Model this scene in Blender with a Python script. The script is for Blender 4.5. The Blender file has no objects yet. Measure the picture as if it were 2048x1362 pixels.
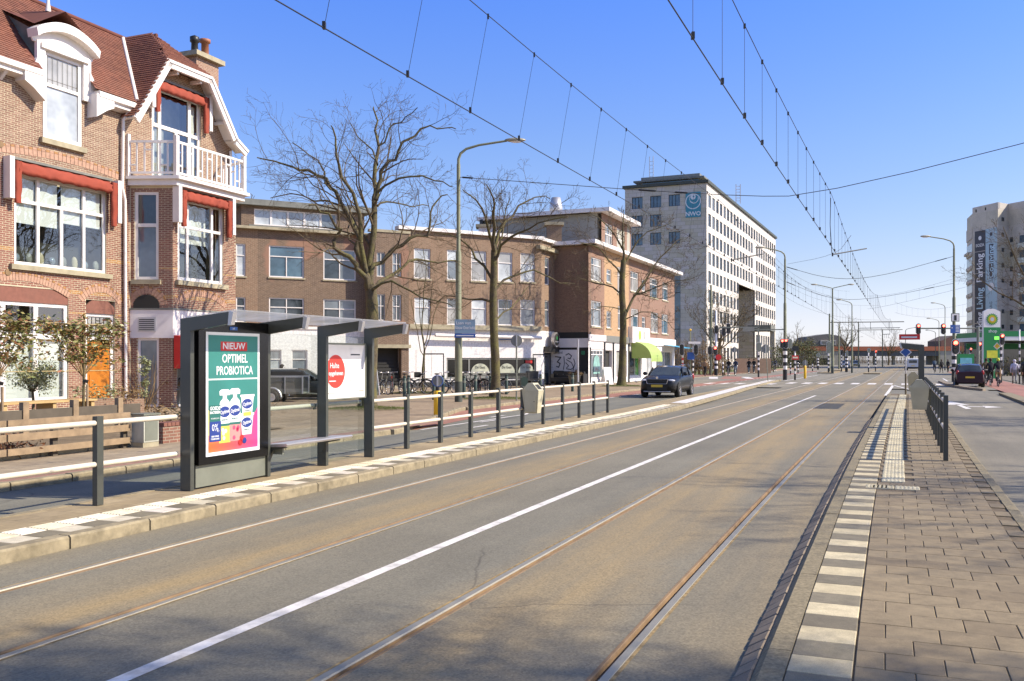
import bpy, math, random, bisect
from mathutils import Vector, Matrix
R=math.radians; PI=math.pi
scn=bpy.context.scene; COL=scn.collection
# ---------------------------------------------------------------- camera, sky, sun, exposure
FPX=1850.0; HY=719.0; HC=1.76          # focal length in px of the 2048 px picture, horizon row, camera height
cd=bpy.data.cameras.new('camera'); cam=bpy.data.objects.new('camera',cd); COL.objects.link(cam)
cam.location=(0,0,HC); cam.rotation_euler=(R(90),0,0)
cd.sensor_width=36; cd.lens=FPX/2048*36; cd.shift_y=(HY-681)/2048; cd.clip_end=4000; cd.clip_start=.1
scn.camera=cam
SUN=Vector((1,-.13,.80)).normalized()
SUN_EL=math.asin(SUN.z); SUN_AZ=math.atan2(SUN.x,SUN.y)
w=bpy.data.worlds.new('World'); scn.world=w; w.use_nodes=True
nt=w.node_tree; bg=nt.nodes['Background']
sk=nt.nodes.new('ShaderNodeTexSky'); sk.sky_type='NISHITA'; sk.sun_disc=False
sk.sun_elevation=SUN_EL; sk.sun_rotation=SUN_AZ; sk.air_density=1.0; sk.dust_density=.6; sk.ozone_density=3.0; sk.altitude=0
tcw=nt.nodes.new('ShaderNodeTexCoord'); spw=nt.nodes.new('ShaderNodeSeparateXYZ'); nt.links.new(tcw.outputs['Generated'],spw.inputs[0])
rw=nt.nodes.new('ShaderNodeValToRGB'); ee=rw.color_ramp.elements      # whitens the horizon haze, deepens the blue above; out-of-view top set neutral for less blue shadows
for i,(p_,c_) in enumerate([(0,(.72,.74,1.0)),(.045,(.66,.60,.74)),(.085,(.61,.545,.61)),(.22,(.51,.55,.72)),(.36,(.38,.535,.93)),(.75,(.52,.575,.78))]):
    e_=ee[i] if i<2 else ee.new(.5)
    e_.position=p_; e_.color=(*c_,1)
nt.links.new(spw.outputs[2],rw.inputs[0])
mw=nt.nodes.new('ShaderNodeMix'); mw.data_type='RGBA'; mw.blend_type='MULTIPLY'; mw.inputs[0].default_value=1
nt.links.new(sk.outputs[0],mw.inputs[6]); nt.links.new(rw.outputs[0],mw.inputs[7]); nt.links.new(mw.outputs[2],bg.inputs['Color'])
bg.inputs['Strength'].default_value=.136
sl=bpy.data.lights.new('sun','SUN'); sl.energy=3.55; sl.angle=R(.5); sl.color=(1,.91,.78)
so=bpy.data.objects.new('sun',sl); COL.objects.link(so); so.rotation_euler=SUN.to_track_quat('Z','Y').to_euler()
scn.view_settings.view_transform='Standard'; scn.view_settings.look='None'; scn.view_settings.gamma=1
scn.view_settings.exposure=1.05
scn.cycles.max_bounces=6; scn.cycles.transparent_max_bounces=16

# ---------------------------------------------------------------- street frame (s along the tram line, t to the right of its white line)
def Xc(Y): return -2.18+.402*(Y-5) if Y<5 else -2.18+.432*(Y-5)+.36*(math.exp(-(Y-5)/12)-1)
def dXc(Y): return .402 if Y<5 else .432-.03*math.exp(-(Y-5)/12)
TT=[]; Y=-60.; _s=0.
while Y<900:
    TT.append((_s,Xc(Y),Y,math.atan(dXc(Y)))); _s+=.1*math.sqrt(1+dXc(Y+.05)**2); Y+=.1
_s5=TT[600][0]; TT=[(a-_s5,b,c,d) for a,b,c,d in TT]; SS=[a[0] for a in TT]
def Pst(s,t,z=0.):
    i=min(max(bisect.bisect(SS,s),1),len(SS)-1); a=TT[i-1]; b=TT[i]; k=(s-a[0])/(b[0]-a[0])
    p=a[3]; return Vector((a[1]+k*(b[1]-a[1])+t*math.cos(p), a[2]+k*(b[2]-a[2])-t*math.sin(p), z))
def head(s): return TT[min(max(bisect.bisect(SS,s),0),len(TT)-1)][3]
def wx(px,Y): return (px-1024)*Y/FPX
def wz(py,Y): return HC+(HY-py)*Y/FPX

# ---------------------------------------------------------------- mesh and object helpers
class MB:
    def __init__(s): s.v=[];s.f=[];s.m=[];s.sm=[];s.uv=[]
    def add(s,vs,fs,mi=0,sm=False,uv=None):
        b=len(s.v); s.v.extend([tuple(p) for p in vs])
        for f in fs: s.f.append(tuple(i+b for i in f)); s.m.append(mi); s.sm.append(sm)
        return s
    def box(s,x0,x1,y0,y1,z0,z1,mi=0,T=None):
        vs=[(x,y,z) for z in (z0,z1) for y in (y0,y1) for x in (x0,x1)]
        if T: vs=[tuple(T@Vector(p)) for p in vs]
        return s.add(vs,[(0,2,3,1),(4,5,7,6),(0,1,5,4),(2,6,7,3),(0,4,6,2),(1,3,7,5)],mi)
    def quad(s,a,b,c,d,mi=0): return s.add([a,b,c,d],[(0,1,2,3)],mi)
    def prism(s,pts,a,b,ax='z',mi=0,sm=False):
        n=len(pts)
        def q(p,h): return (p[0],p[1],h) if ax=='z' else ((p[0],h,p[1]) if ax=='y' else (h,p[0],p[1]))
        vs=[q(p,a) for p in pts]+[q(p,b) for p in pts]
        s.add(vs,[tuple(range(n-1,-1,-1)),tuple(range(n,2*n))],mi)
        s.add(vs,[(i,(i+1)%n,n+(i+1)%n,n+i) for i in range(n)],mi,sm); return s
    def tube(s,pts,rad,n=8,mi=0,cap=True,sm=True,up=None):
        pts=[Vector(p) for p in pts]; k=len(pts)
        if not hasattr(rad,'__len__'): rad=[rad]*k
        vs=[]; pu=None
        for i,p in enumerate(pts):
            d=(pts[min(i+1,k-1)]-pts[max(i-1,0)])
            if d.length<1e-9: d=Vector((0,0,1))
            d.normalize()
            if pu is None:
                u=Vector((0,0,1)) if abs(d.z)<.9 else Vector((1,0,0)); u=(u-d*u.dot(d)).normalized()
            else:
                u=pu-d*pu.dot(d); u=u.normalized() if u.length>1e-6 else d.orthogonal().normalized()
            pu=u; w_=d.cross(u)
            for j in range(n):
                a=2*PI*j/n+PI/n; vs.append(p+(u*math.cos(a)+w_*math.sin(a))*rad[i])
        fs=[(i*n+j,i*n+(j+1)%n,(i+1)*n+(j+1)%n,(i+1)*n+j) for i in range(k-1) for j in range(n)]
        s.add(vs,fs,mi,sm)
        if cap: s.add(vs[:n],[tuple(range(n-1,-1,-1))],mi); s.add(vs[-n:],[tuple(range(n))],mi)
        return s
    def sph(s,c,r,n=12,m=8,mi=0):
        if not hasattr(r,'__len__'): r=(r,r,r)
        vs=[(c[0],c[1],c[2]-r[2])]
        for i in range(1,m):
            a=-PI/2+PI*i/m
            vs+=[(c[0]+r[0]*math.cos(a)*math.cos(2*PI*j/n),c[1]+r[1]*math.cos(a)*math.sin(2*PI*j/n),c[2]+r[2]*math.sin(a)) for j in range(n)]
        vs.append((c[0],c[1],c[2]+r[2])); L=len(vs)-1
        fs=[(0,1+(j+1)%n,1+j) for j in range(n)]+[(L,L-n+j,L-n+(j+1)%n) for j in range(n)]
        fs+=[(1+i*n+j,1+i*n+(j+1)%n,1+(i+1)*n+(j+1)%n,1+(i+1)*n+j) for i in range(m-2) for j in range(n)]
        return s.add(vs,fs,mi,True)
    def lathe(s,prof,n=16,mi=0,c=(0,0,0),sm=True):
        vs=[(c[0]+r*math.cos(2*PI*j/n),c[1]+r*math.sin(2*PI*j/n),c[2]+z) for r,z in prof for j in range(n)]
        fs=[(i*n+j,i*n+(j+1)%n,(i+1)*n+(j+1)%n,(i+1)*n+j) for i in range(len(prof)-1) for j in range(n)]
        return s.add(vs,fs,mi,sm)
    def disc(s,c,r,n=24,ax='y',h=0,mi=0,r2=None):
        r2=r2 or r; pts=[(c[0]+r*math.cos(2*PI*j/n),c[1]+r2*math.sin(2*PI*j/n)) for j in range(n)]
        return s.prism(pts,h[0],h[1],ax,mi) if hasattr(h,'__len__') else s.add([(p[0],h,p[1]) if ax=='y' else (p[0],p[1],h) for p in pts],[tuple(range(n))],mi)
    def mesh(s,name,mats):
        me=bpy.data.meshes.new(name); me.from_pydata(s.v,[],s.f)
        if not isinstance(mats,(list,tuple)): mats=[mats]
        for m in mats: me.materials.append(m)
        me.polygons.foreach_set('material_index',s.m); me.polygons.foreach_set('use_smooth',s.sm)
        me.update(); return me
    def o(s,name,mats,parent=None,**k):
        ob=bpy.data.objects.new(name,s.mesh(name,mats)); COL.objects.link(ob)
        if parent: ob.parent=parent
        tag(ob,**k); return ob
def tag(o,label=None,cat=None,group=None,kind=None):
    if label: o['label']=label
    if cat: o['category']=cat
    if group: o['group']=group
    if kind: o['kind']=kind
    return o
def thing(name,label,cat,loc=(0,0,0),rz=0,group=None):
    e=bpy.data.objects.new(name,None); COL.objects.link(e); e.location=loc; e.rotation_euler=(0,0,rz); e.empty_display_size=.2
    return tag(e,label,cat,group)
def thing_st(name,label,cat,s,t,z=0,group=None,dr=0): return thing(name,label,cat,Pst(s,t,z),-head(s)+dr,group)
def inst(src,parent=None,loc=(0,0,0),rz=0,name=None,sc=None):
    o=src.copy(); COL.objects.link(o); o.parent=parent; o.location=loc; o.rotation_euler=(0,0,rz)
    if sc: o.scale=sc
    return o
def kids(o):
    return [c for c in KIDS.get(o.name,[])] if False else [c for c in bpy.data.objects if c.parent==o]
def copy_tree(o,loc=None,rz=None,label=None,parent=None,group=None,cmap=None):
    c=o.copy(); COL.objects.link(c); c.parent=parent
    if loc is not None: c.location=loc
    if rz is not None: c.rotation_euler=(0,0,rz)
    if label: c['label']=label
    if group: c['group']=group
    for ch in list(o.children): copy_tree(ch,parent=c)
    return c
def ribbon(name,t0,t1,s0,s1,z,mat,step=2.,parent=None,thick=0,**k):
    """flat strip along the street; t0,t1 numbers or functions of s; uv = metres (t,s)"""
    f0=t0 if callable(t0) else (lambda s:t0); f1=t1 if callable(t1) else (lambda s:t1)
    n=max(1,int(math.ceil((s1-s0)/step))); vs=[];uv=[];ct=2
    for i in range(n+1):
        s=s0+(s1-s0)*i/n
        for t in (f0(s),f1(s)): vs.append(Pst(s,t,z)); uv.append((t,s))
    fs=[(2*i,2*i+1,2*i+3,2*i+2) for i in range(n)]
    if thick:
        b=len(vs); vs+=[Vector((v.x,v.y,v.z-thick)) for v in vs]; uv=uv+uv
        fs+=[(2*i,2*i+2,b+2*i+2,b+2*i) for i in range(n)]+[(2*i+1,b+2*i+1,b+2*i+3,2*i+3) for i in range(n)]
        fs+=[(0,b,b+1,1),(2*n,2*n+1,b+2*n+1,b+2*n)]
    m=MB(); m.add(vs,fs); me=m.mesh(name,mat)
    l=me.uv_layers.new(name='st'); ul=[]
    for f in fs:
        for i in f: ul+=list(uv[i])
    l.data.foreach_set('uv',ul)
    o=bpy.data.objects.new(name,me); COL.objects.link(o)
    if parent: o.parent=parent
    return tag(o,**k)
def quads_st(name,rects,z,mat,**k):
    m=MB()
    for q in rects:
        if len(q)==4 and not hasattr(q[0],'__len__'): s0,s1,t0,t1=q; q=[(s0,t0),(s0,t1),(s1,t1),(s1,t0)]
        m.add([Pst(a,b,z) for a,b in q],[tuple(range(len(q)))])
    return m.o(name,mat,**k)

# ---------------------------------------------------------------- materials
def cracks(n,c,g,scale=.33,amt=.55,width=.012):
    nz=N(n,'ShaderNodeTexNoise',Scale=1.6,Detail=4.); n.links.new(g,nz.inputs['Vector'])
    ad=n.nodes.new('ShaderNodeMix'); ad.data_type='VECTOR'; ad.inputs[0].default_value=.22; n.links.new(g,ad.inputs[4]); n.links.new(nz.outputs['Color'],ad.inputs[5])
    v=N(n,'ShaderNodeTexVoronoi',feature='DISTANCE_TO_EDGE',Scale=scale); n.links.new(ad.outputs[1],v.inputs['Vector'])
    m=ramp(n,v.outputs['Distance'],[(0,amt),(width*scale,0)]); k=ramp(n,noise(n,g,.23,3,.5),[(.48,0),(.58,1)])
    return mix(n,mix(n,1.,m,k,'MULTIPLY'),c,(.035,.03,.026))
def nodes(name):
    m=bpy.data.materials.new(name); m.use_nodes=True; n=m.node_tree; b=n.nodes['Principled BSDF']; return m,n,b
def N(n,t,**k):
    x=n.nodes.new(t)
    for a,v in k.items():
        if a in('operation','blend_type','data_type','noise_dimensions','feature','distance'): setattr(x,a,v)
        else: x.inputs[a.replace('_',' ')].default_value=v
    return x
def pos(n,kind='world'):
    if kind=='world': return n.nodes.new('ShaderNodeNewGeometry').outputs['Position']
    tc=n.nodes.new('ShaderNodeTexCoord'); return tc.outputs['Object' if kind=='obj' else 'UV']
def noise(n,vec,scale,detail=4,rough=.6):
    x=N(n,'ShaderNodeTexNoise',Scale=scale,Detail=detail,Roughness=rough); n.links.new(vec,x.inputs['Vector']); return x.outputs['Fac']
def ramp(n,fac,stops):
    r=n.nodes.new('ShaderNodeValToRGB'); e=r.color_ramp.elements
    while len(e)<len(stops): e.new(.5)
    for i,(p,c) in enumerate(stops):
        e[i].position=p; e[i].color=(c,c,c,1) if not hasattr(c,'__len__') else (*c[:3],1)
    n.links.new(fac,r.inputs['Fac']); return r.outputs['Color']
def mix(n,fac,a,b,bt='MIX'):
    x=n.nodes.new('ShaderNodeMix'); x.data_type='RGBA'; x.blend_type=bt
    for i,v in ((0,fac),(6,a),(7,b)):
        if isinstance(v,bpy.types.NodeSocket): n.links.new(v,x.inputs[i])
        elif hasattr(v,'__len__'): x.inputs[i].default_value=(*v[:3],1)
        else: x.inputs[i].default_value=v
    return x.outputs[2]
def bump(n,b,h,strength=.3,dist=.01):
    x=N(n,'ShaderNodeBump',Strength=strength,Distance=dist); n.links.new(h,x.inputs['Height']); n.links.new(x.outputs[0],b.inputs['Normal'])
def mat(name,col,rough=.6,metal=0,var=.18,sc=3.,bmp=0,bsc=40.,bd=.004,emit=None,space='world',coat=0,dirt=0):
    m,n,b=nodes(name); b.inputs['Roughness'].default_value=rough; b.inputs['Metallic'].default_value=metal
    if coat: b.inputs['Coat Weight'].default_value=coat; b.inputs['Coat Roughness'].default_value=.05
    p=pos(n,space); c=col
    if var:
        f=ramp(n,noise(n,p,sc,5),[(.3,1-var),(.7,1+var)]); c=mix(n,1.,col,f,'MULTIPLY')
        n.links.new(c,b.inputs['Base Color'])
        if dirt:
            d=ramp(n,noise(n,p,sc*.37,6,.7),[(.45,0),(.7,dirt)]); c=mix(n,d,c,(.10,.085,.06)); n.links.new(c,b.inputs['Base Color'])
    else: b.inputs['Base Color'].default_value=(*col,1)
    if bmp: bump(n,b,noise(n,p,bsc,3),bmp,bd)
    if emit: b.inputs['Emission Color'].default_value=(*emit[:3],1); b.inputs['Emission Strength'].default_value=emit[3]
    return m
def mat_island(name,cols,rough=.85,bmp=.3,bsc=60,var=.12,sc=8,stain=0,staincol=(.12,.1,.08),ssc=.6):
    """every loose piece its own tone"""
    m,n,b=nodes(name); b.inputs['Roughness'].default_value=rough
    g=n.nodes.new('ShaderNodeNewGeometry'); k=len(cols)
    c=ramp(n,g.outputs['Random Per Island'],[(i/(k-1),cl) for i,cl in enumerate(cols)])
    f=ramp(n,noise(n,g.outputs['Position'],sc,5),[(.3,1-var),(.7,1+var)]); c=mix(n,1.,c,f,'MULTIPLY')
    if stain: c=mix(n,ramp(n,noise(n,g.outputs['Position'],ssc,5,.65),[(.42,0),(.72,stain)]),c,staincol)
    n.links.new(c,b.inputs['Base Color'])
    if bmp: bump(n,b,noise(n,g.outputs['Position'],bsc,3),bmp,.003)
    return m
def mat_objrand(name,cols,rough=.85,bmp=.3,bsc=60,var=.15,sc=8,grain=.28):
    m,n,b=nodes(name); b.inputs['Roughness'].default_value=rough
    oi=n.nodes.new('ShaderNodeObjectInfo'); k=len(cols); g=pos(n)
    c=ramp(n,oi.outputs['Random'],[(i/(k-1),cl) for i,cl in enumerate(cols)])
    f=ramp(n,noise(n,g,sc,5),[(.3,1-var),(.7,1+var)]); c=mix(n,1.,c,f,'MULTIPLY')
    f=ramp(n,noise(n,g,.5,4),[(.3,.85),(.7,1.12)]); c=mix(n,1.,c,f,'MULTIPLY')
    if grain: c=mix(n,1.,c,ramp(n,noise(n,g,170,3,.8),[(.3,1-grain),(.7,1+grain)]),'MULTIPLY'); c=mix(n,ramp(n,noise(n,g,7,5,.7),[(.5,0),(.72,.45)]),c,[x*.62 for x in cols[0]])
    n.links.new(c,b.inputs['Base Color'])
    if bmp: bump(n,b,noise(n,g,bsc,3),bmp,.003)
    return m
def mat_brick(name,c1,c2,mortar,bw=.22,bh=.0625,ms=.010,rough=.9,stain=.35,staincol=(.06,.05,.045),patch=None):
    m,n,b=nodes(name); b.inputs['Roughness'].default_value=rough
    p=pos(n,'obj'); sp=n.nodes.new('ShaderNodeSeparateXYZ'); n.links.new(p,sp.inputs[0])
    ad=N(n,'ShaderNodeMath',operation='ADD'); n.links.new(sp.outputs[0],ad.inputs[0]); n.links.new(sp.outputs[1],ad.inputs[1])
    cb=n.nodes.new('ShaderNodeCombineXYZ'); n.links.new(ad.outputs[0],cb.inputs[0]); n.links.new(sp.outputs[2],cb.inputs[1])
    br=n.nodes.new('ShaderNodeTexBrick'); n.links.new(cb.outputs[0],br.inputs['Vector'])
    for k,v in (('Scale',1),('Mortar Size',ms),('Mortar Smooth',.1),('Brick Width',bw),('Row Height',bh),('Bias',0)): br.inputs[k].default_value=v
    br.inputs['Color1'].default_value=(*c1,1); br.inputs['Color2'].default_value=(*c2,1); br.inputs['Mortar'].default_value=(*mortar,1)
    c=br.outputs['Color']
    c=mix(n,1.,c,ramp(n,noise(n,p,9,5),[(.3,.8),(.7,1.2)]),'MULTIPLY')
    c=mix(n,ramp(n,noise(n,p,.55,6,.7),[(.42,0),(.75,stain)]),c,staincol)
    if patch: c=mix(n,ramp(n,noise(n,p,.33,3,.5),[(.58,0),(.62,.8)]),c,patch)
    n.links.new(c,b.inputs['Base Color'])
    x=N(n,'ShaderNodeMath',operation='SUBTRACT'); x.inputs[0].default_value=1; n.links.new(br.outputs['Fac'],x.inputs[1])
    bump(n,b,x.outputs[0],.5,.006); return m
def mat_glass(name,tint=(.75,.82,.82),dark=.35,ior=1.5):
    m,n,b=nodes(name); n.nodes.remove(b); out=n.nodes['Material Output']
    tr=N(n,'ShaderNodeBsdfTransparent',Color=(*tint,1)); gl=N(n,'ShaderNodeBsdfGlossy',Roughness=.015,Color=(1,1,1,1))
    fr=N(n,'ShaderNodeFresnel',IOR=ior); p=pos(n)
    bm=N(n,'ShaderNodeBump',Strength=.06,Distance=.02); n.links.new(noise(n,p,1.6,2),bm.inputs['Height']); n.links.new(bm.outputs[0],gl.inputs['Normal'])
    ad=N(n,'ShaderNodeMath',operation='MULTIPLY_ADD'); n.links.new(fr.outputs[0],ad.inputs[0]); ad.inputs[1].default_value=1.3; ad.inputs[2].default_value=dark
    gg=n.nodes.new('ShaderNodeNewGeometry'); iv=N(n,'ShaderNodeMath',operation='SUBTRACT'); iv.inputs[0].default_value=1; n.links.new(gg.outputs['Backfacing'],iv.inputs[1])
    ml=N(n,'ShaderNodeMath',operation='MULTIPLY'); n.links.new(ad.outputs[0],ml.inputs[0]); n.links.new(iv.outputs[0],ml.inputs[1])
    mx=n.nodes.new('ShaderNodeMixShader'); n.links.new(ml.outputs[0],mx.inputs[0]); n.links.new(tr.outputs[0],mx.inputs[1]); n.links.new(gl.outputs[0],mx.inputs[2])
    n.links.new(mx.outputs[0],out.inputs[0]); return m
def mat_pane(name,col,spec=.8,rough=.04,coat=.6):
    m,n,b=nodes(name); b.inputs['Roughness'].default_value=rough; b.inputs['IOR'].default_value=1.8
    p=pos(n); c=mix(n,ramp(n,noise(n,p,.9,3),[(.35,0.),(.65,1.)]),[x*.7 for x in col],[min(1,x*1.35) for x in col]); n.links.new(c,b.inputs['Base Color'])
    bump(n,b,noise(n,p,1.3,2),.08,.03); return m
# ================================================================ SETTING
def mat_bed():
    m,n,b=nodes('tram_asphalt'); b.inputs['Roughness'].default_value=.8
    uv=n.nodes.new('ShaderNodeUVMap'); uv.uv_map='st'; sp=n.nodes.new('ShaderNodeSeparateXYZ'); n.links.new(uv.outputs[0],sp.inputs[0])
    g=pos(n)
    ww=N(n,'ShaderNodeMath',operation='MULTIPLY_ADD'); n.links.new(noise(n,g,.7,4),ww.inputs[0]); ww.inputs[1].default_value=.7; n.links.new(sp.outputs[0],ww.inputs[2])
    mr=N(n,'ShaderNodeMapRange'); n.links.new(ww.outputs[0],mr.inputs[0]); mr.inputs[1].default_value=-3; mr.inputs[2].default_value=4
    def tp(t): return (t+.35+3)/7
    c=ramp(n,mr.outputs[0],[(tp(-3.2),.25),(tp(-2.5),.0),(tp(-1.95),.25),(tp(-1.3),1.),(tp(-.85),.1),(tp(.7),.0),(tp(1.35),.8),(tp(1.9),.75),(tp(2.35),.12),(tp(3.25),.6)])
    mp=n.nodes.new('ShaderNodeMapping'); mp.inputs['Scale'].default_value=(1.5,.12,1); n.links.new(uv.outputs[0],mp.inputs[0])
    st=noise(n,mp.outputs[0],1.6,6,.65)
    fac=mix(n,1.,c,ramp(n,st,[(.3,.35),(.62,1.1)]),'MULTIPLY')
    base=mix(n,ramp(n,noise(n,g,.35,5,.6),[(.35,0),(.65,1)]),(.150,.142,.125),(.190,.180,.158))
    base=mix(n,1.,base,ramp(n,st,[(.3,.9),(.7,1.09)]),'MULTIPLY')
    base=mix(n,fac,base,(.29,.222,.13))
    # aggregate speckle
    vo=N(n,'ShaderNodeTexVoronoi',Scale=75.); n.links.new(g,vo.inputs['Vector'])
    base=mix(n,1.,base,ramp(n,vo.outputs['Color'],[(.0,.72),(1.,1.28)]),'MULTIPLY')
    mp2=n.nodes.new('ShaderNodeMapping'); mp2.inputs['Scale'].default_value=(1,1,1); n.links.new(g,mp2.inputs[0])
    base=mix(n,ramp(n,noise(n,g,26,2,.5),[(.66,0),(.72,.35)]),base,(.05,.045,.04))
    base=cracks(n,base,g)
    n.links.new(base,b.inputs['Base Color'])
    bump(n,b,noise(n,g,120,3),.35,.004); return m
def mat_road(name,c1,c2,sp=55.,jo=None,crack=True):
    m,n,b=nodes(name); b.inputs['Roughness'].default_value=.82; g=pos(n)
    c=mix(n,ramp(n,noise(n,g,.3,6,.65),[(.35,0),(.65,1)]),c1,c2)
    vo=N(n,'ShaderNodeTexVoronoi',Scale=sp); n.links.new(g,vo.inputs['Vector'])
    c=mix(n,1.,c,ramp(n,vo.outputs['Color'],[(.0,.8),(1.,1.2)]),'MULTIPLY')
    uv=n.nodes.new('ShaderNodeUVMap'); uv.uv_map='st'; mp=n.nodes.new('ShaderNodeMapping'); mp.inputs['Scale'].default_value=(1.3,.09,1); n.links.new(uv.outputs[0],mp.inputs[0])
    c=mix(n,1.,c,ramp(n,noise(n,mp.outputs[0],1.3,5,.6),[(.3,.82),(.7,1.15)]),'MULTIPLY')
    c=cracks(n,c,g,.4)
    n.links.new(c,b.inputs['Base Color']); bump(n,b,noise(n,g,110,3),.3,.004); return m
def mat_pave(name,c1,c2,mortar,bw,bh,ms,ssc=.5):
    m,n,b=nodes(name); b.inputs['Roughness'].default_value=.9
    uv=n.nodes.new('ShaderNodeUVMap'); uv.uv_map='st'; g=pos(n)
    br=n.nodes.new('ShaderNodeTexBrick'); n.links.new(uv.outputs[0],br.inputs['Vector'])
    for k,v in (('Scale',1),('Mortar Size',ms),('Mortar Smooth',.2),('Brick Width',bw),('Row Height',bh)): br.inputs[k].default_value=v
    br.inputs['Color1'].default_value=(*c1,1); br.inputs['Color2'].default_value=(*c2,1); br.inputs['Mortar'].default_value=(*mortar,1)
    c=mix(n,1.,br.outputs['Color'],ramp(n,noise(n,g,ssc,6,.65),[(.3,.8),(.7,1.18)]),'MULTIPLY')
    c=mix(n,1.,c,ramp(n,noise(n,g,14,3),[(.3,.88),(.7,1.1)]),'MULTIPLY')
    n.links.new(c,b.inputs['Base Color']); bump(n,b,noise(n,g,60,3),.25,.004); return m
M_bed=mat_bed()
M_road=mat_road('road_asphalt',(.135,.136,.128),(.175,.172,.158))
M_roadR=mat_road('road_asphalt_right',(.155,.143,.125),(.205,.188,.165))
M_junc=mat_road('junction_asphalt',(.18,.168,.15),(.24,.222,.198))
M_ground=mat('far_ground',(.15,.145,.135),.9,var=.2,sc=.2)
M_brickpave=mat_pave('brick_paving',(.24,.18,.135),(.32,.25,.19),(.18,.14,.105),.22,.105,.008)
M_footpath=mat_pave('footpath_slabs',(.27,.22,.18),(.32,.265,.215),(.17,.14,.11),.3,.3,.01)
M_red=mat_road('red_cycle_asphalt',(.27,.125,.105),(.33,.165,.135))
M_white=mat('road_paint_white',(.72,.71,.66),.6,var=.14,sc=9,dirt=.5)
M_kerb=mat('kerb_concrete',(.285,.245,.185),.85,var=.25,sc=9,bmp=.6,bsc=120,dirt=.6)
M_kerbR=mat('kerb_concrete_right',(.23,.197,.142),.9,var=.35,sc=40,bmp=.8,bsc=130,dirt=.6)
M_gut=mat_objrand('gutter_brick',[(.20,.16,.12),(.30,.24,.17)])
M_joint=mat('joint_sand',(.15,.115,.078),.95,var=.3,sc=20)
M_tw=mat_objrand('stripe_white_tile',[(.44,.385,.29),(.56,.50,.39)],bmp=.35,bsc=120)
M_tw2=mat_objrand('stripe_white_tile_left',[(.50,.465,.385),(.62,.58,.49)])
M_td=mat_objrand('stripe_grey_tile',[(.155,.137,.11),(.20,.18,.145)],bmp=.35,bsc=120)
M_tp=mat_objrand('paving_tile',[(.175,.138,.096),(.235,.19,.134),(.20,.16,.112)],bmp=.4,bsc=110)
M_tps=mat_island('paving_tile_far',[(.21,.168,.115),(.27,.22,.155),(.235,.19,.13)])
M_tact=mat_objrand('tactile_tile',[(.46,.42,.34),(.58,.54,.45)])
M_platL=mat_pave('platform_slabs',(.27,.215,.145),(.31,.25,.175),(.20,.16,.11),.3,.3,.005,1.2)
M_steel=mat('rail_steel',(.34,.325,.31),.55,.5,var=.12,sc=2)
M_rust=mat('rail_rust',(.21,.14,.085),.8,var=.3,sc=3,bmp=.3)
M_grass=mat('grass',(.12,.15,.035),.9,var=.4,sc=3,bmp=.8,bsc=25,bd=.03)
M_soil=mat('soil',(.16,.12,.08),.95,var=.3,sc=3,bmp=.6,bsc=20,bd=.03)

# ground sheet to the horizon
MB().quad((-1500,-300,-.06),(1500,-300,-.06),(1500,2500,-.06),(-1500,2500,-.06)).o('ground',M_ground,kind='structure')
rails=[(-2.40,0),(-1.045,1),(.98,0),(2.365,1)]; RWd=.125
edges=[-3.13]+[e for a,_ in rails for e in (a,a+RWd)]+[3.13]
bed=None
m=MB(); ul=[]
for i in range(0,len(edges),2):
    a,b_=edges[i],edges[i+1]; s=-14.
    while s<300:
        s2=s+(2 if s<100 else 10); k=[Pst(s,a,0),Pst(s,b_,0),Pst(s2,b_,0),Pst(s2,a,0)]
        m.add(k,[(0,1,2,3)]); ul+=[(a,s),(b_,s),(b_,s2),(a,s2)]; s=s2
me=m.mesh('tram_roadway',M_bed); l=me.uv_layers.new(name='st'); l.data.foreach_set('uv',[x for p in ul for x in p])
o=bpy.data.objects.new('tram_roadway',me); COL.objects.link(o); tag(o,kind='structure')
for a,right in rails:
    prof=[(0,0),(.003,.006),(.052,.006),(.058,-.004),(.062,-.032),(.094,-.034),(.100,-.002),(.104,.003),(.122,.003),(.125,0)]
    mi=[0,0,0,1,1,1,1,1,1]
    if right: prof=[(.125-x,z) for x,z in prof][::-1]; mi=mi[::-1]
    m=MB(); s=-14.; k=len(prof); vs=[]; rows=0
    while s<=300: vs+=[Pst(s,a+x,z) for x,z in prof]; rows+=1; s+=2 if s<100 else 10
    for j in range(k-1): m_=[(r*k+j,r*k+j+1,(r+1)*k+j+1,(r+1)*k+j) for r in range(rows-1)]; b0=len(m.v) if j==0 else 0; m.f+= m_; m.m+=[mi[j]]*len(m_); m.sm+=[False]*len(m_)
    m.v=[tuple(v) for v in vs]; m.o('tram_rail',[M_steel,M_rust],kind='structure')
M_seal=mat('joint_sealant',(.26,.19,.10),.9,var=.5,sc=14)
for a_ in (-2.428,.952,-.918,2.492): ribbon('rail_joint',a_,a_+.022,-10,70,.003,M_seal,kind='structure')
ribbon('lane_line',-.055,.055,-10,49,.004,M_white,kind='structure')

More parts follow.
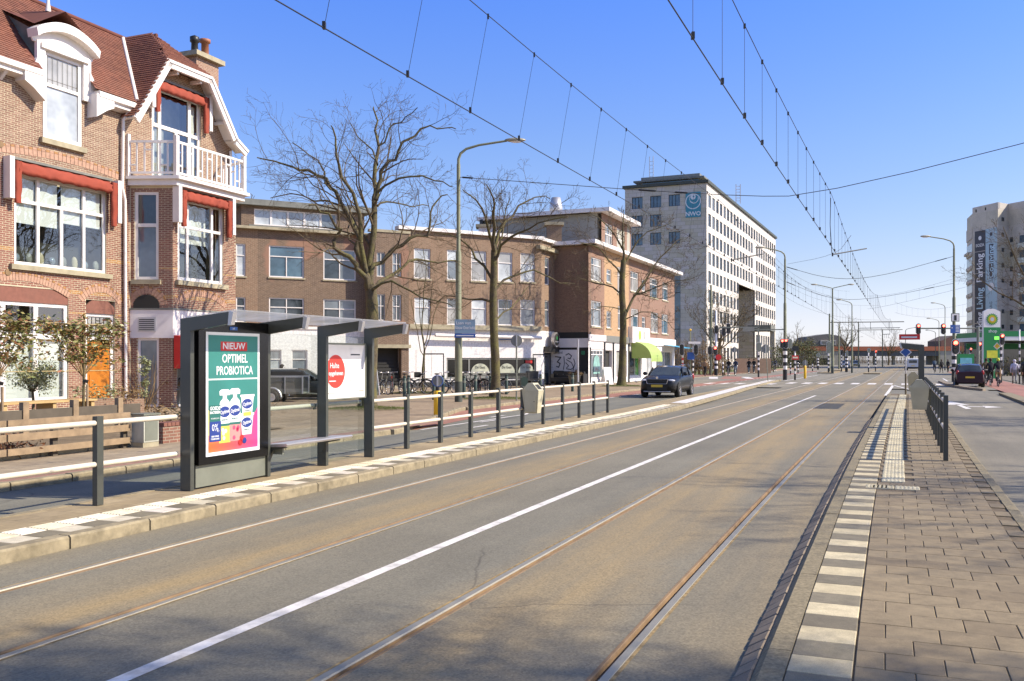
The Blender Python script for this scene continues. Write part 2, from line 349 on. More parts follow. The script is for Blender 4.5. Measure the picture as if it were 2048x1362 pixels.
# --- platforms
def kL(s): return -3.15 if s<30 else (-3.15-1.45*min(1,(s-30)/28)**1.3 if s<58 else -4.6-.9*min(1,(s-58)/20))
def bL(s): return -4.72 if s<32 else -4.72-.9*min(1,(s-32)/30)
ribbon('left_platform',lambda s:bL(s)+.1,lambda s:kL(s)-.14,-12,80,.115,M_platL,thick=.12,kind='structure')
PL=bpy.data.objects['left_platform']
m=MB(); m.box(-.075,.075,-.495,.495,-.12,0); kerb_me=None
def kerb_mesh(w,l,h,lip=.02):
    m=MB(); m.prism([(-w/2,-h),(w/2,-h),(w/2,-lip),(w/2-lip,0),(-w/2,0)],-l/2,l/2,'y'); return m
km=kerb_mesh(.155,.985,.15); kme=km.mesh('kerb_stone',M_kerb)
def put(me,name,parent,s,t,z,dr=0,rx=0):
    o=bpy.data.objects.new(name,me); COL.objects.link(o); o.parent=parent; o.location=Pst(s,t,z); o.rotation_euler=(0,rx,-head(s)+dr); return o
random.seed(3)
for i in range(92):
    s=-11.5+i; ds=(kL(s+.5)-kL(s-.5)); put(kme,'kerb_stone',PL,s,kL(s)-.07,.12+random.uniform(-.004,.004),dr=-math.atan(ds))
ribbon('platform_back_kerb',bL,lambda s:bL(s)+.11,-12,80,.122,M_kerb,thick=.13,parent=PL)
# striped edge of the left platform: ribbed white row and white/grey checker row
def tile_mesh(w,l,h=.03,c=.006,ribs=0,mat_=None,name='edge_tile'):
    m=MB(); a,b=w/2,l/2
    vs=[(-a,-b,-h),(a,-b,-h),(a,b,-h),(-a,b,-h),(-a,-b,-c),(a,-b,-c),(a,b,-c),(-a,b,-c),(-a+c,-b+c,0),(a-c,-b+c,0),(a-c,b-c,0),(-a+c,b-c,0)]
    fs=[(0,3,2,1)]+[(i,(i+1)%4,4+(i+1)%4,4+i) for i in range(4)]+[(4+i,4+(i+1)%4,8+(i+1)%4,8+i) for i in range(4)]+[(8,9,10,11)]
    m.add(vs,fs)
    if ribs>0:
        for i in range(ribs):
            x=-a+w*(i+.5)/ribs; m.prism([(x-.011,0),(x-.006,.006),(x+.006,.006),(x+.011,0)],-b+.012,b-.012,'y')
    if ribs<0:
        k=-ribs
        for i in range(k):
            for j in range(k):
                x=-a+w*(i+.5)/k; y=-b+l*(j+.5)/k; q=.016
                m.add([(x-q,y-q,0),(x+q,y-q,0),(x+q,y+q,0),(x-q,y+q,0),(x-q*.55,y-q*.55,.006),(x+q*.55,y-q*.55,.006),(x+q*.55,y+q*.55,.006),(x-q*.55,y+q*.55,.006)],[(0,1,5,4),(1,2,6,5),(2,3,7,6),(3,0,4,7),(4,5,6,7)])
    return m.mesh(name,mat_)
e_w=tile_mesh(.292,.294,mat_=M_tw2); e_d=tile_mesh(.292,.294,mat_=M_td); e_r=tile_mesh(.292,.294,ribs=7,mat_=M_tw2)
for i in range(130):
    s=-4+i*.3
    if s>36: break
    put(e_w if i%2 else e_d,'edge_tile',PL,s,kL(s)-.295,.118+random.uniform(-.001,.001))
    put(e_r,'ribbed_tile',PL,s,kL(s)-.595,.119)
m=MB()
ribbon('far_edge_tiles',lambda s:kL(s)-.74,lambda s:kL(s)-.15,36.2,78,.1195,M_white,parent=PL,kind='stuff')

# right platform
PR=ribbon('right_platform',3.28,5.12,-8,50,.108,M_joint,thick=.1,kind='structure')
kme2=kerb_mesh(.175,.99,.2,.018); kr=MB(); kr.prism([(-.0875,-.15),(.0875,-.15),(.0875,0),(-.035,0),(-.0875,-.05)],-.496,.496,'y'); kr=kr.mesh('kerb_stone',M_kerbR)
for i in range(58): put(kr,'kerb_stone',PR,-7.5+i,3.315,.12+random.uniform(-.003,.003),rx=random.uniform(-.01,.01))
kb=MB(); kb.prism([(-.06,-.15),(.06,-.15),(.06,-.02),(.04,0),(-.06,0)],-.496,.496,'y'); kb=kb.mesh('kerb_stone',M_kerbR)
for i in range(58): put(kb,'kerb_stone',PR,-7.5+i,5.155,.12+random.uniform(-.004,.004))
g_=tile_mesh(.125,.19,.06,.008,mat_=M_gut,name='gutter_brick')
for i in range(150):
    s=3.2+i*.2
    if s>30: break
    put(g_,'gutter_brick',PR,s,3.172,.052+random.uniform(-.004,.004),dr=random.uniform(-.03,.03),rx=-.55+random.uniform(-.04,.04))
w_=tile_mesh(.322,.297,.03,.004,mat_=M_tw); d_=tile_mesh(.322,.297,.03,.004,mat_=M_td)
for i in range(150):
    s=4.9+i*.3+.09
    if s>47.5: break
    put(w_ if i%2==0 else d_,'edge_tile',PR,s,3.57,.12+random.uniform(-.0015,.0015),dr=random.uniform(-.004,.004))
t_=tile_mesh(.293,.293,ribs=-6,mat_=M_tact,name='tactile_tile')
for i in range(114):
    s=15.2+i*.3
    if s<48.6: put(t_,'tactile_tile',PR,s,3.93,.122)
for j in range(5): put(t_,'tactile_tile',PR,14.45,3.50+j*.3 if j else 3.75,.123) if j<3 else None
p_=tile_mesh(.296,.296,.03,.004,mat_=M_tp,name='paving_tile'); ph=tile_mesh(.146,.296,.03,.004,mat_=M_tp,name='paving_tile')
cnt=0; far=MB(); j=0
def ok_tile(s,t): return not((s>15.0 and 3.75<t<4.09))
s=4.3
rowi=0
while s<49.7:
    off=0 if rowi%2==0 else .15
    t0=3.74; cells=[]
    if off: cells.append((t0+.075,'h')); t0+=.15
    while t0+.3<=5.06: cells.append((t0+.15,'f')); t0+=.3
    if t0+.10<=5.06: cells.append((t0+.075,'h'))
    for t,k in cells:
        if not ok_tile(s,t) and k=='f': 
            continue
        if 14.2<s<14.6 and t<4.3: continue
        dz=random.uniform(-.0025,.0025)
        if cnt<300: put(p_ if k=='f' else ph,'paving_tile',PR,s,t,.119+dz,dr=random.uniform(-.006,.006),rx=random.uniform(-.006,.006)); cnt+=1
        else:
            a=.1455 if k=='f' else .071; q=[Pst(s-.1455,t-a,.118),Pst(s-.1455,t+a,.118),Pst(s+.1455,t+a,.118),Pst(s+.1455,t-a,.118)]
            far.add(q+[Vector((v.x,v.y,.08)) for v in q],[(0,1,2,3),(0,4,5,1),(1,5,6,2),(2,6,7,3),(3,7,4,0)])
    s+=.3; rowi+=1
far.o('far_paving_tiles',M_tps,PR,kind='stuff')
# painted wedge at the platform's far end
def linest(pts,w_,z=.006):
    r=[]
    for (s0,t0),(s1,t1) in zip(pts,pts[1:]):
        d=Vector((s1-s0,t1-t0)); d.normalize(); nx=Vector((-d.y,d.x))*w_/2
        r.append([(s0+nx.x,t0+nx.y),(s0-nx.x,t0-nx.y),(s1-nx.x,t1-nx.y),(s1+nx.x,t1+nx.y)])
    return r
quads_st('wedge_marking',linest([(50.2,3.15),(70,3.15),(51.5,5.25)],.16),.006,M_white,kind='structure')
# --- left road, pavement, cycle lane
def rl(s): return -7.0 if s<21 else (-7.0-2.85*min(1,(s-21)/9) if s<60 else -9.85)
ribbon('left_road',rl,bL,-14,62,.001,M_road,kind='structure')
ribbon('left_cycle_lane',lambda s:rl(s)+.02,lambda s:min(rl(s)+1.4*min(1,max(0,(s-21)/8)),-7.0),22,150,.006,M_red,kind='structure')
q=[]
s=23
while s<120:
    q.append((s,s+1.1,rl(s)+1.42,rl(s)+1.53)); s+=2.1
quads_st('cycle_lane_dashes',q+linest([(22,-7.02),(29,-7.06),(33,-8.25)],.1),.010,M_white,kind='structure')
ribbon('left_pavement',-75,lambda s:rl(s)-.14,-30,66,.10,M_brickpave,thick=.1,kind='structure')
LP=bpy.data.objects['left_pavement']
ribbon('left_footpath',-9.3,-7.16,-14,21,.104,M_footpath,kind='structure')
ribbon('red_path_strip',-7.55,-7.15,-14,24,.107,mat_pave('red_brick_edge',(.27,.14,.11),(.31,.18,.14),(.18,.11,.09),.22,.1,.008),kind='structure')
for i in range(78): 
    s=-12+i; ds=rl(s+.5)-rl(s-.5); put(kme,'kerb_stone',LP,s,rl(s)-.07,.115+random.uniform(-.006,.006),dr=-math.atan(ds))
m=MB()
# --- right road and beyond
ribbon('right_road',5.20,8.3,-14,62,.001,M_roadR,kind='structure')
ribbon('right_cycle_path',8.9,11.2,20,150,.005,M_red,kind='structure')
ribbon('right_pavement',11.2,60,-30,60,.09,M_footpath,thick=.1,kind='structure')
ribbon('right_verge',8.32,8.86,-14,54,.10,M_kerbR,thick=.12,kind='structure')
m=MB(); pts=[Pst(a,b) for a,b in [(59.5,7.95),(62,7.35),(66,6.8),(72,6.4),(80,6.2),(80,6.5),(72,6.75),(66,7.2),(62,7.75),(60,8.15)]]
m.prism([(p.x,p.y) for p in pts],0,.13,'z').o('kerb_island',M_gut,kind='structure')
ribbon('junction',-22,30,62,330,-.004,M_junc,kind='structure',step=10)
ribbon('junction_left',-60,-22,66,330,-.02,M_junc,kind='structure',step=10)
arrow=[(37.9,6.1),(38.4,6.42),(39.6,6.35),(39.9,6.9),(39.3,6.95),(41.2,7.25),(42.2,6.9),(41.3,6.85),(40.9,6.3),(42.6,6.2),(42.3,5.95),(44.2,5.7),(43.2,5.25),(42.5,5.45),(41.6,5.6),(41.9,5.95)]
def poly_st(name,pts,z,mt,**k):
    m=MB(); m.add([Pst(a,b,z) for a,b in pts],[tuple(range(len(pts)))]); return m.o(name,mt,**k)
m=MB()
for pts in ([(38.2,6.05),(41.8,5.86),(41.8,6.02),(38.4,6.25)],[(41.4,5.55),(41.4,6.35),(44.6,5.75)],[(39.9,6.2),(40.25,6.2),(40.25,6.8),(39.9,6.8)],[(39.3,6.75),(40.9,6.75),(40.1,7.4)]):
    m.add([Pst(a,b,.006) for a,b in pts],[tuple(range(len(pts)))])
m.o('turn_arrow',M_white,kind='structure')
zb=[(71.5,75.2,t,t+.55) for t in [-4.2+1.12*i for i in range(10)]]+[(68.5,71.5,t,t+.5) for t in [-9.6+1.1*i for i in range(5)]]
quads_st('zebra_crossing',zb,.008,M_white,kind='structure')
dq=[(150,150.5,-7,5),(128,128.4,-12,-6),(100,109,4.1,4.3),(112,121,4.1,4.3),(84,96,6.9,7.05)]+[(96+i*6,98+i*6,-8,-7.8) for i in range(8)]+[(80,110,-5.35,-5.2)]
quads_st('junction_lines',dq,.008,M_white,kind='structure')
poly_st('cycle_crossing',[(86,-11.6),(86,-9.9),(98,-11.5),(99,-13.6)],.007,M_red,kind='structure')
quads_st('crossing_bars',[[(88,-9.6),(88,-8.9),(96,-10.6),(96,-11.4)],[(86,-12.6),(86,-11.8),(96,-13.7),(96,-14.6)]],.008,M_white,kind='structure')
# traffic islands in the junction
for s0,s1,t0,t1,nm in ((120,128,-1.0,0.9,'a'),(124,140,-6.6,-4.9,'b'),(150,170,-6.9,-5.3,'c')):
    ribbon('traffic_island',t0,t1,s0,s1,.12,M_rustpave if 'M_rustpave' in globals() else M_platL,thick=.13,kind='structure')
    put_=MB()
ribbon('verge_grass',-60,-15.5,66,96,.03,M_grass,thick=.05,kind='structure',step=6)
ribbon('verge_grass_far',-24,-15.8,99,230,.03,M_grass,thick=.05,kind='structure',step=8)
ribbon('side_cycle_path',-16.6,-15.2,62,230,.062,M_red,kind='structure',step=8)
ribbon('side_pavement',-18.5,-14.9,62,230,.05,M_footpath,thick=.06,kind='structure',step=8)
ribbon('right_forecourt',11.5,60,60,330,.03,M_roadR,kind='structure',step=10)
# ================================================================ STREET FURNITURE
M_dgrey=mat('anthracite_steel',(.06,.066,.066),.4,var=.1,sc=4,coat=.2)
M_lgrey=mat('grey_painted_steel',(.20,.22,.215),.4,.2,var=.1,sc=4)
M_cream=mat('cream_tube',(.66,.62,.50),.45,var=.08,sc=3,dirt=.2)
M_creambin=mat('cream_bin',(.50,.48,.40),.45,var=.08,sc=3,dirt=.15)
M_olive=mat('olive_pole',(.20,.215,.155),.6,var=.14,sc=2,dirt=.2)
M_olived=mat('dark_pole_base',(.06,.07,.065),.6,var=.14)
M_black=mat('black_paint',(.016,.016,.018),.45,var=.1)
M_blackm=mat('black_matte',(.025,.025,.026),.8,var=.1)
M_wht=mat('white_gloss',(.78,.77,.74),.4,var=.05)
M_alu=mat('aluminium',(.55,.56,.57),.4,.7,var=.08)
M_backsign=mat('sign_back_grey',(.22,.23,.25),.5,.3,var=.08)
M_glass=mat_glass('clear_glass',(.88,.92,.91),.02,1.45)
def _rg():
    m,n,b=nodes('frosted_roof_glass'); b.inputs['Roughness'].default_value=.2; g=pos(n)
    c=mix(n,ramp(n,noise(n,g,2.2,5,.7),[(.4,0),(.7,.55)]),(.60,.63,.66),(.30,.31,.26)); n.links.new(c,b.inputs['Base Color'])
    tl=n.nodes.new('ShaderNodeBsdfTranslucent'); n.links.new(c,tl.inputs['Color']); mx=n.nodes.new('ShaderNodeMixShader'); mx.inputs[0].default_value=.6
    n.links.new(b.outputs[0],mx.inputs[1]); n.links.new(tl.outputs[0],mx.inputs[2]); tr=n.nodes.new('ShaderNodeBsdfTransparent'); m2=n.nodes.new('ShaderNodeMixShader'); m2.inputs[0].default_value=.45; n.links.new(mx.outputs[0],m2.inputs[1]); n.links.new(tr.outputs[0],m2.inputs[2]); n.links.new(m2.outputs[0],n.nodes['Material Output'].inputs[0]); return m
M_roofglass=_rg()
M_yellow=mat('yellow_plastic',(.80,.50,.02),.4,var=.06)
M_red=mat_road('x',(.27,.125,.105),(.33,.165,.135)) if False else M_red
M_blue=mat('sign_blue',(.03,.10,.42),.4,var=.04)
M_redp=mat('sign_red',(.62,.03,.03),.4,var=.04)
M_lamp=mat('lamp_housing',(.33,.32,.29),.5,.3)
M_lens=mat('lens_dark',(.03,.03,.03),.2,var=0)
M_redlit=mat('red_lens_lit',(.8,.02,.02),.3,var=0,emit=(1,.08,.05,6))
M_brown=mat('brown_pole',(.16,.13,.09),.6)
def text(parent,body,x,z,size,mt,y=-.003,sx=1.,align='CENTER',name='lettering',rz=0,bold=0.,ext=.001,rot=None):
    cu=bpy.data.curves.new(name,'FONT'); cu.body=body; cu.size=size; cu.align_x=align; cu.align_y='CENTER'; cu.extrude=ext; cu.offset=bold; cu.resolution_u=2
    t=bpy.data.objects.new(name,cu); COL.objects.link(t)
    dg=bpy.context.evaluated_depsgraph_get(); me=bpy.data.meshes.new_from_object(t.evaluated_get(dg)); bpy.data.objects.remove(t)
    me.materials.clear(); me.materials.append(mt)
    o=bpy.data.objects.new(name,me); COL.objects.link(o); o.parent=parent; o.location=(x,y,z); o.rotation_euler=rot or (R(90),0,rz); o.scale=(sx,1,1); return o

# --- railings: posts and tubes
pm=MB().box(-.036,.036,-.045,.045,0,1.0).mesh('post',M_dgrey)
pmr=MB().box(-.036,.036,-.045,.045,0,1.06).mesh('post',M_dgrey)
def railing(name,label,ss,t,heights,z0,ends=(0,0),me=pm,loc_s=None,group=None):
    s0=ss[0]; e=thing_st(name,label,'railing',s0,t,z0,group)
    inv=e.matrix_basis.inverted()
    for s in ss:
        o=bpy.data.objects.new('post',me); COL.objects.link(o); o.parent=e; o.location=inv@Pst(s,t,z0); o.rotation_euler=(0,0,-head(s)+head(s0))
    pts=[s0-ends[0]]+list(ss)+[ss[-1]+ends[1]]
    pts=[p for i,p in enumerate(pts) if i==0 or p>pts[i-1]+.01]
    for a,b in zip(pts,pts[1:]):
        for h in heights:
            m=MB(); A=inv@Pst(a+.03,t,z0+h); B=inv@Pst(b-.03,t,z0+h); m.tube([A,B],.031,12); m.o('rail_tube',M_cream,e)
    return e
railing('railing','grey post railing with two cream tubes left of the poster panel',[5.27,6.67,8.07,9.47],-4.35,(.925,.46),.12,(1.6,1.26),group='platform railings')
railing('railing','long grey post railing with cream tubes right of the glass shelter',[16.60,17.95,19.34,20.79,22.22,23.61,25.05,26.42,27.75,29.13],-4.37,(.925,.46),.12,(1.42,0),group='platform railings')
railing('railing','dark post railing along the right platform beside the road',[18.2+1.42*i for i in range(13)],4.70,(.95,.5),.12,(0,0),me=pmr,group='platform railings')
railing('railing','short railing of cream tubes running behind the shelter glass',[12.32,13.76,15.10],-4.42,(.925,),.12,(0,0),me=MB().box(-.01,.01,-.02,.02,.86,.95).mesh('clamp',M_dgrey),group='platform railings')

# --- tram shelters
def shelter(label,s0,t,side,z0=.12,bays=3,H=2.15,ss=None):
    e=thing_st('tram_shelter',label,'shelter',s0,t,z0,'tram shelters'); L=[0]+[x-s0 for x in ss[1:]]
    fm=MB(); q=side
    # post and cantilever arm in one bent profile (local x towards the track = q)
    prof=[(-.075,0),(.085,0),(.085,H-.155),(.64,H-.075),(.70,H+.05),(.67,H+.075),(-.075,H)]
    prof=[(x*q,z) for x,z in prof]
    if q<0: prof=prof[::-1]
    fm.prism(prof,-.033,.033,'y'); fme=fm.mesh('frame',M_dgrey)
    cap=MB().prism([(.66*q,H-.09),(.71*q,H-.085),(.745*q,H+.07),(.68*q,H+.085)],-.035,.035,'y').mesh('arm_cap',M_alu)
    for y in L:
        o=inst(bpy.data.objects.new('frame',fme),e,(0,y,0)); c=bpy.data.objects.new('arm_cap',cap); COL.objects.link(c); c.parent=o
    for a,b in zip(L,L[1:]):
        m=MB(); x0,x1=-.02*q,.72*q
        m.add([(x0,a+.01,H+.012),(x1,a+.01,H+.092),(x1,b-.01,H+.092),(x0,b-.01,H+.012),(x0,a+.01,H+.026),(x1,a+.01,H+.106),(x1,b-.01,H+.106),(x0,b-.01,H+.026)],[(0,3,2,1),(4,5,6,7),(0,1,5,4),(1,2,6,5),(2,3,7,6),(3,0,4,7)])
        m.o('roof_pane',M_roofglass,e)
    return e,L
sh,L=shelter('dark grey tram shelter with poster panel, bench and glass roof on left platform',10.76,-4.24,1,ss=[10.76,12.30,13.74,15.11])
x=-.06
for a,b in zip(L[1:],L[2:]):
    MB().box(x-.005,x+.005,a+.04,b-.04,.10,2.02).o('back_pane',M_glass,sh)
MB().box(-.02,.22,1.66,1.70,.30,.44).o('bench_bracket',M_lgrey,sh)
bn=MB(); bn.prism([(-.02,.40),(.34,.42),(.36,.445),(.34,.46),(-.02,.44)],1.58,3.28,'y'); bn.o('bench_seat',M_alu,sh)
for y in (1.62,2.96):
    MB().prism([(-.03,.18),(.03,.2),(.10,.36),(.32,.40),(.32,.425),(-.03,.42)],y-.02,y+.02,'y').o('bench_bracket',M_dgrey,sh)
m=MB(); m.box(-.035,.035,2.955,3.0,1.3,1.36); 
# poster panel between the first two frames: black case, glazed poster, grey plinth
y0,y1=.10,1.50
MB().box(-.06,.05,y0,y1,.02,.32).o('plinth',M_lgrey,sh)
case=MB().box(-.08,.10,y0,y1,.30,2.14).o('poster_case',mat('case_black',(.003,.003,.0035),.22,var=0),sh)
mp_=lambda n,c,r=.5: mat(n,c,r,var=.03)
P_g=mat('poster_green',(.035,.20,.165),.5,var=.12,sc=2); P_w=mp_('poster_white',(.72,.72,.70)); P_r=mp_('poster_red',(.55,.025,.02)); P_navy=mp_('poster_navy',(.02,.045,.22))
P_y=mp_('poster_yellow',(.85,.62,.08)); P_o=mp_('poster_orange',(.80,.22,.03)); P_p=mp_('poster_pink',(.70,.07,.15)); P_dg=mp_('poster_dark_green',(.025,.14,.11)); P_cr=mp_('poster_cream',(.80,.72,.50)); P_pk2=mp_('poster_salmon',(.78,.25,.22))
def grad(name,cols,axis=1,lo=0,hi=1):
    m,n,b=nodes(name); b.inputs['Roughness'].default_value=.5; sp=n.nodes.new('ShaderNodeSeparateXYZ'); n.links.new(pos(n,'obj'),sp.inputs[0])
    mr=N(n,'ShaderNodeMapRange'); n.links.new(sp.outputs[axis],mr.inputs[0]); mr.inputs[1].default_value=lo; mr.inputs[2].default_value=hi
    n.links.new(ramp(n,mr.outputs[0],[(i/(len(cols)-1),c) for i,c in enumerate(cols)]),b.inputs['Base Color']); return m
# poster frame of reference: empty-free, child of case; local X' = along +y, drawn on the face x=.10
pw,ph_=1.12,1.66; pc=(y0+y1)/2-.04; pb=.40
pst=bpy.data.objects.new('poster',MB().box(-pw/2,pw/2,-.004,0,0,ph_).mesh('poster',P_w)); COL.objects.link(pst); pst.parent=sh; pst.location=(.104,pc,pb); pst.rotation_euler=(0,0,R(90)); pst.scale=(.96,1,.96)
def pp(name,pts,d,mt): m=MB(); m.prism(pts[::-1],-d,-d+.0006,'y'); return m.o(name,mt,pst)
def rect(x0,x1,z0,z1): return [(x0,z0),(x1,z0),(x1,z1),(x0,z1)]
a=pw/2-.045
pp('print_top',rect(-a,a,1.035,1.62),.0052,P_g); pp('print_bottom',rect(-a,a,.05,1.015),.0052,P_g)
pp('print_wave',[(-a,.05),(a,.05),(a,.62),(a-.05,.55),(.3,.47),(0,.36),(-.2,.40),(-.38,.50),(-a,.58)],.0058,grad('poster_warm',[(.75,.16,.03),(.80,.10,.10),(.72,.05,.22)],0,-a,a))
pp('print_yellow',[(-a,.28),(-.1,.30),(-.15,.42),(-.33,.48),(-.45,.56),(-a,.62)],.0062,P_y)
pp('red_label',rect(-.27,.28,1.41,1.535),.0062,P_r)
text(pst,'NIEUW',0.0,1.472,.125,P_w,-.007,1.15,bold=.002); text(pst,'OPTIMEL',0.02,1.30,.165,P_w,-.007,.82,bold=.0028); text(pst,'PROBIOTICA',0.02,1.135,.165,P_w,-.007,.80,bold=.0028)
def bottle(x,z0,wd,fr,d):
    pp('bottle_body',[(x-wd,z0),(x+wd,z0),(x+wd,z0+.50),(x+wd*.8,z0+.56),(x+wd*.35,z0+.60),(x+wd*.35,z0+.66),(x-wd*.35,z0+.66),(x-wd*.35,z0+.60),(x-wd*.8,z0+.56),(x-wd,z0+.50)],d,P_w)
    pp('bottle_cap',[(x-wd*.9,z0+.645),(x+wd*.9,z0+.645),(x+wd*.95,z0+.70),(x+wd*.6,z0+.725),(x-wd*.6,z0+.725),(x-wd*.95,z0+.70)],d+.0004,P_w)
    pp('bottle_fruit',[(x-wd,z0),(x+wd,z0),(x+wd,z0+.22),(x,z0+.25),(x-wd,z0+.22)],d+.0006,fr)
    pp('bottle_green',rect(x-wd,x+wd,z0+.225,z0+.26),d+.0008,P_dg)
    m=MB(); m.disc((x,z0+.42),wd*.98,20,'y',(-d-.0010,-d-.0004),r2=.075); m.o('brand_oval',P_navy,pst)
    text(pst,'Optimel',x,z0+.42,.072,P_w,-d-.002,.78,bold=.0012,rot=(R(90),R(-8),0)); text(pst,'PROBIOTICA',x,z0+.31,.028,P_g,-d-.002,.9)
bottle(-.19,.16,.115,P_y,.0070); bottle(.02,.17,.115,P_pk2,.0085)
for i in range(9):
    rr=random.Random(i); x=(-.19 if i%2 else .03)+rr.uniform(-.06,.06); m=MB(); m.disc((x,.2+rr.uniform(0,.16)),.03,12,'y',(-.0108,-.0100)); m.o('fruit_print',P_cr if i%2 else P_p,pst)
for x,z in ((.28,.50),(.27,.24)):
    pp('tub_print',[(x-.10,z),(x+.10,z),(x+.145,z+.28),(x-.135,z+.28)],.0090,P_w); pp('tub_lid',rect(x-.15,x+.16,z+.27,z+.30),.0094,P_w)
    m=MB(); m.disc((x,z+.17),.115,20,'y',(-.0102,-.0096),r2=.07); m.o('brand_oval',P_navy,pst); text(pst,'Optimel',x,z+.17,.07,P_w,-.0112,.78,bold=.0012,rot=(R(90),R(-8),0)); text(pst,'PROBIOTICA',x,z+.07,.022,P_dg,-.0112,.9)
pp('tub_yellow',[(.20,.50),(.36,.50),(.37,.56),(.19,.55)],.0105,P_y)
for x,z,c in ((.16,.20,P_r),(.22,.16,P_navy),(.13,.14,P_r)): m=MB(); m.disc((x,z),.045,14,'y',(-.0116,-.0110)); m.o('berry_print',c,pst)
pp('green_badge',rect(-.50,-.28,.46,.68),.0100,P_dg); pp('navy_badge',rect(-.50,-.27,.19,.46),.0100,P_navy)
text(pst,'GOEDE',-.39,.635,.068,P_w,-.0112,.9,bold=.002); text(pst,'BACTERIËN',-.39,.58,.045,P_w,-.0112,.85,bold=.002); text(pst,'VITAMINE B+D',-.39,.50,.028,P_w,-.0112,.9)
text(pst,'0%',-.39,.375,.13,P_w,-.0112,.85); text(pst,'VET',-.33,.325,.03,P_w,-.0112); text(pst,'GEEN SUIKER',-.39,.26,.028,P_w,-.0112,.9,bold=.001); text(pst,'TOEGEVOEGD',-.39,.225,.028,P_w,-.0112,.9,bold=.001)
pl=bpy.data.objects.new('maker_plate',MB().box(-.075,.075,-.003,0,-.022,.022).mesh('maker_plate',M_blue)); COL.objects.link(pl); pl.parent=sh; pl.location=(.104,pc,2.05); pl.rotation_euler=(0,0,R(90)); text(pl,'jcd',0,0,.035,P_w,-.004)
m=MB(); m.box(-.07,-.045,3.02,4.33,1.16,1.86)
# notice panel "Halte opgeheven" in the last bay
nb=bpy.data.objects.new('notice_board',MB().box(-.58,.58,-.02,.01,0,.86).mesh('notice_board',M_wht)); COL.objects.link(nb); nb.parent=sh; nb.location=(-.03,3.66,1.02); nb.rotation_euler=(0,0,R(90))
for rct in (rect(-.60,.60,.86,.885),rect(-.60,.60,-.02,0),rect(-.61,-.58,0,.86),rect(.58,.61,0,.86)): MB().prism(rct,-.03,.012,'y').o('board_frame',M_lgrey,nb)
m=MB(); m.disc((-.30,.43),.265,28,'y',(-.024,-.021)); m.o('red_disc',mat('notice_red',(.66,.05,.04),.5,var=.05),nb)
text(nb,'Halte',-.34,.52,.12,P_w,-.026,bold=.001); text(nb,'opgeheven',-.30,.40,.10,P_w,-.026,.95,bold=.002); MB().box(-.49,-.30,-.026,-.024,.27,.285).o('printed_line',P_w,nb)
for i,(x0,x1,z0,z1) in enumerate([(.12,.13,.25,.6),(.32,.33,.25,.6),(.12,.50,.28,.286),(.12,.52,.20,.203),(-.52,0,.08,.09)]): MB().prism(rect(x0,x1,z0,z1),-.022,-.0205,'y').o('printed_line',mat('notice_grey',(.35,.35,.35),.6,var=0) if i==0 else bpy.data.materials['notice_grey'],nb)
MB().box(.14,.42,-.022,-.0205,.69,.71).o('printed_line',M_black,nb); MB().box(.38,.54,-.022,-.0205,.09,.11).o('printed_line',bpy.data.materials['notice_grey'],nb)

sr,_l=shelter('dark grey shelter seen from its end on the right platform',37.2,4.62,-1,ss=[37.2,38.65,40.1,41.55])
rs=MB().box(-.75,-.05,1.0,1.06,2.36,2.56).o('red_stop_sign',M_redp,sr); MB().box(-.68,-.15,.992,.998,2.42,2.48).o('white_lettering_line',P_w,rs)

# --- litter bins
def bin_():
    e=thing('litter_bin','cream litter bin clamped on the left railing','litter bin')
    m=MB(); w0,w1,d0,d1=.155,.215,.12,.17
    m.add([(-w0,-d0,0),(w0,-d0,0),(w0,d0,0),(-w0,d0,0),(-w1,-d1,.54),(w1,-d1,.54),(w1,d1,.54),(-w1,d1,.54),(-.06,-d1,.72),(.06,-d1,.72),(.06,d1,.72),(-.06,d1,.72)],
      [(3,2,1,0),(0,1,5,4),(1,2,6,5),(2,3,7,6),(3,0,4,7),(4,5,9,8),(5,6,10,9),(6,7,11,10),(7,4,8,11),(8,9,10,11)])
    b=m.o('bin_body',M_creambin,e)
    sl=(.72-.54)/(.215-.06)
    m=MB(); m.add([(x,y,.54+(.215-x)*sl+.003) for x,y in ((.095,-.12),(.19,-.12),(.19,.12),(.095,.12))],[(0,1,2,3)]); m.o('opening',M_blackm,e)
    MB().box(-.14,.14,-.172,-.168,.03,.5).o('door_panel',M_creambin,e)
    MB().sph((.10,-.175,.28),.012,8,6).o('lock',M_black,e)
    MB().box(-.26,-.20,-.03,.03,.1,.5).o('clamp',M_dgrey,e)
    return e
bn_=bin_(); k=Pst(22.22,-4.10,.12+.36); bn_.location=k; bn_.rotation_euler=(0,0,-head(22.2)); bn_['group']='litter bins'
copy_tree(bn_,Pst(25.9,4.42,.56),-head(26)+PI,'cream litter bin on the right railing, nearer one')
copy_tree(bn_,Pst(40.6,4.35,.56),-head(40)+PI,'cream litter bin beside the blue diamond sign pole')

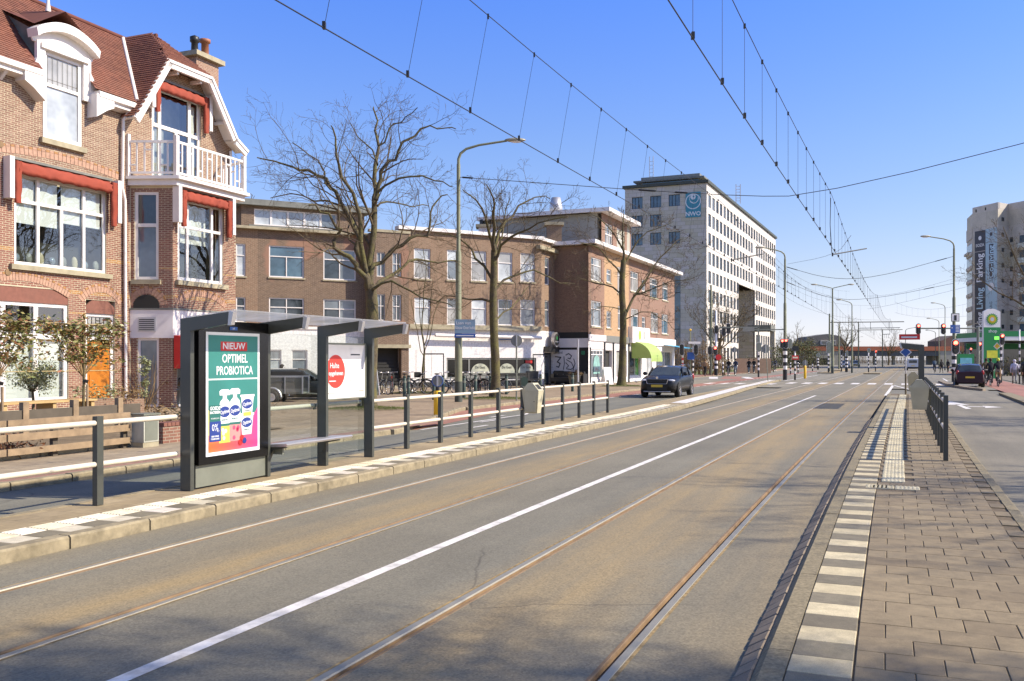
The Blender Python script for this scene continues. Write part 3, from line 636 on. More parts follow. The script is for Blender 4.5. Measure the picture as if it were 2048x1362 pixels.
# --- lamp posts
def lamp(label,px,Y,H,side,base=.145,reach=1.9,double=False,dark=.9,stripes=0,z0=0):
    e=thing('street_lamp',label,'street lamp',(wx(px,Y),Y,z0),-head(Y*1.08)*0,'street lamps')
    m=MB(); m.lathe([(base,0),(base,H*.30),(base*.82,H*.31),(base*.78,H*.60),(base*.55,H*.61),(base*.5,H-.5)],16); m.o('pole',M_olive,e)
    if dark: MB().lathe([(base+.006,0),(base+.006,dark)],16).o('dark_sleeve',M_olived,e)
    for q in ((-1,1) if double else (side,)):
        pts=[(0,0,H-.55),(0,0,H-.3),(q*.08,0,H-.08),(q*.3,0,H+.10),(q*.8,0,H+.25),(q*reach,0,H+.42)] if not double else [(0,0,H-.5),(q*.1,0,H-.38),(q*1.2,0,H-.12),(q*reach,0,H+.05)]
        ar=MB().tube(pts,[.062,.06,.055,.05,.045,.04],8) if not double else MB().tube(pts,.05,8)
        a_=ar.o('arm',M_olive,e); p=pts[-1]
        h=MB(); h.sph((p[0]+q*.32,0,p[2]+.03),(.42,.14,.085),12,8); h.o('lamp_head',M_lamp,a_)
        g=MB(); g.sph((p[0]+q*.36,0,p[2]-.02),(.28,.11,.06),10,6); g.o('lamp_glass',M_wht,a_)
    if stripes:
        z=.85
        for i in range(stripes): MB().lathe([(base+.02,z),(base+.02,z+.30)],16).o('stripe_band',M_wht if i%2==0 else M_black,e); z+=.30
        MB().lathe([(base+.021,0),(base+.021,.85)],16).o('stripe_band',M_black,e)
    return e
l1=lamp('tall olive street lamp in front of the brick houses, blue street sign on it',917,36.2,9.9,1)
s_=bpy.data.objects.new('street_sign',MB().box(-.36,.44,-.02,.02,-.27,.27).mesh('street_sign',mat('pale_blue_sign',(.20,.31,.50),.4,var=.04))); COL.objects.link(s_); s_.parent=l1; s_.location=(.22,-.16,3.05)
MB().box(-.37,.45,-.018,.018,-.44,-.28).o('sub_plate',M_blue,s_)
text(s_,'Laan van',-.02,.13,.17,P_w,-.024,bold=.0012); text(s_,'Nieuw Oost Indië',.04,-.06,.17,P_w,-.024,.62,bold=.0012); MB().box(-.3,.38,-.024,-.021,-.38,-.34).o('white_lettering_line',P_w,s_)
l2=lamp('olive street lamp with striped foot and red signals at the end of the left platform',1570,75,10.3,-1,.15,1.7,stripes=8,z0=.1)
lamp('double armed street lamp beyond the crossing',1665,116,11.1,1,.17,2.0,double=True)
lamp('single armed lamp just right of the double armed lamp',1704,122,9.2,-1,.12,1.4)
l5=lamp('tall street lamp on the right carrying square and blue signs',1908,72,10.9,-1,.15,1.9,stripes=8)
lamp('small distant lamp left of the right signal gantry',1878,170,8.9,-1,.1,1.6)
lamp('distant lamp above the right end of the viaduct',1890,150,10.5,-1,.1,1.6)
lamp('distant lamp with arm to the right behind the far shelter',1811,190,7.9,1,.12,1.9)
lamp('farthest thin lamp by the viaduct supports',1871,210,8.0,-1,.1,1.6)
# --- signs
def disc_sign(label,px,Y,r,zc,H,base=.03,mt=None,cat='traffic sign',z0=0,rim=None,slant=0):
    e=thing('round_sign',label,cat,(wx(px,Y),Y,z0),0)
    MB().tube([(slant,0,0),(0,0,H)],base,8).o('pole',M_lgrey,e)
    m=MB(); m.disc((0,zc),r,28,'y',(-.012,.002)); d=m.o('sign_disc',mt or M_backsign,e)
    if rim:
        m=MB(); m.tube([(r*math.cos(a),-.006,zc+r*math.sin(a)) for a in [2*PI*i/28 for i in range(29)]],.014,6,cap=False); m.o('sign_rim',rim,e)
    MB().box(-.022,.022,-.05,-.014,zc-r*.95,zc+r).o('clamp_rail',M_alu,e)
    return e
disc_sign('grey back of a round sign on a thin pole by the second tree',1033,37.4,.23,2.42,2.66,.035,z0=.1)
disc_sign('grey round sign back on a leaning pole before the office crossing',1531,71,.33,2.58,2.95,.035,slant=.2)
disc_sign('grey round sign back on thin pole right of the walking man',1469,108,.32,2.9,3.3,.04)
yb=disc_sign('round sign with blue rim mounted on a yellow bollard',875,27.6,.165,1.12,1.25,.02,rim=M_blue)
MB().lathe([(.05,.0),(.05,.08),(.09,.10),(.115,.12),(.115,.80),(.09,.83)],12).o('yellow_bollard',M_yellow,yb); MB().lathe([(.06,.83),(.06,.95)],12).o('black_collar',M_black,yb)
yb2=disc_sign('round sign back on the small yellow bollard at the crossing',1610,85,.26,1.45,1.6,.03)
MB().lathe([(.08,.0),(.12,.1),(.12,1.15),(.08,1.2)],12).o('yellow_bollard',M_yellow,yb2)
ds=thing('diamond_sign','blue diamond sign on a thin brown pole at the end of the right platform','traffic sign',Pst(48.5,4.05,.1),-head(48))
MB().tube([(0,0,0),(0,0,1.0)],.045,8).o('pole_foot',M_brown,ds); MB().tube([(0,0,1.0),(0,0,2.2)],.028,8).o('pole',M_alu,ds)
m=MB(); m.prism([(-.26,2.0),(0,1.74),(.26,2.0),(0,2.26)],-.05,-.035,'y'); m.o('white_border',M_wht,ds); m=MB(); m.prism([(-.21,2.0),(0,1.79),(.21,2.0),(0,2.21)],-.054,-.051,'y'); m.o('blue_face',M_blue,ds)
# --- traffic signals
def signal_head(parent,x,z,w=.32,h=.95,lit=True,y=-.18,back=False,rz=0):
    m=MB(); r=w/2; pts=[(x+r*math.cos(a),z+h/2-r+r*math.sin(a)) for a in [PI*i/10 for i in range(11)]]+[(x+r*math.cos(a),z-h/2+r+r*math.sin(a)) for a in [PI+PI*i/10 for i in range(11)]]
    m.prism(pts[::-1],y-.02,y+.12,'y'); hd=m.o('signal_head',M_black if not back else M_lgrey,parent)
    m=MB(); pts2=[(x+(px-x)*1.12,z+(pz-z)*1.05) for px,pz in pts]; m.prism(pts2[::-1],y+.0,y+.02,'y'); m.o('white_backboard',M_wht,hd)
    if not back:
        for i in range(3):
            zz=z+h/2-r-i*(h-2*r)/2; m=MB(); m.disc((x,zz),r*.62,14,'y',(y-.05,y-.02)); m.o('lens',M_redlit if (i==0 and lit) else M_lens,hd)
            m=MB(); m.tube([(x+r*.7*math.cos(a),y-.03-.10*max(0,math.sin(a)),zz+r*.7*math.sin(a)) for a in [PI*i_/6 for i_ in range(7)]],.012,4); m.o('visor',M_black,hd)
    return hd
def striped_pole(label,px,Y,H,base=.09,n=6,bh=.28,foot=.8,z0=0,name='traffic_signal',top=None):
    e=thing(name,label,'traffic light' if name=='traffic_signal' else 'bollard',(wx(px,Y),Y,z0),0,'striped signal poles' if name=='traffic_signal' else None)
    MB().lathe([(base*.9,0),(base*.9,H),(0,H)],12).o('pole',M_wht if top is None else top,e)
    MB().lathe([(base,0),(base,foot)],12).o('black_foot',M_black,e); z=foot
    for i in range(n): MB().lathe([(base,z),(base,z+bh)],12).o('stripe_band',M_wht if i%2==0 else M_black,e); z+=bh
    return e
signal_head(l2,-.28,2.95,.30,.75); signal_head(l2,.02,2.95,.30,.80); signal_head(l2,.36,2.95,.30,.75,False,back=True)
MB().box(-3.3,0,-.05,.05,4.05,4.13).o('gantry_arm',M_lgrey,l2); MB().box(-3.4,-2.5,-.06,.0,3.95,4.30).o('blank_panel',M_backsign,l2)
e=striped_pole('short striped signal pole with black head and red plate',1590,79,2.7,.08,7,.22,.55); MB().box(-.28,.28,-.14,.1,2.5,2.9).o('signal_box',M_black,e); MB().box(-.28,.28,-.12,-.08,1.75,2.1).o('red_plate',M_redp,e); MB().box(-.22,.2,-.125,-.121,1.86,1.99).o('pale_plate_face',P_cr,e)
e=striped_pole('striped signal pole below the grey gantry panel',1517,92,3.3,.09,7,.25,.7); signal_head(e,-.02,3.0,.5,.95,False,back=True); MB().box(-.06,.06,-.05,.05,3.3,5.1).o('mast',M_lgrey,e); MB().box(-3.9,0,-.05,.05,4.9,5.02).o('mast_arm',M_lgrey,e)
e=thing('signal_mast','tall olive mast with white signal pole by the office corner','traffic light',(wx(1422,100),100,0),0)
MB().lathe([(.15,0),(.14,5),(.10,9.8)],12).o('mast',M_olive,e); MB().lathe([(.12,0),(.12,7),(.0,7.1)],12,c=(.55,0,0)).o('white_mast',M_wht,e)
for i in range(7): MB().lathe([(.19,.5+i*.28),(.19,.78+i*.28)],12,c=(.55,-.0,0)).o('stripe_band',M_wht if i%2 else M_black,e)
MB().lathe([(.19,0),(.19,.5)],12,c=(.55,0,0)).o('stripe_band',M_black,e)
signal_head(e,-.15,2.75,.4,.95,False); signal_head(e,.42,2.75,.4,.9,True); signal_head(e,.55,5.0,.36,.9,False); signal_head(e,1.35,4.8,.4,1.0,False); signal_head(e,1.85,5.1,.4,1.1,False); MB().box(.55,1.9,-.03,.03,5.1,5.2).o('mast_arm',M_lgrey,e)
m=MB(); m.disc((.75,2.0),.32,20,'y',(-.3,-.27)); m.o('red_round_sign',M_redp,e)
e=striped_pole('pair of signals on striped poles at the shop corner',1386,70,2.75,.06,9,.2,.5); signal_head(e,.19,2.5,.3,.8,False); signal_head(e,-.88,2.5,.3,.85,False); MB().lathe([(.06,.4),(.06,2.9)],8,c=(-.78,0,0)).o('second_pole',M_wht,e)
for i in range(8): MB().lathe([(.066,.7+i*.2),(.066,.9+i*.2)],8,c=(-.78,0,0)).o('stripe_band',M_redp if i%2 else M_wht,e)
MB().tube([(-.2,0,0),(-.2,0,4.0)],.04,8).o('thin_pole',M_olive,e); MB().box(-.35,.55,-.06,-.03,2.95,3.12).o('white_street_plate',M_wht,e); MB().box(-.45,.1,-.08,-.05,1.75,2.3).o('blue_info_sign',M_blue,e); MB().sph((-.2,0,4.0),.09,8,6).o('knob',M_yellow,e)
def sig_far(label,px,Y,H,hw=.32,hh=.9,n=7,lit=False,back=False,base=.08): e=striped_pole(label,px,Y,H,base,n,.25,.7); signal_head(e,0,H-.1,hw,hh,lit,back=back); return e
sig_far('striped signal pole with pale box left of the double lamp',1657,118,3.4,.6,1.5,back=True,base=.1)
sig_far('thick striped pole right of the single armed lamp',1693,130,2.7,.3,.8,back=True,base=.2)
sig_far('slim striped pole between the two far islands lamps',1683,136,2.9,.3,.8,lit=False)
sig_far('striped signal pole on the centre island, white head',1737,125,3.1,.4,.6,back=True)
sig_far('striped signal pole with small red head behind the centre island',1751,135,3.0,.4,.5,lit=True)
sig_far('distant striped signal pole beside the white van',1810,150,2.7,.5,.7,lit=False)
sig_far('striped post in front of the grey viaduct wall',1636,160,2.6,.6,.7,back=True,base=.16)
for px,Y,h in ((1446,99,1.5),(1581,110,1.4),(1596,120,1.4),(1625,140,1.2)):
    e=striped_pole({1446:'low striped bollard left of the cyclists',1581:'low striped bollard beside the green verge',1596:'low striped bollard beyond the red plate pole',1625:'low striped post near the viaduct wall'}[px],px,Y,h,.08,4,.22,.4,name='striped_bollard'); e['group']='low striped bollards'
signal_head(l5,0,2.75,.55,1.15,y=-.25)
MB().box(-.32,.32,-.22,-.19,4.7,5.35).o('square_sign',M_lgrey,l5); MB().box(-.26,.26,-.225,-.22,4.76,5.29).o('square_face',M_wht,l5); MB().box(-.1,.1,-.235,-.225,4.8,5.2).o('black_symbol',M_black,l5)
MB().box(-.38,.36,-.22,-.19,3.8,4.45).o('blue_direction_sign',M_blue,l5); [MB().box(.02,.30,-.226,-.221,3.9+k*.11,3.95+k*.11).o('white_lettering_line',P_w,l5) for k in range(5)]; MB().box(-.30,-.22,-.226,-.221,4.18,4.26).o('white_arrow',P_w,l5)
for px,Y,l,h in ((1885,72,'x',0),(1835,72,'x',0)):
    pass
e=thing('signal_gantry','grey gantry arm with two red signals over the road','traffic light',(wx(1956,74),74,0),0)
MB().lathe([(.12,0),(.10,4.4)],12).o('gantry_pole',M_lgrey,e); MB().tube([(.0,0,4.25),(-4.8,0,4.25)],.06,8).o('gantry_arm',M_lgrey,e)
signal_head(e,-2.84,4.2,.34,.85); signal_head(e,-4.84,4.2,.34,.85)
e=sig_far('striped signal pole with red light right of the dark car',1957,76,2.95,.38,.75,lit=True)
e=sig_far('small red signal on a striped pole further down the right road',1940,105,2.9,.3,.6,lit=True)
e=sig_far('striped signal pole with red light in front of the fuel price sign',2002,70,3.4,.34,.85,lit=True,n=9)
m=MB(); m.prism([(-.62,2.75),(-.35,2.5),(-.05,2.75),(-.35,3.05)],-.1,-.08,'y'); m.o('white_border',M_wht,e); m=MB(); m.prism([(-.56,2.76),(-.35,2.56),(-.12,2.76),(-.35,2.99)],-.11,-.10,'y'); m.o('yellow_face',M_yellow,e)
e=striped_pole('tall striped pole beside the walking couple',2039,66,3.9,.05,10,.24,.7)
# bollards on the left pavement
def bollard(label,px,Y,h=.95,z0=.1):
    e=thing('bollard',label,'bollard',(wx(px,Y),Y,z0),0,'dark green bollards'); MB().lathe([(.075,0),(.075,h-.12),(.06,h-.10),(.06,h-.06),(.072,h-.05),(.05,h)],10).o('bollard_post',M_bol,e); MB().lathe([(.078,h-.3),(.078,h-.2)],10).o('band',M_lgrey,e)
M_bol=mat('bollard_green',(.025,.05,.045),.5)
for px,Y,l in ((752,43,'dark green bollard left of the leaning grey pole'),(809,40,'dark green bollard in front of the first parked bicycles'),(817,42,'dark green bollard, right one of the close pair'),(868,38,'dark green bollard just left of the yellow bollard'),(886,42,'dark green bollard behind the yellow bollard'),(928,40,'dark green bollard just right of the tall lamp'),(951,43,'dark green bollard between bicycles and lamp'),(981,40,'dark green bollard left of the second tree'),(1013,44,'dark green bollard by the cafe bench'),(1081,45,'dark green bollard near the cream bin'),(1145,48,'dark green bollard before the wall painting')): bollard(l,px,Y)
# ================================================================ BUILDINGS
M_frame=mat('white_window_frame',(.74,.73,.70),.45,var=.05,sc=2,dirt=.08)
M_pd=mat_pane('pane_dark',(.035,.045,.05)); M_pm=mat_pane('pane_grey',(.14,.16,.17)); M_pb=mat_pane('pane_blind',(.42,.44,.43),rough=.08); M_pbl=mat_pane('pane_blue',(.07,.12,.15)); M_pc=mat_pane('pane_curtain',(.30,.29,.26),rough=.1)
M_pg=mat_glass('window_glass',(.82,.88,.86),.10,1.5)
M_stone=mat('sill_stone',(.36,.33,.27),.8,var=.14,sc=4,dirt=.4)
M_mort=mat('mortar',(.50,.45,.385),.95,var=.15,sc=2)
M_brR=mat_island('red_brick',[(.185,.072,.052),(.25,.105,.077),(.205,.085,.062),(.275,.135,.10)],stain=.35,staincol=(.14,.08,.06))
M_brT=mat_island('tan_brick',[(.225,.125,.09),(.275,.165,.122),(.195,.105,.076),(.31,.20,.152)],stain=.25,staincol=(.15,.10,.07))
M_brG=mat('glazed_brick',(.36,.19,.07),.4,var=.2,sc=9)
M_brA=mat('arch_brick_pale',(.42,.26,.19),.85,var=.2,sc=9)
M_whitewall=mat('white_render',(.76,.75,.73),.8,var=.07,sc=1.2,dirt=.18)
M_tilered=mat_island('red_roof_tile',[(.17,.065,.05),(.23,.095,.07),(.20,.078,.058)],stain=.45,staincol=(.07,.045,.04),ssc=.9)
M_roofbase=mat('roof_under',(.13,.045,.035),.9)
M_awn=mat('red_awning',(.27,.05,.03),.85,var=.14,sc=3,bmp=.2,bsc=14,bd=.02)
M_lead=mat('lead_grey',(.17,.18,.19),.6,var=.2)
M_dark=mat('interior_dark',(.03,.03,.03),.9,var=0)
M_blindw=mat('blind_white',(.62,.63,.60),.8,var=.04)
M_orange=mat('orange_door',(.46,.165,.02),.35,var=.12,sc=3)
M_whbrick=mat_brick('white_painted_brick',(.78,.77,.75),(.82,.81,.79),(.68,.67,.65),stain=.15,staincol=(.4,.38,.34))
class Fac:
    def __init__(s,px,Y,ang,z=0):
        s.O=(wx(px,Y),Y); a=R(ang); s.x=(math.sin(a),math.cos(a)); s.y=(-math.cos(a),math.sin(a)); s.rz=PI/2-a; s.z=z
    def thing(s,name,label,cat,group=None): return thing(name,label,cat,(s.O[0],s.O[1],s.z),s.rz,group)
def rnd_pane(rr,ws): 
    k=rr.random()*sum(w for _,w in ws)
    for m,w in ws:
        k-=w
        if k<=0: return m
    return ws[0][0]
PW_DEF=None
def wall_cells(m,u0,u1,z0,z1,ops,y=0.,d=.14,mi=0,mr=None):
    us=sorted(set([u0,u1]+[v for o in ops for v in o[:2] if u0<v<u1])); zs=sorted(set([z0,z1]+[v for o in ops for v in o[2:4] if z0<v<z1]))
    ins=lambda u,z: any(o[0]<=u<=o[1] and o[2]<=z<=o[3] for o in ops)
    for a,b in zip(zs,zs[1:]):
        run=None
        for c,e in list(zip(us,us[1:]))+[(None,None)]:
            solid=c is not None and not ins((c+e)/2,(a+b)/2)
            if solid: run=[run[0] if run else c,e]
            if (not solid) and run: m.add([(run[0],y,a),(run[1],y,a),(run[1],y,b),(run[0],y,b)],[(0,1,2,3)],mi); run=None
    mr=mi if mr is None else mr
    for o in ops:
        a,b,c,e=o[:4]
        m.add([(a,y,c),(a,y+d,c),(a,y+d,e),(a,y,e)],[(0,1,2,3)],mr); m.add([(b,y,c),(b,y,e),(b,y+d,e),(b,y+d,c)],[(0,1,2,3)],mr)
        m.add([(a,y,e),(a,y+d,e),(b,y+d,e),(b,y,e)],[(0,1,2,3)],mr); m.add([(a,y,c),(b,y,c),(b,y+d,c),(a,y+d,c)],[(0,1,2,3)],mr)
def window(parent,u0,u1,z0,z1,rows,y=.07,fr=.07,mu=.055,dep=.06,mats=None,rr=random.Random(1),sill=.0,panes=None,fm=None,T=None,name='window',sillm=None):
    m=MB(); h=z1-z0; w_=u1-u0; bx=lambda a,b,c,e,yy=0: m.box(a,b,y+yy,y+dep,c,e,0,T)
    bx(u0,u0+fr,z0,z1); bx(u1-fr,u1,z0,z1); bx(u0+fr,u1-fr,z0,z0+fr,-.003); bx(u0+fr,u1-fr,z1-fr,z1,-.003)
    cells=[]
    for i,(a,b,vs) in enumerate(rows):
        za=z0+fr if i==0 else z0+a*h+mu/2; zb=z1-fr if i==len(rows)-1 else z0+b*h-mu/2
        if i>0: bx(u0+fr,u1-fr,z0+a*h-mu/2,z0+a*h+mu/2,-.012)
        e=[u0+fr]+[u0+v*w_ for v in vs]+[u1-fr]
        for v in vs: bx(u0+v*w_-mu/2,u0+v*w_+mu/2,za,zb,-.006)
        for j,(p,q) in enumerate(zip(e,e[1:])): cells.append((p+(mu/2 if j else 0),q-(mu/2 if j<len(e)-2 else 0),za,zb,i))
    f=m.o(name,fm or M_frame,parent)
    for k,(p,q,a,b,i) in enumerate(cells):
        pm_=MB(); pts=[(p,y+dep-.02,a),(q,y+dep-.02,a),(q,y+dep-.02,b),(p,y+dep-.02,b)]
        if T: pts=[tuple(T@Vector(v)) for v in pts]
        mt=(panes[k%len(panes)] if panes else rnd_pane(rr,mats or [(M_pd,3),(M_pm,2),(M_pb,1)]))
        pm_.add(pts,[(0,1,2,3)]).o('pane',mt,f)
    if sill: s_=MB(); s_.box(u0-.06,u1+.06,-.06,y,z0-sill,z0-.002,0,T); s_.o('sill',sillm or M_stone,f)
    return f
def shop_text(*a,**k): return text(*a,**k)
# ------------------------------------------------ the corner brick house with dormer, bay and balcony
A=Fac(241,31.5,22.3,.1); H1=A.thing('brick_house','red brick town house with dormer, corner bay, white balcony and red awnings','house')
zo=.1  # heights measured from the road, the house stands on the pavement
def z(v): return v-zo
OPS=[(-4.12,-.62,z(4.62),z(7.38)),(-5.60,-2.15,z(.45),z(3.95)),(-1.46,-.24,z(.1),z(3.72)),(-3.12,-1.66,z(8.62),z(10.5)),(1.45,3.95,z(8.1),z(11.55)),(-8.6,-6.4,z(4.62),z(7.38)),(-8.6,-6.6,z(.45),z(3.9))]
def gable(zv):   # left and right limits of the masonry at height zv
    if zv<z(10.3): return (-9.,5.75)
    return (.30+(zv-z(10.3))*.68, 5.5-(zv-z(10.3))*.72) if zv<z(12.3) else None
m=MB(); wall_cells(m,-9,5.75,0,z(10.3),[o for o in OPS],.004,.16,0); 
# gable field above the gutter line around the balcony door
g0=z(10.3); g1=z(11.55); g2=z(12.25)
def gx(zv): return gable(zv)
m.add([(gx(g0)[0],.004,g0),(1.45,.004,g0),(1.45,.004,g1),(gx(g1)[0],.004,g1)],[(0,1,2,3)]); m.add([(3.95,.004,g0),(gx(g0+.001)[1],.004,g0),(gx(g1)[1],.004,g1),(3.95,.004,g1)],[(0,1,2,3)])
m.add([(gx(g1)[0],.004,g1),(gx(g1)[1],.004,g1),(gx(g2-.001)[1],.004,g2),(gx(g2-.001)[0],.004,g2)],[(0,1,2,3)])
m.box(5.74,5.76,.004,9,0,z(10.2)); m.box(-9.0,5.75,8.9,9,0,z(10.2)); m.box(-9,-8.98,.004,9,0,z(10.2)); m.o('wall',M_mort,H1)
# brickwork in relief
def bricks(parent,intervals,z0,z1,y,matf,T=None,nsing=0,rr=random.Random(5),L=.212,Hh=.0505,P=.0635,pref=None,split=None):
    """intervals(z)->list of (a,b). returns list of brick boxes; the first nsing by pref become parts"""
    out=[]; k=0; zz=z0
    while zz+Hh<=z1:
        for a,b in intervals(zz+Hh/2):
            x=a-(.11 if k%2 else 0)
            while x<b:
                p=max(x,a)+.004; q=min(x+L,b)-.004
                if q-p>.03: out.append((p,q,zz+rr.uniform(-.001,.001),zz+Hh,rr.uniform(-.002,.003)))
                x+=L+.010
        zz+=P; k+=1
    return out
def emit(parent,bl,y,matf,T=None,sing=None):
    groups={}
    for i,(p,q,a,b,dy) in enumerate(bl):
        x0=p; vs=[(p,y+.02,a),(q,y+.02,a),(q,y+.02,b),(p,y+.02,b),(p+.002,y-.002+dy,a+.002),(q-.002,y-.002+dy,a+.002),(q-.002,y-.002+dy,b-.002),(p+.002,y-.002+dy,b-.002)]
        fs=[(4,5,6,7),(0,1,5,4),(1,2,6,5),(2,3,7,6),(3,0,4,7)]
        if T: vs=[tuple(T@Vector(v)) for v in vs]
        mt=matf(p,a)
        if sing and i in sing:
            c=MB(); c.add(vs,fs); c.o('brick',mt,parent)
        else: groups.setdefault(mt.name,(mt,MB()))[1].add(vs,fs)
    for mt,g in groups.values(): g.o('brickwork',mt,parent,kind='stuff')
def iv_main(zv):
    g=gable(zv)
    if not g: return []
    cuts=[]
    for o in OPS:
        if o[2]-.02<zv<o[3]+.02: cuts.append((o[0],o[1]))
    # arch zones above the ground-floor openings
    if z(3.95)<=zv<z(4.42) : pass
    if zv<z(8.0) and zv>0: cuts.append((.42,4.9))   # hidden behind the bay
    segs=[g]
    for c in sorted(cuts):
        n=[]
        for a,b in segs:
            if c[1]<=a or c[0]>=b: n.append((a,b)); continue
            if c[0]>a: n.append((a,c[0]))
            if c[1]<b: n.append((c[1],b))
        segs=n
    return segs
def bm_(p,a):
    if a>z(7.75): return M_brT
    if abs(a-z(3.9))<.07 and a<z(3.95): return M_brG
    if abs(a-z(5.05))<.05 or abs(a-z(3.25))<.04 : return M_brG if random.random()<.75 else M_brR
    return M_brR
bl=bricks(H1,iv_main,.02,z(12.4),0,bm_)
vis=sorted(range(len(bl)),key=lambda i:(bl[i][0]+4.6)**2+(bl[i][2]-3.4)**2 if bl[i][0]>-4.75 else 1e9)[:240]
emit(H1,bl,.0,bm_,sing=set(vis))
def arch(parent,cu,zs,w_,rise,n,T=None,y=-.012):
    r=(w_*w_/4+rise*rise)/(2*rise); cz=zs+rise-r; a0=math.asin(w_/2/r)
    for i in range(n):
        t=-a0+2*a0*(i+.5)/n; h=a0/n*.86
        for q0,q1,mt in ((r,r+.19,M_brA),(r+.198,r+.26,M_brG if i%2 else M_brA)):
         vs=[]
         for rr_ in (q0,q1):
            for s_ in (-h,h):
                for yy in (y,.02): vs.append((cu+rr_*math.sin(t+s_),yy,cz+rr_*math.cos(t+s_)))
         if T: vs=[tuple(T@Vector(v)) for v in vs]
         c=MB(); c.add(vs,[(0,2,6,4),(0,4,5,1),(2,3,7,6),(4,6,7,5),(0,1,3,2)]); c.o('arch_brick',mt,parent)
arch(H1,-3.87,z(3.72),3.4,.42,34); arch(H1,-.85,z(3.62),1.5,.38,16); arch(H1,-2.4,z(7.86),4.6,.16,30)
# windows
gp=[M_pg]
W1=window(H1,-4.12,-.62,z(4.62),z(7.38),[(0,.70,[.25,.5,.75]),(.70,1,[.25,.75])],y=.05,fr=.10,mu=.10,panes=gp)
MB().box(-4.30,-.44,-.12,.05,z(4.62)-.16,z(4.62)-.004).o('sill',M_stone,W1)
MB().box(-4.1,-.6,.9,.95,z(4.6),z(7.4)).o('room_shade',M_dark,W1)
for i,(a,b) in enumerate([(-4.0,-3.3),(-3.2,-2.45),(-2.3,-1.55),(-1.4,-.75)]): MB().box(a,b,.16,.17,z(5.9 if i<2 else 6.1),z(7.3)).o('blind',M_blindw,W1)
for i in range(8): MB().sph((-3.9+i*.43,.2,z(4.85)),(.13,.08,.14+.05*(i%3)),8,6).o('sill_ornament',[M_pm,M_lead,M_stone][i%3],W1)
W2=window(H1,-5.60,-2.15,z(.45),z(3.52),[(0,.66,[.33,.66]),(.66,1,[.33,.66])],y=.06,fr=.13,mu=.16,panes=gp)
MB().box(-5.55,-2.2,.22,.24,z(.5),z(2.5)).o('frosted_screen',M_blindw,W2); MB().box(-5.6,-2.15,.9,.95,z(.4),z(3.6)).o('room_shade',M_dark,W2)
MB().prism([(-5.6,z(3.5)),(-2.15,z(3.5)),(-2.15,z(3.75)),(-2.7,z(3.93)),(-3.5,z(4.05)),(-4.3,z(4.05)),(-5.0,z(3.95)),(-5.6,z(3.75))],.02,.08,'y').o('arch_infill',M_brR,H1)
D1=window(H1,-1.46,-.24,z(.12),z(3.3),[(0,.73,[]),(.73,1,[])],y=.08,fr=.12,mu=.10,panes=[M_orange,M_pc],name='door')
for k in range(4): MB().box(-1.22,-.48,.10,.118,z(.35+k*.52),z(.35+k*.52)+.40).o('door_panel',M_orange,D1)
for k in range(6): MB().box(-1.3+k*.17,-1.285+k*.17,.10,.118,z(2.5),z(3.15)).o('leading',M_black,D1)
MB().prism([(-1.46,z(3.28)),(-.24,z(3.28)),(-.24,z(3.5)),(-.5,z(3.7)),(-.85,z(3.8)),(-1.2,z(3.7)),(-1.46,z(3.5))],.02,.09,'y').o('arch_infill',M_brR,H1)
window(H1,-8.6,-6.4,z(4.62),z(7.38),[(0,.7,[.5]),(.7,1,[.5])],panes=[M_pm]); window(H1,-8.6,-6.6,z(.45),z(3.9),[(0,.7,[.5]),(.7,1,[.5])],panes=[M_pm])
# dormer window with curved pediment
DW=window(H1,-3.12,-1.66,z(8.62),z(11.35),[(0,.62,[]),(.62,1,[])],y=-.02,fr=.13,mu=.10,panes=[M_pb,M_pc])
MB().box(-3.25,-1.53,-.14,.04,z(8.62)-.17,z(8.62)-.004).o('sill',M_stone,DW)
for k in range(7): MB().box(-2.95+k*.19,-2.94+k*.19,-.01,.0,z(10.3),z(11.2)).o('leading',M_lead,DW)
dm=thing('dormer','x','x') ; bpy.data.objects.remove(dm)
DM=MB().box(-3.30,-1.48,.06,.9,z(10.3),z(11.9)).o('dormer',M_frame,H1)
dc=MB(); dc.box(-3.42,-3.12,-.12,.0,z(10.15),z(11.55)); dc.box(-1.66,-1.36,-.12,.0,z(10.15),z(11.55)); dc.box(-3.30,-1.48,-.20,-.02,z(11.35),z(11.50)); dc.o('dormer_jamb',M_frame,DM)
N_=14; pts=[]; cw=1.22
def archpts(c,hw,z0_,rise,off=0): return [(c-hw+2*hw*i/N_, z0_+off+rise*math.sin(PI*i/N_)**.8) for i in range(N_+1)]
top=archpts(-2.39,cw,z(11.62),.46,.22); low=archpts(-2.39,cw-.05,z(11.60),.42)
MB().prism(top+low[::-1],-.34,.1,'y').o('curved_pediment',M_frame,DM)
MB().prism(low+[(-2.39+cw-.1,z(11.5)),(-2.39-cw+.1,z(11.5))],-.06,.0,'y').o('tympanum',M_frame,DM)
sd=MB(); sd.add([(-3.34,-.0,z(10.45)),(-3.34,-.0,z(11.85)),(-3.34,1.7,z(12.75)),(-3.34,1.2,z(11.9))],[(0,1,2,3)]); sd.o('dormer_cheek',M_lead,DM)
dr=MB(); dr.add([(-3.55,-.15,z(12.0)),(-2.4,-.15,z(12.75)),(-2.4,2.1,z(13.1)),(-3.4,2.1,z(13.0))],[(0,1,2,3)]); dr.add([(-2.4,-.15,z(12.75)),(-1.2,-.15,z(12.0)),(-1.3,2.1,z(12.9)),(-2.4,2.1,z(13.1))],[(0,1,2,3)]); dr.o('dormer_roof',M_roofbase,DM)
MB().lathe([(.09,0),(.05,.3),(.015,.95)],8,c=(-2.4,.6,z(12.85))).o('finial',M_frame,DM)
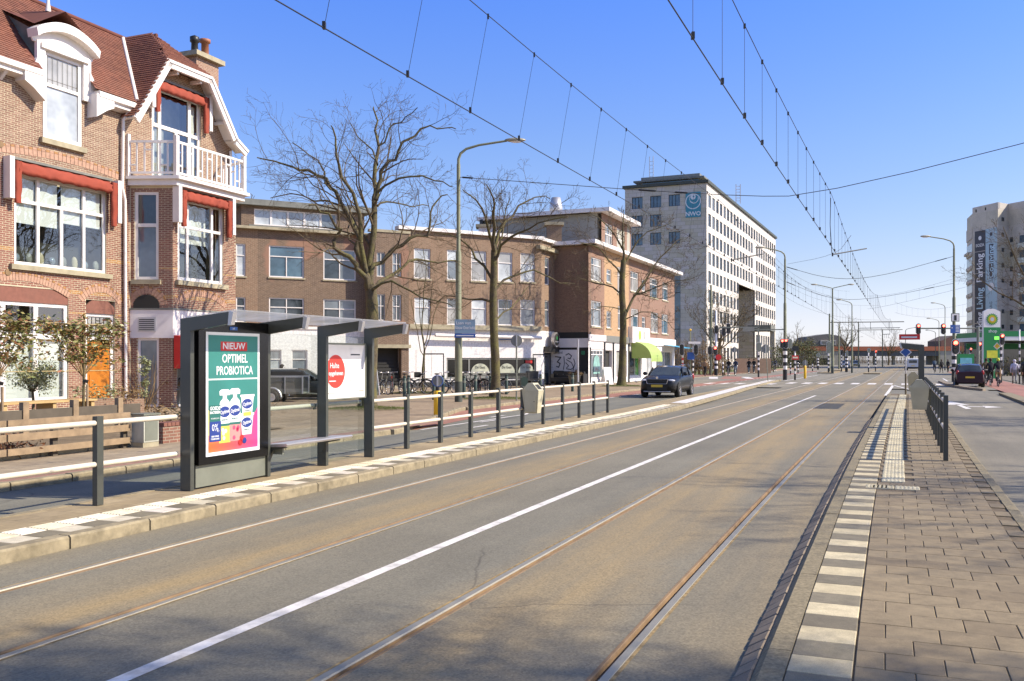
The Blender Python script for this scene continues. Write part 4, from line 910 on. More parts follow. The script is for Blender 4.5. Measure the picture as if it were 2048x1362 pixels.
for u,s_ in ((-3.35,-1),(-1.43,1)):
    MB().prism([(u,z(10.1)),(u+s_*.50,z(10.05)),(u+s_*.55,z(10.35)),(u+s_*.30,z(10.55)),(u+s_*.12,z(10.95)),(u,z(11.1))][::s_],-.16,-.03,'y').o('scroll_bracket',M_frame,DM)
    MB().prism([(u+s_*.02,z(9.65)),(u+s_*.45,z(9.95)),(u+s_*.75,z(10.1)),(u+s_*.75,z(10.42)),(u+s_*.02,z(10.42))][::s_],-.42,.0,'y').o('cornice_block',M_frame,DM)
# gutters / cornice
def cornice(u0,u1,zt):
    g=MB(); g.prism([(-.46,zt-.02),(-.44,zt-.16),(-.34,zt-.20),(-.34,zt-.30),(-.03,zt-.36),(-.03,zt+.02),(-.40,zt+.03)],u0,u1,'x'); o=g.o('gutter_cornice',M_frame,H1)
    k=u0+.3
    while k<u1-.2: MB().prism([(-.30,zt-.30),(-.02,zt-.55),(-.02,zt-.30)],k,k+.10,'x').o('corbel',M_frame,o); k+=1.35
    return o
cornice(-9,-3.45,z(10.55)); cornice(-1.30,.42,z(10.50))
# barge boards following the half-hipped gable
bpts=[(-.02,z(9.98)),(1.55,z(12.42)),(3.90,z(12.42)),(5.35,z(10.42)),(6.0,z(10.08))]
for (a,b) in zip(bpts,bpts[1:]):
    d=Vector((b[0]-a[0],b[1]-a[1])); n=Vector((-d.y,d.x)).normalized(); 
    o=MB().prism([(a[0]-n.x*.30,a[1]-n.y*.30),(b[0]-n.x*.30,b[1]-n.y*.30),(b[0],b[1]),(a[0],a[1])],-.62,-.52,'y').o('barge_board',M_frame,H1)
    MB().prism([(a[0]-n.x*.12,a[1]-n.y*.12),(b[0]-n.x*.12,b[1]-n.y*.12),(b[0]-n.x*.02,b[1]-n.y*.02),(a[0]-n.x*.02,a[1]-n.y*.02)],-.66,-.62,'y').o('barge_moulding',M_frame,o)
    MB().prism([(a[0]-n.x*.10,a[1]-n.y*.10),(b[0]-n.x*.10,b[1]-n.y*.10),(b[0]-n.x*.03,b[1]-n.y*.03),(a[0]-n.x*.03,a[1]-n.y*.03)],-.52,.0,'y').o('soffit',M_frame,o)
for u,zz in ((2.2,z(12.1)),(3.4,z(12.1)),(4.75,z(10.9))): MB().box(u-.05,u+.05,-.5,0,zz-.06,zz+.06).o('purlin_end',M_frame,H1)
# roofs with shingles
def shingles(parent,O,U,V,inside,du,dv,nu,nv,mt,sing=0,lift=.012):
    O=Vector(O); U=Vector(U).normalized(); V=Vector(V).normalized(); Nn=U.cross(V).normalized()
    st=MB(); c=0; rr=random.Random(9)
    for j in range(nv):
        for i in range(nu):
            a=i*du+(du/2 if j%2 else 0); b=j*dv
            if not inside(a+du/2,b+dv/2): continue
            k=rr.uniform(0,.006)
            p=[O+U*(a+.004)+V*b+Nn*(lift+.012+k),O+U*(a+du-.004)+V*b+Nn*(lift+.012+k),O+U*(a+du-.004)+V*(b+dv*1.15)+Nn*lift*.3,O+U*(a+.004)+V*(b+dv*1.15)+Nn*lift*.3,O+U*(a+.004)+V*b,O+U*(a+du-.004)+V*b]
            g=st
            if c<sing: g=MB()
            g.add(p,[(0,1,2,3),(4,5,1,0),(4,0,3),(5,2,1)])
            if c<sing: g.o('shingle',mt,parent)
            c+=1
    if st.v: st.o('shingles',mt,parent,kind='stuff')
MR=MB(); rz_=lambda y: z(10.55)+(y+.4)*1.185
MR.add([(-9,-.40,rz_(-.4)),(-3.4,-.40,rz_(-.4)),(-3.4,2.3,rz_(2.3)),(-9,2.3,rz_(2.3)),(-1.42,-.40,rz_(-.4)),(.42,-.40,rz_(-.4)),(3.0,2.3,rz_(2.3)),(-1.42,2.3,rz_(2.3)),(-3.4,.75,rz_(.75)),(-1.42,.75,rz_(.75)),(-9,9,z(10.5)),(6,9,z(10.5)),(6,2.3,rz_(2.3))],[(0,1,2,3),(4,5,6,7),(8,9,7,2),(3,2,7,6,12,11,10)]); RF=MR.o('roof',M_roofbase,H1)
Lr=math.hypot(2.7,3.2)
shingles(RF,(-6.2,-.40,z(10.55)),(1,0,0),(0,2.7,3.2),lambda a,b: (-6.2+a)<(.42+2.58*b/Lr) and not(-3.65<-6.2+a<-1.4 and b<2.1) and b<Lr-.1,.25,.115,40,37,M_tilered,sing=150)
apx=Vector((2.75,1.0,z(13.8))); p1=Vector((.0,-.56,z(10.02))); p2=Vector((1.55,-.56,z(12.44))); p3=Vector((3.92,-.56,z(12.44))); p4=Vector((5.6,-.56,z(10.2)))
GR=MB(); GR.add([p1,p2,apx,(2.75,5,z(13.8)),(.0,5,z(10.02))],[(0,4,3,2,1)]); GR.add([p2,p3,apx],[(0,1,2)]); GR.add([p3,p4,(5.6,5,z(10.2)),(2.75,5,z(13.8)),apx],[(0,1,2,3,4)]); GF=GR.o('gable_roof',M_roofbase,H1)
VV=(p2-p1); VV=Vector((VV.x,0,VV.z)); Lg=VV.length
def ins_l(a,b):   # a: distance back from the barge, b up the slope
    zz=p1.z+b*VV.normalized().z
    if zz>z(13.75): return False
    if zz>p2.z and a<(zz-p2.z)/(apx.z-p2.z)*(apx.y+.56): return False
    return True
shingles(GF,p1+Vector((0,3.93,0)),(0,-1,0),VV,lambda a,b: ins_l(4.0-a,b),.25,.115,16,40,M_tilered,sing=100)
hv=apx-(p2+p3)/2; hl=hv.length
shingles(GF,p2,(1,0,0),hv,lambda a,b: 1.19*b/hl<a<2.37-1.19*b/hl,.25,.115,11,int(hl/.115),M_tilered,sing=30)
vp=[(u,((10.02-10.55)+1.56*(u-.0))/1.185-.4,z(10.02+1.56*(u-.0))+.05) for u in [.36+.25*i for i in range(9)]]
MB().tube(vp,.075,6).o('valley_flashing',M_frame,RF)
MB().tube([(-9,2.3,z(13.78)),(3.1,2.3,z(13.78))],.08,6).o('ridge',M_roofbase,RF); MB().tube([apx+Vector((0,0,.03)),(2.75,5,z(13.83))],.07,6).o('ridge',M_roofbase,GF)
# chimney
ch=MB(); ch.box(7.15,8.55,3.0,3.8,z(9.0),z(14.65)); CH=ch.o('chimney',mat_brick('chimney_brick',(.26,.13,.09),(.33,.19,.13),(.40,.33,.27)),H1)
MB().box(6.95,8.75,2.8,4.0,z(14.65),z(14.85)).o('chimney_cap',M_stone,CH); MB().lathe([(.16,0),(.14,.5),(.2,.55),(.2,.75),(.0,.85)],10,c=(7.5,3.4,z(14.85))).o('flue_pot',M_black,CH); MB().lathe([(.17,0),(.16,.7),(.24,.72),(.24,.85),(0,.9)],10,c=(8.15,3.4,z(14.85))).o('flue_pot',mat('terracotta',(.3,.12,.07)),CH)
# balcony doors
BD=window(H1,1.45,3.95,z(8.12),z(11.5),[(0,.60,[.17,.5,.78]),(.60,1,[.17,.78])],y=.05,fr=.10,mu=.13,panes=[M_pg]); MB().box(1.45,3.95,1.0,1.05,z(8.1),z(11.6)).o('room_shade',M_pc,BD)
for a,b in ((1.60,1.75),(3.45,3.8)): MB().box(a,b,.18,.2,z(8.2),z(11.3)).o('curtain',M_blindw,BD)
# red awnings: rolled valance, side drapes and boxes
def awning(parent,u0,u1,zt,drop,T=None,depth=.28,dl=1.5,dr_=1.5):
    e=MB(); n=20; vs=[]
    for i in range(n+1):
        u=u0+(u1-u0)*i/n; w1=.03*math.sin(i*1.9); w2=.03*math.sin(i*2.7+1)
        vs+=[(u,0,zt+.02),(u,-depth*.55,zt-.05+w1),(u,-depth,zt-.14+w2),(u,-depth*.92,zt-.23+w1),(u,-depth*1.04,zt-.30+w2),(u,-depth*.85,zt-drop+w1),(u,-depth*.3,zt-drop+.04)]
    if T: vs=[tuple(T@Vector(v)) for v in vs]
    e.add(vs,[(i*7+j,i*7+j+1,(i+1)*7+j+1,(i+1)*7+j) for i in range(n) for j in range(6)],0,True); aw=e.o('awning',M_awn,parent)
    for u,L_ in ((u0-.03,dl),(u1+.03,dr_)):
        if not L_: continue
        d=MB(); pr=[]
        for k in range(7):
            t=k/6; ww=.11*(1-.35*abs(t-.3)); pr.append((zt-.05-L_*t,ww,.02*math.sin(k*2.1)))
        vs=[]
        for zz,ww,wob in pr: vs+=[(u-ww+wob,-depth*.95,zz),(u-ww*.3+wob,-depth*1.12,zz),(u+ww*.4+wob,-depth*.9,zz),(u+ww+wob,-depth*1.08,zz),(u+ww*.6,-depth*.6,zz),(u-ww*.6,-depth*.6,zz)]
        if T: vs=[tuple(T@Vector(v)) for v in vs]
        d.add(vs,[(i*6+j,i*6+(j+1)%6,(i+1)*6+(j+1)%6,(i+1)*6+j) for i in range(6) for j in range(6)],0,True); d.add(vs[-6:],[(5,4,3,2,1,0)]); d.o('awning_drape',M_awn,aw)
        q=MB(); q.box(u-.14 if u<(u0+u1)/2 else u+.14,u-.30 if u<(u0+u1)/2 else u+.30,-.30,-.02,zt-L_*.95,zt+.05,0,T); q.o('guide_box',M_frame,aw)
    r=MB(); r.box(u0-.1,u1+.1,-.12,-.02,zt+.02,zt+.09,0,T); r.o('awning_rail',M_lead,aw)
    return aw
awning(H1,-4.18,-.56,z(7.72),.42,dl=1.25,dr_=1.45); awning(H1,1.5,3.95,z(11.75),.40,dl=1.15,dr_=1.35)
# the bay
BT=Matrix.Translation((.99,-1.36,0))         # front face frame
c0=Vector((.45,0)); c1=Vector((.99,-1.36)); dl=(c1-c0); Ls=dl.length; th=math.atan2(dl.y,dl.x)
ST_=Matrix.Translation((.45,0,0))@Matrix.Rotation(th,4,'Z')   # side face frame (x along the face towards the front corner)
m=MB(); ops_f=[(.24,2.60,z(4.52),z(7.40)),(.2,3.0,.0,z(2.5))]; wall_cells(m,0,3.3,0,z(7.75),ops_f,.004,.14); m.v=[tuple(BT@Vector(v)) for v in m.v]; nb_=len(m.v)
m2=MB(); ops_s=[(.14,.97,z(4.52),z(7.55)),(.25,.98,z(.1),z(2.5))]; wall_cells(m2,0,Ls,0,z(7.75),ops_s,.004,.14); m2.v=[tuple(ST_@Vector(v)) for v in m2.v]
m.add(m2.v,m2.f); m.add([(4.29,-1.356,0),(4.8,0,0),(4.8,0,z(7.75)),(4.29,-1.356,z(7.75))],[(0,1,2,3)]); BAY=m.o('bay',M_mort,H1)
def ivs(ops,a,b,lo,hi):
    def f(zv):
        if not(zv<lo or zv>hi): return []
        segs=[(a,b)]
        for o in ops:
            if o[2]-.02<zv<o[3]+.02:
                n=[]
                for p,q in segs:
                    if o[0]>p: n.append((p,min(q,o[0])))
                    if o[1]<q: n.append((max(p,o[1]),q))
                segs=[s for s in n if s[1]-s[0]>.03]
        return segs
    return f
bmR=lambda p,a: (M_brG if abs(a-z(3.9))<.04 or abs(a-z(4.9))<.04 else M_brR)
emit(BAY,bricks(BAY,ivs(ops_f,0,3.3,z(2.5),z(3.47)),.02,z(7.7),0,bmR),.0,bmR,T=BT); emit(BAY,bricks(BAY,ivs(ops_s,0,Ls,z(2.5),z(3.47)),.02,z(7.7),0,bmR),.0,bmR,T=ST_)
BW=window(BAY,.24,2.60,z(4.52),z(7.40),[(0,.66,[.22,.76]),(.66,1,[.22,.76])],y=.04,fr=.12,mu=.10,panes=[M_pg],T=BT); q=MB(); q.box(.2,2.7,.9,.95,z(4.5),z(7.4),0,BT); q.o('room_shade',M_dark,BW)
q=MB(); q.box(.8,2.1,.4,.42,z(5.9),z(7.3),0,BT); q.o('blind',M_blindw,BW); q=MB(); q.box(.12,2.74,-.14,.04,z(4.52)-.17,z(4.52)-.005,0,BT); q.o('sill',M_stone,BW)
SW=window(BAY,.14,.97,z(4.52),z(7.55),[(0,.62,[]),(.62,1,[])],y=.04,fr=.10,mu=.12,panes=[M_pm,M_pd],T=ST_); q=MB(); q.box(.04,1.06,-.10,.04,z(4.52)-.17,z(4.52)-.005,0,ST_); q.o('sill',M_stone,SW)
q=MB(); q.box(-.0,Ls+.02,-.05,.02,z(2.5),z(3.47),0,ST_); q.o('white_fascia',M_whitewall,BAY); q=MB(); q.box(-.02,3.32,-.05,.02,z(2.5),z(3.47),0,BT); q.o('white_fascia',M_whitewall,BAY)
q=MB(); q.box(.28,.90,-.07,-.05,z(2.72),z(3.22),0,ST_); vt=q.o('vent',M_alu,BAY)
for k in range(6):
    q=MB(); q.box(.33,.85,-.09,-.07,z(2.77)+k*.07,z(2.77)+k*.07+.03,0,ST_); q.o('vent_slat',M_black,vt)
q=MB(); q.box(-.03,Ls+.04,-.07,.03,z(3.47),z(3.53),0,ST_); q.box(-.04,3.34,-.07,.03,z(3.471),z(3.531),0,BT); q.o('lead_flashing',M_lead,BAY)
arch(BAY,.55,z(3.62),.95,.42,13,T=ST_); arch(BAY,1.42,z(3.66),2.5,.36,26,T=BT)
q=MB(); q.prism([(.10,z(3.53)),(1.0,z(3.53))]+[(.55+.45*math.cos(PI*i/10),z(3.6)+.40*math.sin(PI*i/10)) for i in range(11)],-.02,.02,'y'); q.v=[tuple(ST_@Vector(v)) for v in q.v]; q.o('arch_opening',M_dark,BAY)
window(BAY,.25,.98,z(.12),z(2.5),[(0,1,[])],y=.03,fr=.08,panes=[M_pm],T=ST_,name='door')
window(BAY,.2,3.0,z(.12),z(2.5),[(0,1,[.35,.7])],y=.06,fr=.08,panes=[M_pd],T=BT,name='shop_window')
# shop awning over the bay's ground floor (red hood)
q=MB(); 
for i in range(8):
    a0=PI/2*i/8; a1=PI/2*(i+1)/8; f=lambda a:(-.95*math.cos(a)-.05, z(1.45)+1.15*math.sin(a))
    (y0_,z0_),(y1_,z1_)=f(a0),f(a1); q.add([tuple(BT@Vector(p)) for p in ((.0,y0_,z0_),(2.8,y0_,z0_),(2.8,y1_,z1_),(.0,y1_,z1_))],[(0,1,2,3)],0,True)
    q.add([tuple(BT@Vector(p)) for p in ((.0,-.05,z(1.45)),(.0,y0_,z0_),(.0,y1_,z1_))],[(0,2,1)])
q.o('hooped_awning',mat('bright_red_canvas',(.55,.02,.025),.6,var=.08),BAY)
# balcony floor, railing
bf=[(.30,-.02),(.90,-1.62),(4.50,-1.62),(5.0,-.02)]
MB().prism(bf,z(7.75),z(8.05),'z').o('balcony_floor',M_frame,BAY)
bf2=[(.20,-.02),(.82,-1.78),(4.6,-1.78),(5.1,-.02)]
MB().prism(bf2,z(7.95),z(8.06),'z').o('balcony_moulding',M_frame,BAY)
def rail_run(a,b,zb,n,par):
    a=Vector(a);b=Vector(b); d=b-a; L_=d.length; T=Matrix.Translation((a.x,a.y,0))@Matrix.Rotation(math.atan2(d.y,d.x),4,'Z')
    q=MB(); q.box(0,L_,-.035,.035,zb+1.18,zb+1.26,0,T); q.box(0,L_,-.03,.03,zb+.12,zb+.19,0,T); q.o('handrail',M_frame,par)
    for i in range(1,n): q=MB(); x=L_*i/n; q.box(x-.025,x+.025,-.02,.02,zb+.19,zb+1.18,0,T); q.o('baluster',M_frame,par)
    for i in range(0,n,2):
        zz=zb+(.92 if (i//2)%2 else .40); q=MB(); q.box(L_*i/n+.03,L_*(i+1)/n-.03,-.018,.018,zz,zz+.05,0,T); q.o('baluster',M_frame,par)
BR=MB().box(.84,.98,-1.66,-1.52,z(8.05),z(9.45)).o('balcony_railing',M_frame,BAY)
q=MB(); q.box(.24,.36,-.10,.02,z(8.05),z(9.5)); q.box(4.40,4.54,-1.66,-1.52,z(8.05),z(9.45)); q.o('railing_post',M_frame,BR)
rail_run((.30,-.08),(.90,-1.56),z(8.02),6,BR); rail_run((.93,-1.59),(4.46,-1.59),z(8.02),14,BR); rail_run((4.48,-1.56),(4.95,-.05),z(8.02),6,BR)
awning(BAY,.30,2.62,z(7.68),.40,T=BT,dl=1.25,dr_=1.35)
# downpipes
dp=MB(); dp.tube([(.12,-.25,z(10.2)),(.0,-.12,z(9.9)),(-.02,-.1,z(7.6)),(.10,-.1,z(7.2)),(.14,-.1,z(.1))],.055,8); dp.o('downpipe',M_frame,H1)
MB().tube([(5.55,-.1,z(10.0)),(5.55,-.1,z(.1))],.06,8).o('downpipe',M_frame,H1)
# iron wall ties
for u,zz in ((-4.6,z(8.1)),(-4.35,z(4.35))): q=MB(); q.disc((u,zz),.10,14,'y',(-.03,0)); q.o('wall_tie',M_rust,H1)

# ------------------------------------------------ generic flat block with windows
def block(label,px,Y,ang,u0,u1,top,mt,wins,name='brick_building',cat='building',depth=8,ops_extra=(),parapet=None,pm=None,z0=.1,mats=None,seed=1,seg=None,sill=.10):
    f=Fac(px,Y,ang,0); e=f.thing(name,label,cat); rr=random.Random(seed)
    ops=[w_[:4] for w_ in wins]+list(ops_extra)
    if seg:
        for a,b,zl,zh,mm in seg:
            m=MB(); wall_cells(m,a,b,zl,zh,[o for o in ops if o[0]>=a-1e-3 and o[1]<=b+1e-3 and o[2]<zh and o[3]>zl],0,.14); m.o('wall',mm,e)
    else: m=MB(); wall_cells(m,u0,u1,z0,top,ops,0,.14); m.o('wall',mt,e)
    m=MB(); m.box(u0+.35,u1,.25,depth,z0,top-.02); m.o('wall_core',mt,e)
    for w_ in wins: window(e,*w_[:4],w_[4],y=.06,fr=.07,mu=.05,rr=rr,mats=(w_[5] if len(w_)>5 and w_[5] else mats),sill=sill)
    if parapet: MB().box(u0-.15,u1+.15,-.18,.3,top-parapet,top+.06).o('roof_edge',pm or M_frame,e)
    return f,e
T2=[(0,.66,[.5]),(.66,1,[])]; X2=[(0,.62,[.5]),(.62,1,[.5])]; S2=[(0,.64,[]),(.64,1,[])]
M_brD=mat_brick('dark_brown_brick',(.125,.076,.05),(.185,.118,.078),(.27,.22,.17),patch=(.30,.17,.12),stain=.3)
M_brL=mat_brick('light_brown_brick',(.195,.115,.074),(.245,.152,.10),(.29,.24,.18),stain=.2,staincol=(.2,.12,.08))
M_brC=mat_brick('corner_red_brick',(.205,.092,.064),(.25,.125,.088),(.30,.24,.185),stain=.25)
M_brE=mat_brick('end_wall_brick',(.19,.11,.075),(.24,.145,.10),(.25,.19,.14),stain=.25)
# row house with dark brick, white painted ground floor and dormer
wdk=[(M_pd,2),(M_pm,2)]; wbl=[(M_pb,1),(M_pm,1)]
w1=[(.05,.56,6.28,8.05,S2,wbl),(1.82,3.76,6.30,8.05,T2,[(M_pbl,2),(M_pm,1)]),(4.86,6.76,6.28,8.02,T2,[(M_pd,2),(M_pm,1)]),(.05,.56,3.8,5.15,S2,wdk),(1.82,3.76,3.78,5.18,X2,wdk),(4.86,6.76,3.74,5.18,X2,wdk)]
w0=[(.75,1.35,.9,2.3,S2,wbl),(1.74,2.50,.85,2.3,S2,wbl),(3.06,3.95,.85,2.3,S2,wbl)]
f1,RB=block('dark brown brick row house with white painted ground floor and flat roof dormer','x' and 470,50,63,0,7.5,8.9,M_brD,w1+w0,seg=[(-.4,1.2,3.5,8.9,M_brL),(1.2,7.5,3.5,8.9,M_brD),(-.4,7.5,.1,3.5,M_whbrick)],seed=4,sill=.08)
MB().box(-.6,7.6,-.35,.4,8.86,9.0).o('roof_edge',M_stone,RB); MB().box(-.4,7.5,-.06,.0,3.45,3.60).o('white_ledge',M_whitewall,RB)
q=MB(); wall_cells(q,.5,7.55,8.95,10.3,[(1.2,5.9,9.25,10.15)],.9,.12); q.box(.5,7.55,1.1,6,8.95,10.3); DR=q.o('roof_dormer',M_brD,RB)
for i in range(5): window(DR,1.2+i*.94,2.14+i*.94,9.25,10.15,[(0,1,[])],y=.95,fr=.06,panes=[M_pb if i<4 else M_pm],name='window')
MB().box(-.2,7.9,.55,6.5,10.3,10.62).o('dormer_roof',M_lead,RB); MB().box(.9,6.2,.80,.9,9.05,9.24).o('dormer_sill',M_lead,RB)
MB().box(-1.8,.3,3,5,9,11.3).o('chimney',M_whitewall,RB); MB().lathe([(.14,0),(.14,.9),(.2,.9),(.2,1.2),(0,1.25)],10,c=(.9,3,10.6)).o('flue_pipe',M_alu,RB)
for s_ in (-.35,-.15): MB().lathe([(.2,0),(.2,.4)],8,c=(-.9+s_,4,11.3)).o('chimney_pot',M_black,RB)
# cafe block with bay over the stair door and rounded corner
cw_=[(.79,1.86,6.54,8.32,S2),(2.95,3.85,6.55,8.36,S2),(4.58,5.64,6.56,8.40,S2),(6.45,7.48,6.60,8.42,S2),(8.06,9.13,6.66,8.46,S2),
 (.82,1.86,3.82,5.42,S2),(2.95,3.85,3.84,5.44,S2),(4.60,5.64,3.85,5.46,S2),(6.45,7.46,3.88,5.50,S2),(8.06,9.13,3.90,5.54,S2)]
cm=[(M_pb,2),(M_pc,2),(M_pm,2),(M_pd,1)]
fC,CB=block('tan brick corner building with a white painted cafe on the ground floor',803,54,60,-.2,9.6,9.4,M_brL,[w_+(cm,) for w_ in cw_],ops_extra=[(2.92,6.0,.60,1.86),(6.4,9.22,.60,1.86)],seg=[(-.2,9.6,3.60,9.4,M_brL),(-.2,9.6,.1,3.60,M_whbrick)],seed=7,depth=5)
MB().box(-.25,9.7,-.20,.4,9.36,9.56).o('roof_edge',M_frame,CB); MB().box(.4,9.5,-.28,.0,3.56,3.84).o('ledge',M_stone,CB)
MB().tube([(2.0,-.35,3.2),(9.4,-.35,3.12)],.11,10).o('awning_cassette',M_frame,CB); MB().box(6.0,7.55,-.18,-.12,2.98,3.22).o('street_name_plate',M_blue,CB); text(CB,'Stuyvesantstraat',6.78,3.10,.17,P_w,-.19,.95)
M_shopg=mat('shop_glass',(.008,.009,.010),.12,var=0)
for a,b,n in ((2.92,6.0,2),(6.4,9.22,2)):
    wn=window(CB,a,b,.60,1.86,[(0,1,[i/n for i in range(1,n)])],y=.05,fr=.10,mu=.10,panes=[M_shopg],fm=M_backsign,name='shop_window')
    ww=(b-a)/n
    for i in range(n):
        if a<3 and i==0: continue
        c=a+ww*(i+.5); q=MB(); q.prism([(c+ww*.42*math.cos(PI*k/12),.92+.60*math.sin(PI*k/12)) for k in range(13)][::-1],.055,.06,'y'); q.o('frosted_arch',mat('frosted_film',(.42,.45,.42),.5) if 'frosted_film' not in bpy.data.materials else bpy.data.materials['frosted_film'],wn); text(wn,'De Gust',c,1.28,.24,M_dark,.04,.85)
q=MB(); q.box(8.45,8.95,.03,.05,1.52,1.70); q.o('red_neon_sign',M_redp,CB)
wn=window(CB,.9,1.95,.75,2.32,[(0,1,[])],y=.0,fr=.05,panes=[M_dark],name='notice_window')
# plinth, bench row
MB().box(-.2,9.6,-.03,.0,.1,.42).o('plinth',M_black,CB)
# white band and blank chamfer with round beer sign and door
fK=Fac(1076,58.75,25,0); CK=fK.thing('corner_tower','narrow chamfered corner of the cafe building with round sign and dark door','building')
q=MB(); wall_cells(q,0,3.0,3.6,9.4,[(1.1,1.9,6.6,8.4),(1.1,1.9,3.9,5.6)],0,.15); q.box(0,3.0,.25,5,.1,9.3); q.o('wall',M_brL,CK); q=MB(); wall_cells(q,0,3.0,.1,3.6,[(1.0,2.6,.1,2.2)],0,.3); q.o('wall',M_whbrick,CK)
for a,b in ((6.6,8.4),(3.9,5.6)): window(CK,1.1,1.9,a,b,S2,panes=[M_pm])
window(CK,1.1,2.5,.1,2.2,[(0,1,[])],y=.15,panes=[M_pd],fm=M_black,name='door'); MB().box(.9,2.7,-.4,.05,2.25,2.6).o('door_hood',M_black,CK)
q=MB(); q.disc((1.8,3.05),.48,24,'y',(-.55,-.35)); bs=q.o('round_sign',M_alu,CK); q=MB(); q.disc((1.8,3.05),.40,24,'y',(-.57,-.552)); q.o('sign_face',M_dark,bs); q=MB(); q.disc((1.8,3.15),.12,12,'y',(-.58,-.572)); q.o('green_emblem',mat('beer_green',(.03,.25,.08),.4),bs); text(bs,'Heineken',1.8,2.92,.15,P_w,-.58)
MB().box(-.1,3.0,-.2,.4,9.36,9.56).o('roof_edge',M_frame,CK); MB().box(-.3,3.0,-.3,.0,8.75,9.0).o('ledge',M_stone,CK)
# projecting bay between the two, over the stair doorway
fB=Fac(742,52.6,62,0); BB=fB.thing('stair_bay','narrow brick bay above the open stair doorway between the two houses','building')
q=MB(); wall_cells(q,0,2.3,2.55,9.1,[(.35,.85,6.5,7.9),(1.3,1.85,6.5,7.9),(.35,.85,4.0,5.5),(1.3,1.85,4.0,5.5)],0,.12); q.box(0,2.3,.2,3,2.55,9.0); q.o('wall',M_brD,BB)
for a in (.35,1.3):
    for c,d in ((6.5,7.9),(4.0,5.5)): window(BB,a,a+.52,c,d,[(0,.55,[.5]),(.55,1,[.5])],fr=.05,mu=.035,panes=[M_pm,M_pd])
MB().box(-.05,2.4,-.1,.2,2.42,2.62).o('lintel',M_stone,BB); q=MB(); q.box(.25,1.9,.6,2.4,.1,2.4); q.o('stair_void',M_dark,BB); q=MB(); q.box(0,.28,.0,.6,.1,2.42); q.box(1.85,2.3,.0,.6,.1,2.42); q.o('door_pier',M_brD,BB)
for k in range(9): MB().box(.3,1.8,.02+.07*k,.1+.07*k,.1+.2*k,.27+.2*k).o('step',M_stone if k<1 else M_blackm,BB)
MB().box(-.1,2.4,-.05,.3,9.05,9.2).o('roof_edge',M_stone,BB)
# corner block with shops
D=Fac(1177,60,23.2,0)
sw=[(.5,2.76,6.97,8.5),(6.5,7.9,6.5,8.4),(9.86,12.1,6.9,8.4),(15.5,18.0,6.8,8.35),(19.6,21.6,6.8,8.3),(.5,2.76,3.95,5.65),(6.6,8.0,3.95,5.6),(10.0,12.1,3.95,5.6),(15.8,18.2,3.95,5.6),(19.4,21.6,3.95,5.6)]
sn=[(3.9,5.0,7.1,8.0),(13.1,14.2,7.1,8.0),(3.9,5.0,3.95,5.1),(13.1,14.2,3.95,5.1)]
M_brOr=mat_brick('orange_brick',(.38,.215,.11),(.44,.265,.14),(.42,.33,.22),stain=.1)
fD,DB=block('red brick corner block of shops with green hooped awning and white roof edge',1177,60,23.2,0,24,9.25,M_brC,[w_+([(0,.68,[.33]),(.68,1,[.33])],[(M_pm,2),(M_pc,2),(M_pbl,1)]) for w_ in sw]+[w_+(S2,[(M_pm,1)]) for w_ in sn],seg=[(0,3.4,3.35,9.25,M_brC),(3.4,6.3,3.35,9.25,M_brOr),(6.3,9.4,3.35,9.25,M_brOr),(9.4,12.5,3.35,9.25,M_brC),(12.5,24,3.35,9.25,M_brC)],seed=11,depth=9)
MB().box(-.5,24.6,-.62,.4,9.25,9.50).o('roof_edge',M_frame,DB)
MB().box(-.02,3.6,-.08,.0,3.0,3.4).o('shop_fascia',M_whitewall,DB); MB().box(3.6,9.2,-.10,.0,2.95,3.4).o('shop_fascia',M_backsign,DB); MB().box(9.2,14.2,-.35,.0,3.0,4.2).o('shop_sign',M_frame,DB); MB().box(14.2,24,-.12,.0,2.9,3.5).o('shop_fascia',M_whitewall,DB)
q=MB(); q.disc((11.2,3.6),.36,16,'y',(-.37,-.352)); q.o('green_leaf_emblem',mat('leaf_green',(.35,.55,.10),.5),DB); MB().box(12.3,12.5,-.37,-.352,3.3,3.9).o('sign_mark',M_backsign,DB)
q=MB(); wall_cells(q,0,24,.1,3.0,[(.4,3.2,.45,2.45),(3.6,5.2,.1,2.4),(6.2,8.9,.5,2.4),(9.6,12.6,.5,2.4),(14.4,16.3,.3,2.45),(17.5,23,.3,2.45)],0,.3); q.o('shop_wall',M_whitewall,DB)
window(DB,.4,3.2,.45,2.45,[(0,.82,[]),(.82,1,[.25,.5,.75])],y=.05,fr=.12,panes=[M_pm,M_pd],fm=M_whitewall,name='shop_window'); window(DB,3.6,5.2,.1,2.4,[(0,1,[])],y=.2,panes=[M_dark],fm=M_backsign,name='door'); window(DB,6.2,8.9,.5,2.4,[(0,1,[.5])],y=.1,panes=[M_pc],fm=mat('mauve_frame',(.42,.28,.42),.5),name='shop_window')
window(DB,9.6,12.6,.5,2.4,[(0,1,[.6])],y=.1,panes=[M_pd,mat_pane('green_display',(.08,.38,.06))],name='shop_window'); window(DB,14.4,16.3,.1,2.45,[(0,1,[.5])],y=.1,panes=[M_pb],name='door'); window(DB,17.5,23,.3,2.45,[(0,1,[.3,.6])],y=.1,panes=[M_pm,M_pb],name='shop_window')
q=MB(); q.prism([(1.2,.8),(2.6,.8),(2.6,1.4),(2.4,1.9),(1.9,2.1),(1.4,1.9),(1.2,1.4)],.06,.07,'y'); q.o('window_poster',mat('faded_poster',(.20,.38,.42),.6,var=.3,sc=4),DB); MB().box(1.2,2.6,.04,.055,.95,1.3).o('window_poster',M_pbl,DB)
MB().box(3.5,5.3,-.05,.0,.1,2.9).o('pilaster',M_stone,DB) if False else None
for u in (3.25,5.3,9.2): MB().box(u,u+.25,-.06,.0,.1,2.95).o('pilaster',M_black,DB)
